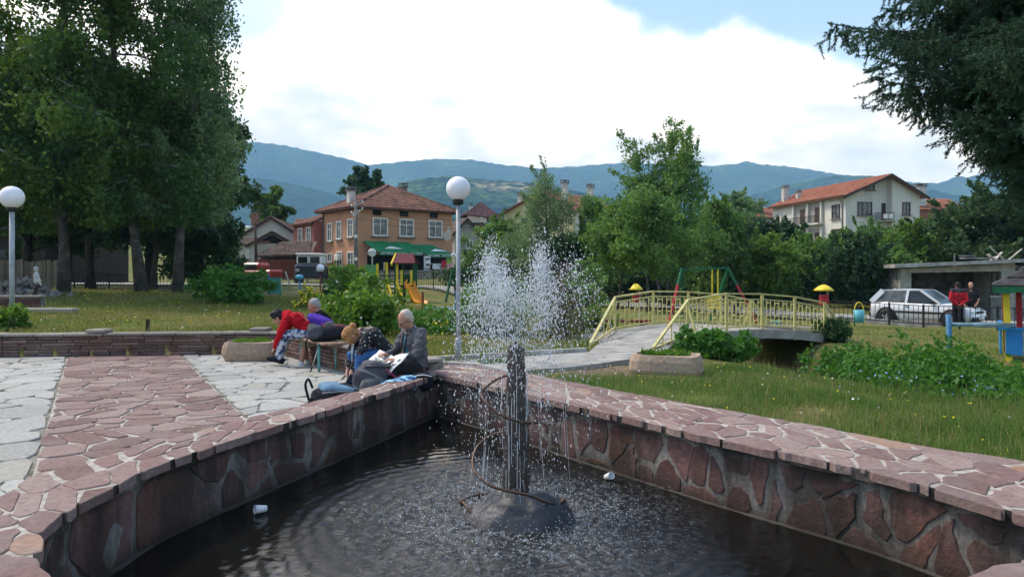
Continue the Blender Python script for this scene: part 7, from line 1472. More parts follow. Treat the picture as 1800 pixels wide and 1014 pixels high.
def hair_cap(parent, at_, R, m, s=1.0, extra=(), back=True, top=.0, puff=1.0, vox=.008):
    b = MB(); b.ell(at_(-.022+top, 0, .040+top*.6), (.094*s*puff, .083*s*puff, .088*s*puff), M4=R)
    if back: b.ell(at_(-.055, 0, -.012), (.058*s*puff, .073*s*puff, .075*s*puff), M4=R)
    for (x, y, z, rx, ry, rz_) in extra: b.ell(at_(x, y, z), (rx*s, ry*s, rz_*s), M4=R)
    o = skin(b, 'hair', m, parent, vox, 1); nz_ = o.data
    for v in nz_.vertices: v.co += v.normal*.010*noise.noise(Vector((v.co.x*60, v.co.y*60, v.co.z*25)))
    return o
def shoe(mb, ank, d, s=1.0, toe_up=0):
    d = Vector(d).normalized(); a = Vector(ank); up = Vector((0, 0, 1)); capsule(mb, a+up*.02, a-up*.035-d*.03, .050*s, .046*s); capsule(mb, a-up*.045-d*.045, a-up*.05+d*.10+up*toe_up, .042*s, .046*s); capsule(mb, a-up*.05+d*.06+up*toe_up*.6, a-up*.055+d*.175+up*toe_up, .045*s, .034*s)
def person(label, loc, rz_, J, mats, vox=.009, hands=(None, None), hairf=None, fwd=(1, 0, 0), hup=(0, 0, 1), legs_bare=None, scale=1, extra=None, shoe_d=((1, 0, 0), (1, 0, 0)), toe_up=(0, 0), group=None, torso_r=(.155, .165, .15), hood=False, sleeve=True, collar=False):
    t = thing('person', label, 'person', loc, rz_, group); hip, ch, nk, hd = (Vector(J[k]) for k in ('hip', 'chest', 'neck', 'head')); b = MB()
    S = [Vector(q) for q in J['sh']]; E = [Vector(q) for q in J['el']]; Wr = [Vector(q) for q in J['wr']]; K = [Vector(q) for q in J['kn']]; A = [Vector(q) for q in J['an']]; HJ = [Vector(q) for q in J['hj']]
    at_, R = head(b, hd, fwd, hup); up = Vector(hup); capsule(b, nk, hd-Vector(hup)*.05-Vector(fwd)*.02, .058, .054); chain(b, [hip, ch, nk], [.11, .12, .06])
    for i in range(2):
        chain(b, [ch, S[i], E[i], Wr[i]], [.07, .05, .042, .028]); h = hands[i]
        if h: hand(b, Wr[i], h[0], h[1], h[2] if len(h) > 2 else 1, h[3] if len(h) > 3 else .6, h[4] if len(h) > 4 else (1 if i == 0 else -1))
        chain(b, [hip, HJ[i], K[i], A[i]], [.09, .08, .052, .042])
    skin(b, 'body', mats['skin'], t, vox*.85, 3); eyes(t, at_, R)
    # trousers
    b = MB(); chain(b, [hip, (hip+HJ[0])/2], [.13, .12]); b.ell(hip, (.15, .18, .12))
    for i in range(2):
        kk = K[i]; chain(b, [HJ[i], kk, A[i]+(kk-A[i]).normalized()*.05], [.105, .080, .066]) if not legs_bare else chain(b, [HJ[i], kk, kk+(A[i]-kk)*legs_bare], [.11, .088, .08])
    skin(b, 'trousers', mats['legs'], t, vox, 3, wr=.013)
    b = MB(); mid = (hip+ch)/2
    for p, q, r0, r1 in ((hip+Vector((0, 0, .03)), mid, torso_r[0], torso_r[0]), (mid, ch, torso_r[0], torso_r[1])):
        for o in (-.062, .062): lat = (S[1]-S[0]).normalized()*o; capsule(b, p+lat, q+lat, r0*.86, r1*.86, 16)
    capsule(b, S[0], S[1], .072, .072); capsule(b, ch, nk-(nk-ch).normalized()*.03, .11, .075)
    for i in range(2):
        if sleeve: chain(b, [S[i], E[i], Wr[i]-(Wr[i]-E[i]).normalized()*.02], [.078, .062, .046])
        else: chain(b, [S[i], S[i].lerp(E[i], .75)], [.078, .068])
    if collar:
        cd = (hd-nk).normalized()
        for k in range(12): a0, a1 = 2*PI*k/12, 2*PI*(k+1)/12; e = cd.orthogonal().normalized(); f2 = cd.cross(e); r_ = .073; c0 = nk+cd*.012; capsule(b, c0+(e*math.cos(a0)+f2*math.sin(a0))*r_, c0+(e*math.cos(a1)+f2*math.sin(a1))*r_, .017, .017, 8)
    if hood: b.ell(nk+Vector((-.03, 0, .02)), (.11, .12, .075))
    skin(b, 'jacket', mats['top'], t, vox, 3, wr=.016)
    for i in range(2): b = MB(); shoe(b, A[i], shoe_d[i], toe_up=toe_up[i]); skin(b, 'shoe', mats['shoe'], t, vox, 2)
    if hairf: hairf(t, at_, R)
    if extra: extra(t, at_, R, J)
    return t
H_BLACK = M('black hair', (.012, .010, .010), .5, .3, 20); H_GREY = M('short grey hair', (.34, .33, .32), .7, .2, 30); H_WHITE = M('thin white hair', (.56, .47, .41), .7, .12, 30); H_BLOND = M('ginger blond hair', (.36, .17, .06), .55, .25, 25)
def polka():
    m = bpy.data.materials.new('black jacket with white dots'); m.use_nodes = True; nt = m.node_tree; p = nt.nodes['Principled BSDF']; tc = nn(nt, 'ShaderNodeTexCoord'); v = nn(nt, 'ShaderNodeTexVoronoi', Scale=17.0, Randomness=.55); lk(nt, tc.outputs['Object'], v.inputs[0]); c = ramp(nt, v.outputs['Distance'], [(.20, (.60, .60, .62)), (.25, (.014, .014, .018))]); lk(nt, c, p.inputs['Base Color']); p.inputs['Roughness'].default_value = .8; return m
def camo():
    m = bpy.data.materials.new('patterned leggings'); m.use_nodes = True; nt = m.node_tree; p = nt.nodes['Principled BSDF']; tc = nn(nt, 'ShaderNodeTexCoord'); n = nn(nt, 'ShaderNodeTexNoise', Scale=16, Detail=4); lk(nt, tc.outputs['Object'], n.inputs[0]); lk(nt, ramp(nt, n.outputs[0], [(.44, (.03, .045, .10)), (.50, (.30, .34, .48)), (.58, (.55, .55, .60))]), p.inputs['Base Color']); p.inputs['Roughness'].default_value = .85; return m
WHITE_SHOE = cloth('white trainer', (.66, .66, .66), .1); DARK_SHOE = cloth('dark navy boot', (.018, .020, .028), .2)
HK = 'hikers resting beside the pool'
# man with the newspaper
def man1_extra(t, at_, R, J):
    b = MB(); b.ell((.125, .01, .38), (.05, .055, .15)); skin(b, 'shirt', cloth('teal shirt', (.02, .24, .36)), t, .01, 2); z = MB(); z.tube([(.155, .045, .52), (.18, .05, .42), (.195, .05, .26)], .012, 6); z.tube([(.155, -.045, .52), (.18, -.045, .42), (.195, -.045, .26)], .012, 6); z.build('lapel', cloth('dark grey jacket edge', (.07, .068, .075)), t)
    g = MB()
    for q in (-1, 1): g.tube([at_(.102, q*(.03+.021*math.cos(a)), -.004+.017*math.sin(a)) for a in np.linspace(0, 2*PI, 10)], .0025, 5); g.tube([at_(.098, q*.052, -.002), at_(0, q*.081, .004)], .0025, 5)
    g.build('glasses', M_IRON, t)
person('white haired person in a grey jacket reading a newspaper on the wall end', (-1.25, 9.62, .27), math.radians(216), dict(hip=(0, 0, .11), chest=(.03, 0, .42), neck=(.08, 0, .575), head=(.155, 0, .695), sh=[(.03, .195, .525), (.03, -.195, .525)], el=[(.16, .29, .25), (.19, -.25, .24)], wr=[(.37, .17, .21), (.36, -.12, .25)], hj=[(.05, .095, .09), (.05, -.095, .09)], kn=[(.45, .15, .10), (.44, -.12, .10)], an=[(.42, .17, -.27), (.44, -.10, -.27)]),
    dict(skin=SKIN1, legs=cloth('charcoal trousers', (.035, .034, .038)), top=cloth('washed grey jacket', (.115, .11, .12), .3, 6), shoe=DARK_SHOE), hands=(((.8, -.35, .1), (0, 0, 1), 1.0, .9), ((.7, .35, .15), (.2, 0, 1), 1.0, 1.0)), hairf=lambda t, a, R: hair_cap(t, a, R, H_WHITE, 1.0, puff=.985, top=-.012), fwd=(.82, 0, -.57), hup=(.57, 0, .82), extra=man1_extra, group=HK, collar=True)
# newspaper is held: a thing of its own
NP = thing('newspaper', 'open white newspaper with grey print held by the white haired person', 'newspaper', (-1.25, 9.62, .27), math.radians(216)); b = MB(); M_NEWS = M('newsprint', (.74, .74, .72), .8, .1, 12); n = 10; V = []
for i in range(n+1):
    for j in range(6): u = i/n-.5; v = j/5; V.append((.33+.25*v+.02*math.sin(u*9), .02+u*.72, .235+.13*abs(u)-.22*v+.012*math.sin(v*7+u*5)))
b.add(V, [(i*6+j, i*6+j+1, i*6+7+j, i*6+6+j) for i in range(n) for j in range(5)], True); o = b.build('sheet', M_NEWS, NP); md = o.modifiers.new('s', 'SOLIDIFY'); md.thickness = .004
for side in (-1, 1):
    b = MB()
    for i in range(9): y = .02+side*(.09+.055*(i % 3)*1.6); x = .40+.055*(i//3); u = (y-.02)/.72; v = (x-.33)/.25; z = .235+.13*abs(u)-.22*v+.012*math.sin(v*7+u*5)+.007; b.box((x, y, z), (.04, .065, .002), M4=Matrix.Rotation(.25*side, 3, 'X') @ Matrix.Rotation(.72, 3, 'Y'))
    b.build('print', M('grey print', (.36, .36, .37), .9, .3, 40), NP, 'stuff')
# woman bending forward in the dotted jacket
def w2_hair(t, a, R): hair_cap(t, a, R, H_BLOND, 1.0, extra=[(.02, 0, .075, .075, .075, .05), (-.12, 0, .05, .05, .05, .05), (.06, .05, -.02, .04, .03, .07), (.06, -.05, -.02, .04, .03, .07)], puff=1.05)
def w2_extra(t, a, R, J): b = MB(); b.tube([(.48, .09, .27), (.50, .085, .12), (.50, .08, .02)], .006, 6); b.tube([(.48, .03, .26), (.50, .03, .14)], .006, 6); b.build('hood_cord', M_WPAINT, t)
person('person with blond hair in a white dotted black jacket and blue jeans bending far forward', (-1.76, 10.3, .34), math.radians(208), dict(hip=(0, 0, .11), chest=(.20, 0, .36), neck=(.36, 0, .42), head=(.49, 0, .37), sh=[(.30, .17, .39), (.30, -.17, .39)], el=[(.42, .20, .14), (.44, -.18, .14)], wr=[(.50, .09, -.06), (.52, -.04, -.06)], hj=[(.05, .09, .09), (.05, -.09, .09)], kn=[(.42, .19, .09), (.44, -.10, .08)], an=[(.44, .2, -.27), (.46, -.10, -.27)]),
    dict(skin=SKIN2, legs=cloth('blue jeans', (.055, .135, .33), .25), top=polka(), shoe=DARK_SHOE), hands=(((.3, -.2, -1), (1, 0, 0), .95, .5), ((.3, .2, -1), (1, 0, 0), .95, .5)), hairf=w2_hair, fwd=(.55, 0, -.84), hup=(.84, 0, .55), extra=w2_extra, group=HK, torso_r=(.135, .145, .13))
# woman in the red hooded jacket tying her boot
person('person with black hair in a red hooded jacket leaning down to tie a boot', (-3.40, 12.5, .47), math.radians(184), dict(hip=(0, 0, .10), chest=(.24, 0, .30), neck=(.42, 0, .36), head=(.545, 0, .335), sh=[(.36, .16, .33), (.36, -.16, .33)], el=[(.46, .21, .07), (.44, -.18, .06)], wr=[(.57, .08, -.16), (.56, -.02, -.17)], hj=[(.04, .09, .07), (.04, -.09, .07)], kn=[(.40, .15, .06), (.40, -.1, .04)], an=[(.50, .12, -.35), (.52, -.02, -.35)]),
    dict(skin=SKIN2, legs=camo(), top=cloth('red hooded jacket', (.44, .012, .022), .18), shoe=DARK_SHOE), hands=(((.55, -.2, -.8), (.6, 0, .6), .92, .7), ((.55, .2, -.8), (.6, 0, .6), .92, .7)), hairf=lambda t, a, R: hair_cap(t, a, R, H_BLACK, 1.03, extra=[(.02, 0, .095, .07, .07, .05), (-.05, 0, .11, .05, .05, .04)], puff=1.1), fwd=(.80, 0, -.60), hup=(.60, 0, .80), group=HK, shoe_d=((1, 0, .1), (1, 0, .1)), toe_up=(.05, .02), hood=True, torso_r=(.135, .145, .13))
# grey haired man in black behind
person('person with short grey hair in a black polo shirt sitting behind the purple backpack', (-3.16, 12.75, .33), math.radians(196), dict(hip=(0, 0, .11), chest=(.10, 0, .40), neck=(.17, 0, .55), head=(.245, 0, .665), sh=[(.12, .19, .50), (.12, -.19, .50)], el=[(.24, .24, .25), (.24, -.24, .25)], wr=[(.42, .12, .14), (.42, -.12, .14)], hj=[(.05, .095, .09), (.05, -.095, .09)], kn=[(.40, .17, .06), (.42, -.06, .06)], an=[(.46, .2, -.31), (.36, -.02, -.31)]),
    dict(skin=SKIN1, legs=cloth('beige shorts', (.30, .24, .17)), top=cloth('black polo shirt', (.013, .013, .016)), shoe=WHITE_SHOE), hands=(((.8, -.2, -.4), (0, 0, 1), 1.0, .5), ((.8, .2, -.4), (0, 0, 1), 1.0, .5)), hairf=lambda t, a, R: hair_cap(t, a, R, H_GREY, 1.0), fwd=(.92, 0, -.38), hup=(.38, 0, .92), legs_bare=.08, group=HK, sleeve=False)
# two people at the car
def stand(label, x, y, rz_, mats, hairf, hands_back=False, fwdt=(1, 0, -.1), sleeve=True, hs=1.0, extra=None):
    zg = -.55; wr = [(-.16, .04, .90), (-.16, -.04, .90)] if hands_back else [(.16, .18, .92), (.12, -.2, .84)]; el = [(-.10, .27, 1.08), (-.10, -.27, 1.08)] if hands_back else [(-.02, .27, 1.1), (-.02, -.28, 1.08)]
    t = person(label, (x, y, zg), rz_, dict(hip=(0, 0, .92), chest=(0, 0, 1.26), neck=(.02, 0, 1.47), head=(.05, 0, 1.60), sh=[(0, .19, 1.40), (0, -.19, 1.40)], el=el, wr=wr, hj=[(0, .09, .88), (0, -.09, .88)], kn=[(.02, .10, .48), (.02, -.10, .48)], an=[(0, .11, .09), (0, -.11, .09)]), mats, vox=.014, hands=(((0, -.4, -.6), (-1, 0, 0)), ((0, .4, -.6), (-1, 0, 0))), hairf=hairf, fwd=fwdt, hup=(.1, 0, 1), group='people talking beside the silver car', sleeve=sleeve, extra=extra)
    return t
DKT = cloth('dark navy trousers', (.014, .016, .026))
def yoke(t, at_, R, J): b = MB(); capsule(b, (-.015, .18, 1.405), (-.015, -.18, 1.405), .088, .088); capsule(b, (0, 0, 1.36), (.01, 0, 1.44), .13, .09); skin(b, 'yoke', cloth('dark grey yoke', (.055, .05, .065)), t, .014, 2)
stand('dark haired person in a red jacket with hands clasped behind the back', P(1684, 26.9), 26.9, math.radians(75), dict(skin=SKIN1, legs=DKT, top=cloth('red zip jacket', (.42, .02, .03)), shoe=DARK_SHOE), lambda t, a, R: hair_cap(t, a, R, H_BLACK, 1.02, vox=.012), True, extra=yoke)
stand('bald person in a dark t-shirt facing the red jacket', P(1706, 27.5), 27.5, math.radians(250), dict(skin=SKIN1, legs=DKT, top=cloth('dark grey t-shirt', (.03, .028, .03)), shoe=DARK_SHOE), None, False, sleeve=False)
zg = gz(P(192, 92), 92)+.1
person('distant person in dark clothes walking down the pale street', (P(192, 92), 92, zg), math.radians(95), dict(hip=(0, 0, .92), chest=(0, 0, 1.26), neck=(.02, 0, 1.47), head=(.05, 0, 1.60), sh=[(0, .19, 1.40), (0, -.19, 1.40)], el=[(-.02, .27, 1.1), (-.02, -.28, 1.08)], wr=[(.1, .25, .88), (.05, -.25, .86)], hj=[(0, .09, .88), (0, -.09, .88)], kn=[(.10, .10, .50), (-.04, -.10, .48)], an=[(.14, .1, .09), (-.22, -.1, .12)]), dict(skin=SKIN1, legs=DKT, top=cloth('navy coat', (.015, .016, .03)), shoe=DARK_SHOE), vox=.022, hairf=lambda t, a, R: hair_cap(t, a, R, H_BLACK, 1.02, vox=.02))
# white stone figure on the rubble
ST = thing('white_figure', 'small weathered white stone figure seated on the rubble heap', 'statue', (P(65, 23.7), 23.7, gz(P(65, 23.7), 23.7)+.50)); b = MB(); chain(b, [(0, 0, 0), (-.02, 0, .2), (-.02, 0, .30)], [.10, .085, .05]); b.ell((-.02, -.01, .40), (.075, .08, .085)); chain(b, [(0, -.05, .22), (.09, -.08, .12), (.17, -.08, .02)], [.04, .034, .028]); chain(b, [(-.02, .06, .22), (-.06, .08, .1)], [.04, .03]); chain(b, [(0, 0, .0), (.12, -.05, .0), (.17, -.06, -.12)], [.07, .05, .03]); skin(b, 'body', M('whitewashed stone', (.55, .52, .48), .9, .25, 10), ST, .014, 2)
# ---------------------------------------------------------------- packs and belongings
def blob(c, r, ex=.7, rough=.06, seed=0, nu=22, nv=14, M4=None):
    vs = []; nz_ = seed*3.1; f = lambda v: math.copysign(abs(v)**ex, v); V = []; fs = []
    for i in range(nv+1):
        bt = -PI/2+PI*i/nv
        for j in range(nu):
            a = 2*PI*j/nu; v = Vector((f(math.cos(bt))*f(math.cos(a))*r[0], f(math.cos(bt))*f(math.sin(a))*r[1], f(math.sin(bt))*r[2])); k = 1+rough*(noise.noise(Vector((v.x*7+nz_, v.y*7, v.z*7)))*2+1.5*abs(noise.noise(Vector((v.x*16+nz_, v.y*16, v.z*11))))-.3); V.append(v*k)
    if M4 is not None: V = [M4 @ v for v in V]
    V = [v+Vector(c) for v in V]
    return V, [(i*nu+j, i*nu+(j+1) % nu, (i+1)*nu+(j+1) % nu, (i+1)*nu+j) for i in range(nv) for j in range(nu)]
def bag(label, loc, rz_, parts, straps=(), group='backpacks of the hikers', name='backpack', cat='backpack'):
    t = thing(name, label, cat, loc, rz_, group)
    for nm, c, r, m, seed, tilt in parts: b = MB(); b.add(*blob(c, r, .68, .07, seed, M4=Matrix.Rotation(tilt[0], 3, 'X') @ Matrix.Rotation(tilt[1], 3, 'Y')), True); b.build(nm, m, t)
    for pts, r, m in straps: b = MB(); b.tube([tuple(p) for p in catmull([np.array(p) for p in pts], 4)], r, 6); b.build('strap', m, t)
    return t
C_BLK = cloth('black nylon', (.022, .023, .028)); C_CHAR = cloth('charcoal nylon', (.085, .085, .10), .3, 6); C_STEEL = cloth('steel blue nylon', (.14, .24, .33), .2); C_PURP = cloth('purple nylon', (.075, .035, .30), .2); C_GRY = cloth('grey nylon', (.12, .12, .125)); C_PINK = cloth('pink piping', (.42, .05, .12)); C_LGR = cloth('light grey webbing', (.24, .24, .25))
bag('steel blue and black backpack lying against the pool edge nearest the camera', (-1.93, 8.05, .0), math.radians(38), [('body', (0, 0, .17), (.28, .16, .18), C_BLK, 1, (.15, 0)), ('top_panel', (.06, .0, .275), (.25, .14, .085), C_STEEL, 2, (.1, .2)), ('pocket', (.10, -.13, .17), (.15, .06, .10), C_BLK, 17, (.2, .1))], [([(-.2, -.13, .30), (.0, -.16, .30), (.2, -.12, .27)], .008, C_LGR), ([(-.30, -.02, .22), (-.34, -.02, .38), (-.29, .02, .44), (-.24, .03, .34)], .014, C_BLK), ([(-.28, -.05, .24), (-.38, -.10, .14), (-.46, -.16, .03)], .02, C_BLK)])
bag('big charcoal backpack slumped on the paving behind the blue one', (-1.72, 9.0, .0), math.radians(40), [('body', (0, 0, .22), (.21, .17, .25), C_CHAR, 4, (.15, -.25)), ('lid', (.10, .02, .40), (.17, .14, .085), C_GRY, 5, (0, .30)), ('pocket', (-.06, -.16, .18), (.18, .07, .15), C_GRY, 6, (.2, -.2)), ('side_pocket', (.16, -.15, .16), (.10, .08, .12), C_BLK, 16, (.3, .2))], [([(-.22, -.10, .42), (-.05, -.20, .34), (.05, -.24, .20), (.06, -.22, .06)], .010, C_LGR), ([(.30, -.05, .44), (.16, -.14, .42), (.0, -.16, .44), (-.14, -.10, .44)], .009, C_BLK), ([(-.28, -.05, .36), (-.36, -.02, .2), (-.34, .02, .05)], .022, C_BLK), ([(.1, -.2, .40), (.28, -.18, .25), (.3, -.15, .1)], .010, C_PINK)])
bag('blue checked cloth bundle beside the newspaper reader', (-1.36, 8.9, .12), math.radians(30), [('bundle', (0, 0, .09), (.25, .12, .10), M('blue check cloth', (.03, .09, .20), .8, .2, 14, col2=(.30, .58, .78), low=.45, high=.55), 7, (0, -.15))], (), None, 'cloth_bundle', 'bundle')
bag('dark sandal strapped bag at the foot of the wall end', (-1.13, 9.15, .12), math.radians(20), [('body', (0, 0, .1), (.15, .1, .11), C_BLK, 8, (0, 0))], [([(-.12, -.08, .18), (0, -.1, .2), (.12, -.08, .17)], .008, M_WPAINT)], None, 'shoe_bag', 'bag')
bag('purple backpack with grey front standing on the bench', (-3.17, 12.34, .47), math.radians(-20), [('body', (0, 0, .14), (.24, .16, .15), C_GRY, 9, (0, -.1)), ('lid', (-.02, 0, .27), (.23, .15, .09), C_PURP, 10, (0, .35))], [([(.1, -.16, .26), (.2, -.15, .18), (.26, -.1, .1)], .009, C_PINK)])
bag('black backpack lying on the near end of the bench', (-2.98, 11.82, .47), math.radians(12), [('body', (0, 0, .12), (.25, .16, .11), C_BLK, 12, (0, -.2)), ('pocket', (-.14, -.09, .15), (.13, .08, .10), C_CHAR, 13, (0, -.3))], [([(-.2, -.1, .12), (-.3, -.1, .0), (-.28, -.06, -.15)], .014, C_BLK)])
bag('dark patterned backpack at the wall side of the bench', (-2.80, 12.02, .47), math.radians(5), [('body', (0.02, 0, .13), (.25, .17, .12), M('dark patterned nylon', (.016, .017, .018), .8, .3, 12, col2=(.10, .11, .07), low=.5, high=.62), 14, (0, .1))], [([(-.12, -.14, .22), (.02, -.16, .25), (.18, -.14, .2)], .01, C_PINK)])
WP = thing('walking_pole', 'trekking pole leaning against the bench end', 'walking pole', (-3.17, 11.62, 0)); b = MB(); b.tube([(0, 0, .0), (.14, .1, .48)], [.006, .010], 8); b.build('shaft', M('bare aluminium', (.55, .52, .48), .35, .1, metal=.7), WP); b = MB(); b.tube([(.14, .1, .48), (.18, .13, .62)], .018, 8); b.build('grip', C_BLK, WP); b = MB(); b.tube([(0, 0, 0), (.025, .018, .08)], [.008, .018], 8); b.build('tip', C_BLK, WP)
# ---------------------------------------------------------------- fountain
FT = thing('fountain', 'dark basalt fountain pillar on a wet boulder with a spiral copper pipe', 'fountain', (FX, FY, ZW))
def rock_mat():
    m = stonemat('wet dark basalt', [(0, (.052, .040, .034)), (1, (.068, .052, .045))], rough=.32, dirt=.1, grain=16); return m
MB_ROCK = rock_mat()
def pillar(name, path, rads, seed, nseg=30, n=22, facets=7):
    V = []; 
    for i in range(nseg+1):
        t = i/nseg; f = t*(len(path)-1); k = min(len(path)-2, int(f)); c = Vector(path[k]).lerp(Vector(path[k+1]), f-k); r = rads[k]+(rads[k+1]-rads[k])*(f-k)
        for j in range(n):
            a = 2*PI*j/n; fr = .5+.5*abs(math.cos(a*facets/2)); q = r*(.90+.12*fr)*(1+.16*noise.noise(Vector((math.cos(a)*2.2+seed, math.sin(a)*2.2, t*5.5)))+.09*noise.noise(Vector((math.cos(a)*6+seed, math.sin(a)*6, t*18)))); V.append(c+Vector((q*math.cos(a), q*.85*math.sin(a), .012*noise.noise(Vector((a, t*9, seed))))))
    b = MB(); b.add(V, [(i*n+j, i*n+(j+1) % n, (i+1)*n+(j+1) % n, (i+1)*n+j) for i in range(nseg) for j in range(n)]+[tuple(nseg*n+j for j in range(n))], True); return b.build(name, MB_ROCK, FT)
pillar('pillar', [(-.015, 0, .0), (-.012, 0, .5), (0, 0, 1.0), (.0, 0, 1.27), (.0, 0, 1.295)], [.088, .085, .076, .064, .040], 1.7); pillar('side_pillar', [(.045, -.02, .0), (.05, -.015, .5), (.045, -.01, .88), (.03, 0, .93)], [.058, .052, .036, .010], 6.1, facets=5)
b = MB(); b.tube([(0, 0, 1.27), (0, 0, 1.325)], [.016, .010], 8); b.build('nozzle', M_IRON, FT)
# boulder: low wet dome
V = []; nu, nv = 64, 22
for i in range(nv+1):
    r = 1-i/nv
    for j in range(nu):
        a = 2*PI*j/nu; k = 1+.20*noise.noise(Vector((math.cos(a)*1.4, math.sin(a)*1.4, 3.3)))+.09*noise.noise(Vector((math.cos(a)*4, math.sin(a)*4, r*3))); z = .215*(1-r**2.8)*(1+.35*noise.noise(Vector((math.cos(a)*r*2.6, math.sin(a)*r*2.6, 8)))+.16*noise.noise(Vector((math.cos(a)*r*8, math.sin(a)*r*8, 8))))-.10*r**4; V.append((.03+.52*k*r*math.cos(a), -.03+.40*k*r*math.sin(a), z-.02))
b = MB(); b.add(V, [(i*nu+j, i*nu+(j+1) % nu, (i+1)*nu+(j+1) % nu, (i+1)*nu+j) for i in range(nv) for j in range(nu)], True); b.build('boulder', stonemat('wet slate boulder', [(0, (.030, .033, .040)), (1, (.045, .048, .056))], rough=.20, dirt=.25, grain=9), FT)
# spiral pipe, two runs and the spray ring; dx from pixels at the pillar's depth, dy in metres
PXM = FY/F
def pt(px, py, dy): d = FY+dy; v = W(px, py, d=d); return (v.x-FX, v.y-FY, v.z-ZW)
M_PIPE = M('tarnished copper pipe', (.085, .050, .034), .42, .35, 12, metal=.45, spec=.5)
def pipe(name, q, r): b = MB(); b.tube([tuple(p) for p in catmull([np.array(pt(*p)) for p in q], 7)], r, 9); return b.build(name, M_PIPE, FT)
pipe('pipe', [(893, 659, .05), (870, 668, .10), (850, 684, .08), (846, 694, 0), (856, 710, -.08), (878, 728, -.15), (905, 739, -.17), (930, 743, -.13), (952, 742, -.06)], .0105)
pipe('pipe', [(886, 759, .05), (862, 766, .12), (840, 784, .10), (831, 808, .0), (836, 830, -.10), (858, 850, -.20), (890, 862, -.26), (930, 870, -.26), (965, 884, -.18), (984, 884, -.05), (990, 879, .02)], .0115)
pipe('spray_ring', [(994, 881, .05), (978, 873, .16), (955, 868, .24), (920, 862, .30), (880, 866, .28), (845, 869, .22), (822, 874, .12), (811, 884, .0)], .009); pipe('riser_pipe', [(812, 881, .0), (822, 892, -.08), (832, 908, -.13), (838, 925, -.15), (838, 940, -.15)], .012)
for px, py, dy in ((843, 869, .21), (812, 882, .0), (960, 868, .22), (990, 880, .04)): b = MB(); c = Vector(pt(px, py, dy)); b.tube([c+Vector((0, 0, -.03)), c+Vector((0, 0, .025))], .013, 8); b.tube([c+Vector((-.022, 0, .0)), c+Vector((.022, 0, .004))], .010, 8); b.build('pipe_joint', M_PIPE, FT)
b = MB(); c = Vector(pt(990, 882, .03)); b.tube([c, c+Vector((-.01, 0, -.09))], .006, 6); b.build('pipe_strut', M_PIPE, FT)
# spray: jets leave the nozzle, arc over and break into drops
def drops():
    nr = np.random.default_rng(21); P_ = []; D_ = []; S_ = []; g = 9.81
    jets = [(862, .05, 1.92, 2400, .06), (838, .14, 1.70, 900, .07), (885, .20, 1.82, 1300, .07), (905, -.12, 1.72, 900, .08), (930, .10, 1.70, 800, .08), (876, -.1, 1.74, 900, .07), (951, -.08, 1.94, 2300, .055), (968, .18, 1.75, 900, .08), (1003, .05, 1.90, 420, .07), (1034, .0, 1.78, 240, .08), (820, .0, 1.55, 260, .09)]
    for (px, dy, apex, n, sp) in jets:
        ax = (px-900)*(FY+dy)/F-FX; v0 = math.sqrt(2*g*(apex-.1)); bx = ax*.62; Ta = v0/g
        for k in range(n):
            T = Ta*(1+nr.normal(.06, .34)); ap = apex*nr.normal(1, .045); w = sp*nr.uniform(.3, 1.25); z = ap-.5*g*(T-Ta)**2
            if z < .03 or T < Ta*.42: continue
            vx = (ax-bx)/Ta; p = np.array((bx+vx*T+nr.normal(0, w), dy*(T/Ta)+nr.normal(0, w), z+nr.normal(0, .05))); P_.append(p); D_.append(np.array((vx, 0, g*(Ta-T)))); S_.append(nr.choice([.0026, .0038, .0054, .0072], p=[.50, .34, .13, .03]))
    for k in range(500):      # thin mist thrown sideways by the pillar nozzle
        a = nr.uniform(0, 2*PI); T = nr.random()*.55; v = nr.normal(.75, .2); P_.append(np.array((v*T*math.cos(a), v*T*math.sin(a), 1.33+.25*T-.5*g*T*T*.35))); D_.append(np.array((math.cos(a), math.sin(a), -T*3))); S_.append(nr.choice([.0018, .0026]))
    for k in range(11000):     # fine mist round the jets
        j = jets[nr.integers(0, len(jets))]; ax = (j[0]-900)*(FY+j[1])/F-FX; P_.append(np.array((ax+nr.normal(0, .085), j[1]+nr.normal(0, .10), j[2]+.02-abs(nr.normal(.25, .42))))); D_.append(np.array((0, 0, -1.))); S_.append(nr.uniform(.0007, .0015))
    for k in range(1500):     # loose falling drops
        a = nr.uniform(0, 2*PI); r = abs(nr.normal(.30, .16)); P_.append(np.array((r*math.cos(a), r*math.sin(a), nr.uniform(.05, 1.5)))); D_.append(np.array((0, 0, -3.2))); S_.append(nr.choice([.0014, .0020, .0030]))
    for k in range(2600):     # splashes dancing on the water
        a = nr.uniform(0, 2*PI); r = abs(nr.normal(.60, .28)); z = nr.exponential(.022)+.004; P_.append(np.array((r*math.cos(a), r*math.sin(a), z))); D_.append(np.array((0, 0, 1.))*.2+nr.normal(0, .4, 3)); S_.append(nr.choice([.0014, .0022, .0036]))
    return np.array(P_), np.array(D_), np.array(S_)
Pd, Dd, Sd = drops()
def drop_mesh(Pd, Dd, Sd, stretch):
    n = len(Pd); sp = np.linalg.norm(Dd, axis=1); u = Dd/(sp[:, None]+1e-9); w = np.cross(u, np.array((.31, .84, .44))); w /= np.linalg.norm(w, axis=1)[:, None]+1e-9; x = np.cross(u, w); L = (1+stretch*np.minimum(sp, 4))[:, None]; s = Sd[:, None]
    V = np.stack([Pd+u*s*L, Pd+w*s, Pd+x*s, Pd-w*s, Pd-x*s, Pd-u*s*L], 1).reshape(-1, 3); k = (np.arange(n)*6)[:, None]; tri = np.array([(0, 1, 2), (0, 2, 3), (0, 3, 4), (0, 4, 1), (5, 2, 1), (5, 3, 2), (5, 4, 3), (5, 1, 4)]); T = (k[:, :, None]+tri[None]).reshape(-1, 3); return np_mesh('water_drops', V, None, T, smooth=True)
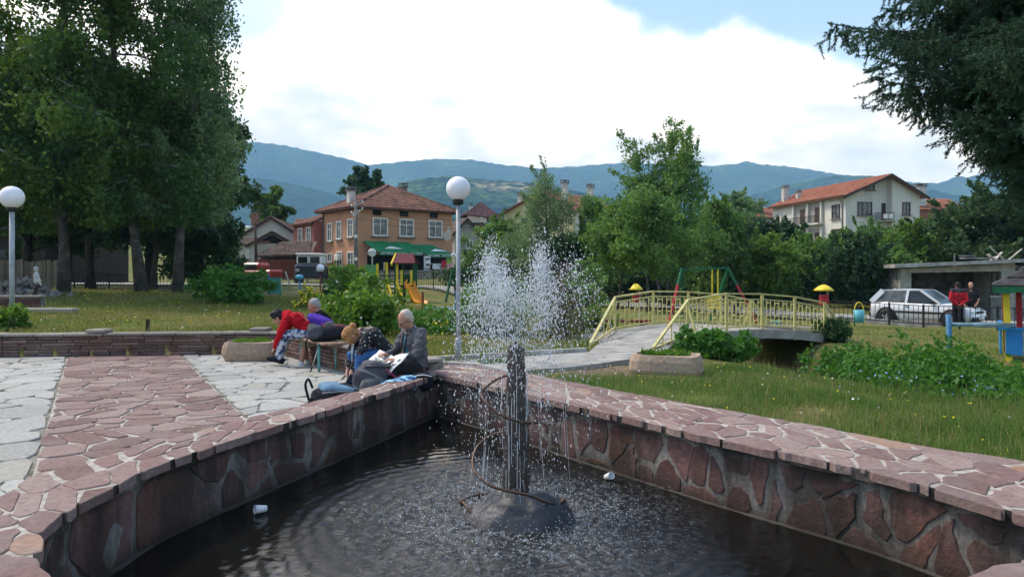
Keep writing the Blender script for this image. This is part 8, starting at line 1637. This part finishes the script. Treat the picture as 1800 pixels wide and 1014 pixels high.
def watermat():
    m = bpy.data.materials.new('aerated water'); m.use_nodes = True; nt = m.node_tree; nt.nodes.clear(); o = nn(nt, 'ShaderNodeOutputMaterial'); p = nn(nt, 'ShaderNodeBsdfPrincipled', Roughness=.08); p.inputs['Base Color'].default_value = (.90, .93, .96, 1); p.inputs['Specular IOR Level'].default_value = .6; t = nn(nt, 'ShaderNodeBsdfTranslucent'); t.inputs[0].default_value = (.92, .95, .98, 1); mx = nn(nt, 'ShaderNodeMixShader', Fac=.5); lk(nt, p.outputs[0], mx.inputs[1]); lk(nt, t.outputs[0], mx.inputs[2]); lk(nt, mx.outputs[0], o.inputs[0]); return m
WM = watermat(); o = link('water_spray', drop_mesh(Pd, Dd, Sd, .5), WM, None, 'stuff'); o.location = (FX, FY, ZW); tag(o, 'spray of white water drops thrown up by the fountain', 'spray')
# thin unbroken threads falling round the pillar and running down it
def threads():
    b = MB(); nr = random.Random(8)
    for k in range(16):
        a = nr.uniform(0, 2*PI); r = nr.uniform(.20, .42); z1 = nr.uniform(.5, 1.35); z0 = max(.02, z1-nr.uniform(.35, 1.0)); q = [Vector((r*math.cos(a)+(.05*i/6)*math.cos(a), r*math.sin(a)*.9, z1+(z0-z1)*(i/6))) for i in range(7)]; b.tube(q, [nr.uniform(.0005, .0013) for _ in range(7)], 4, cap=False)
    for k in range(22):
        a = nr.uniform(PI, 2*PI); z1 = nr.uniform(.3, 1.25); z0 = max(.2, z1-nr.uniform(.15, .5)); q = [Vector((-.01+(.093+.012*nr.random())*math.cos(a), (.093)*math.sin(a), z1+(z0-z1)*(i/5))) for i in range(6)]; b.tube(q, [nr.uniform(.001, .0024) for _ in range(6)], 4, cap=False)
    o = b.build('water_threads', WM, None, 'stuff'); o.location = (FX, FY, ZW); tag(o, 'thin threads of water falling round the fountain pillar', 'water')
threads()
# floating litter
def cup(label, px, py, rot):
    p = W(px, py, z=ZW+.02); t = thing('paper_cup', label, 'litter', (p.x, p.y, ZW+.012), 0, 'white litter floating in the pool'); b = MB(); b.lathe([(.024, -.045), (.034, .045), (.031, .045), (.022, -.040)], 16); R = Matrix.Rotation(rot[0], 3, 'X') @ Matrix.Rotation(rot[1], 3, 'Y'); b.v = [tuple(R @ Vector(v)+Vector((0, 0, .025))) for v in b.v]; b.build('wall', M_WPAINT, t); c = MB(); c.lathe([(0, -.0445), (.024, -.0445)], 16); c.v = [tuple(R @ Vector(v)+Vector((0, 0, .025))) for v in c.v]; c.build('bottom', M_WPAINT, t)
cup('white paper cup floating by the right basin wall', 1070, 840, (1.1, .5)); cup('crumpled white cup floating by the left basin wall', 458, 898, (1.4, -.9))
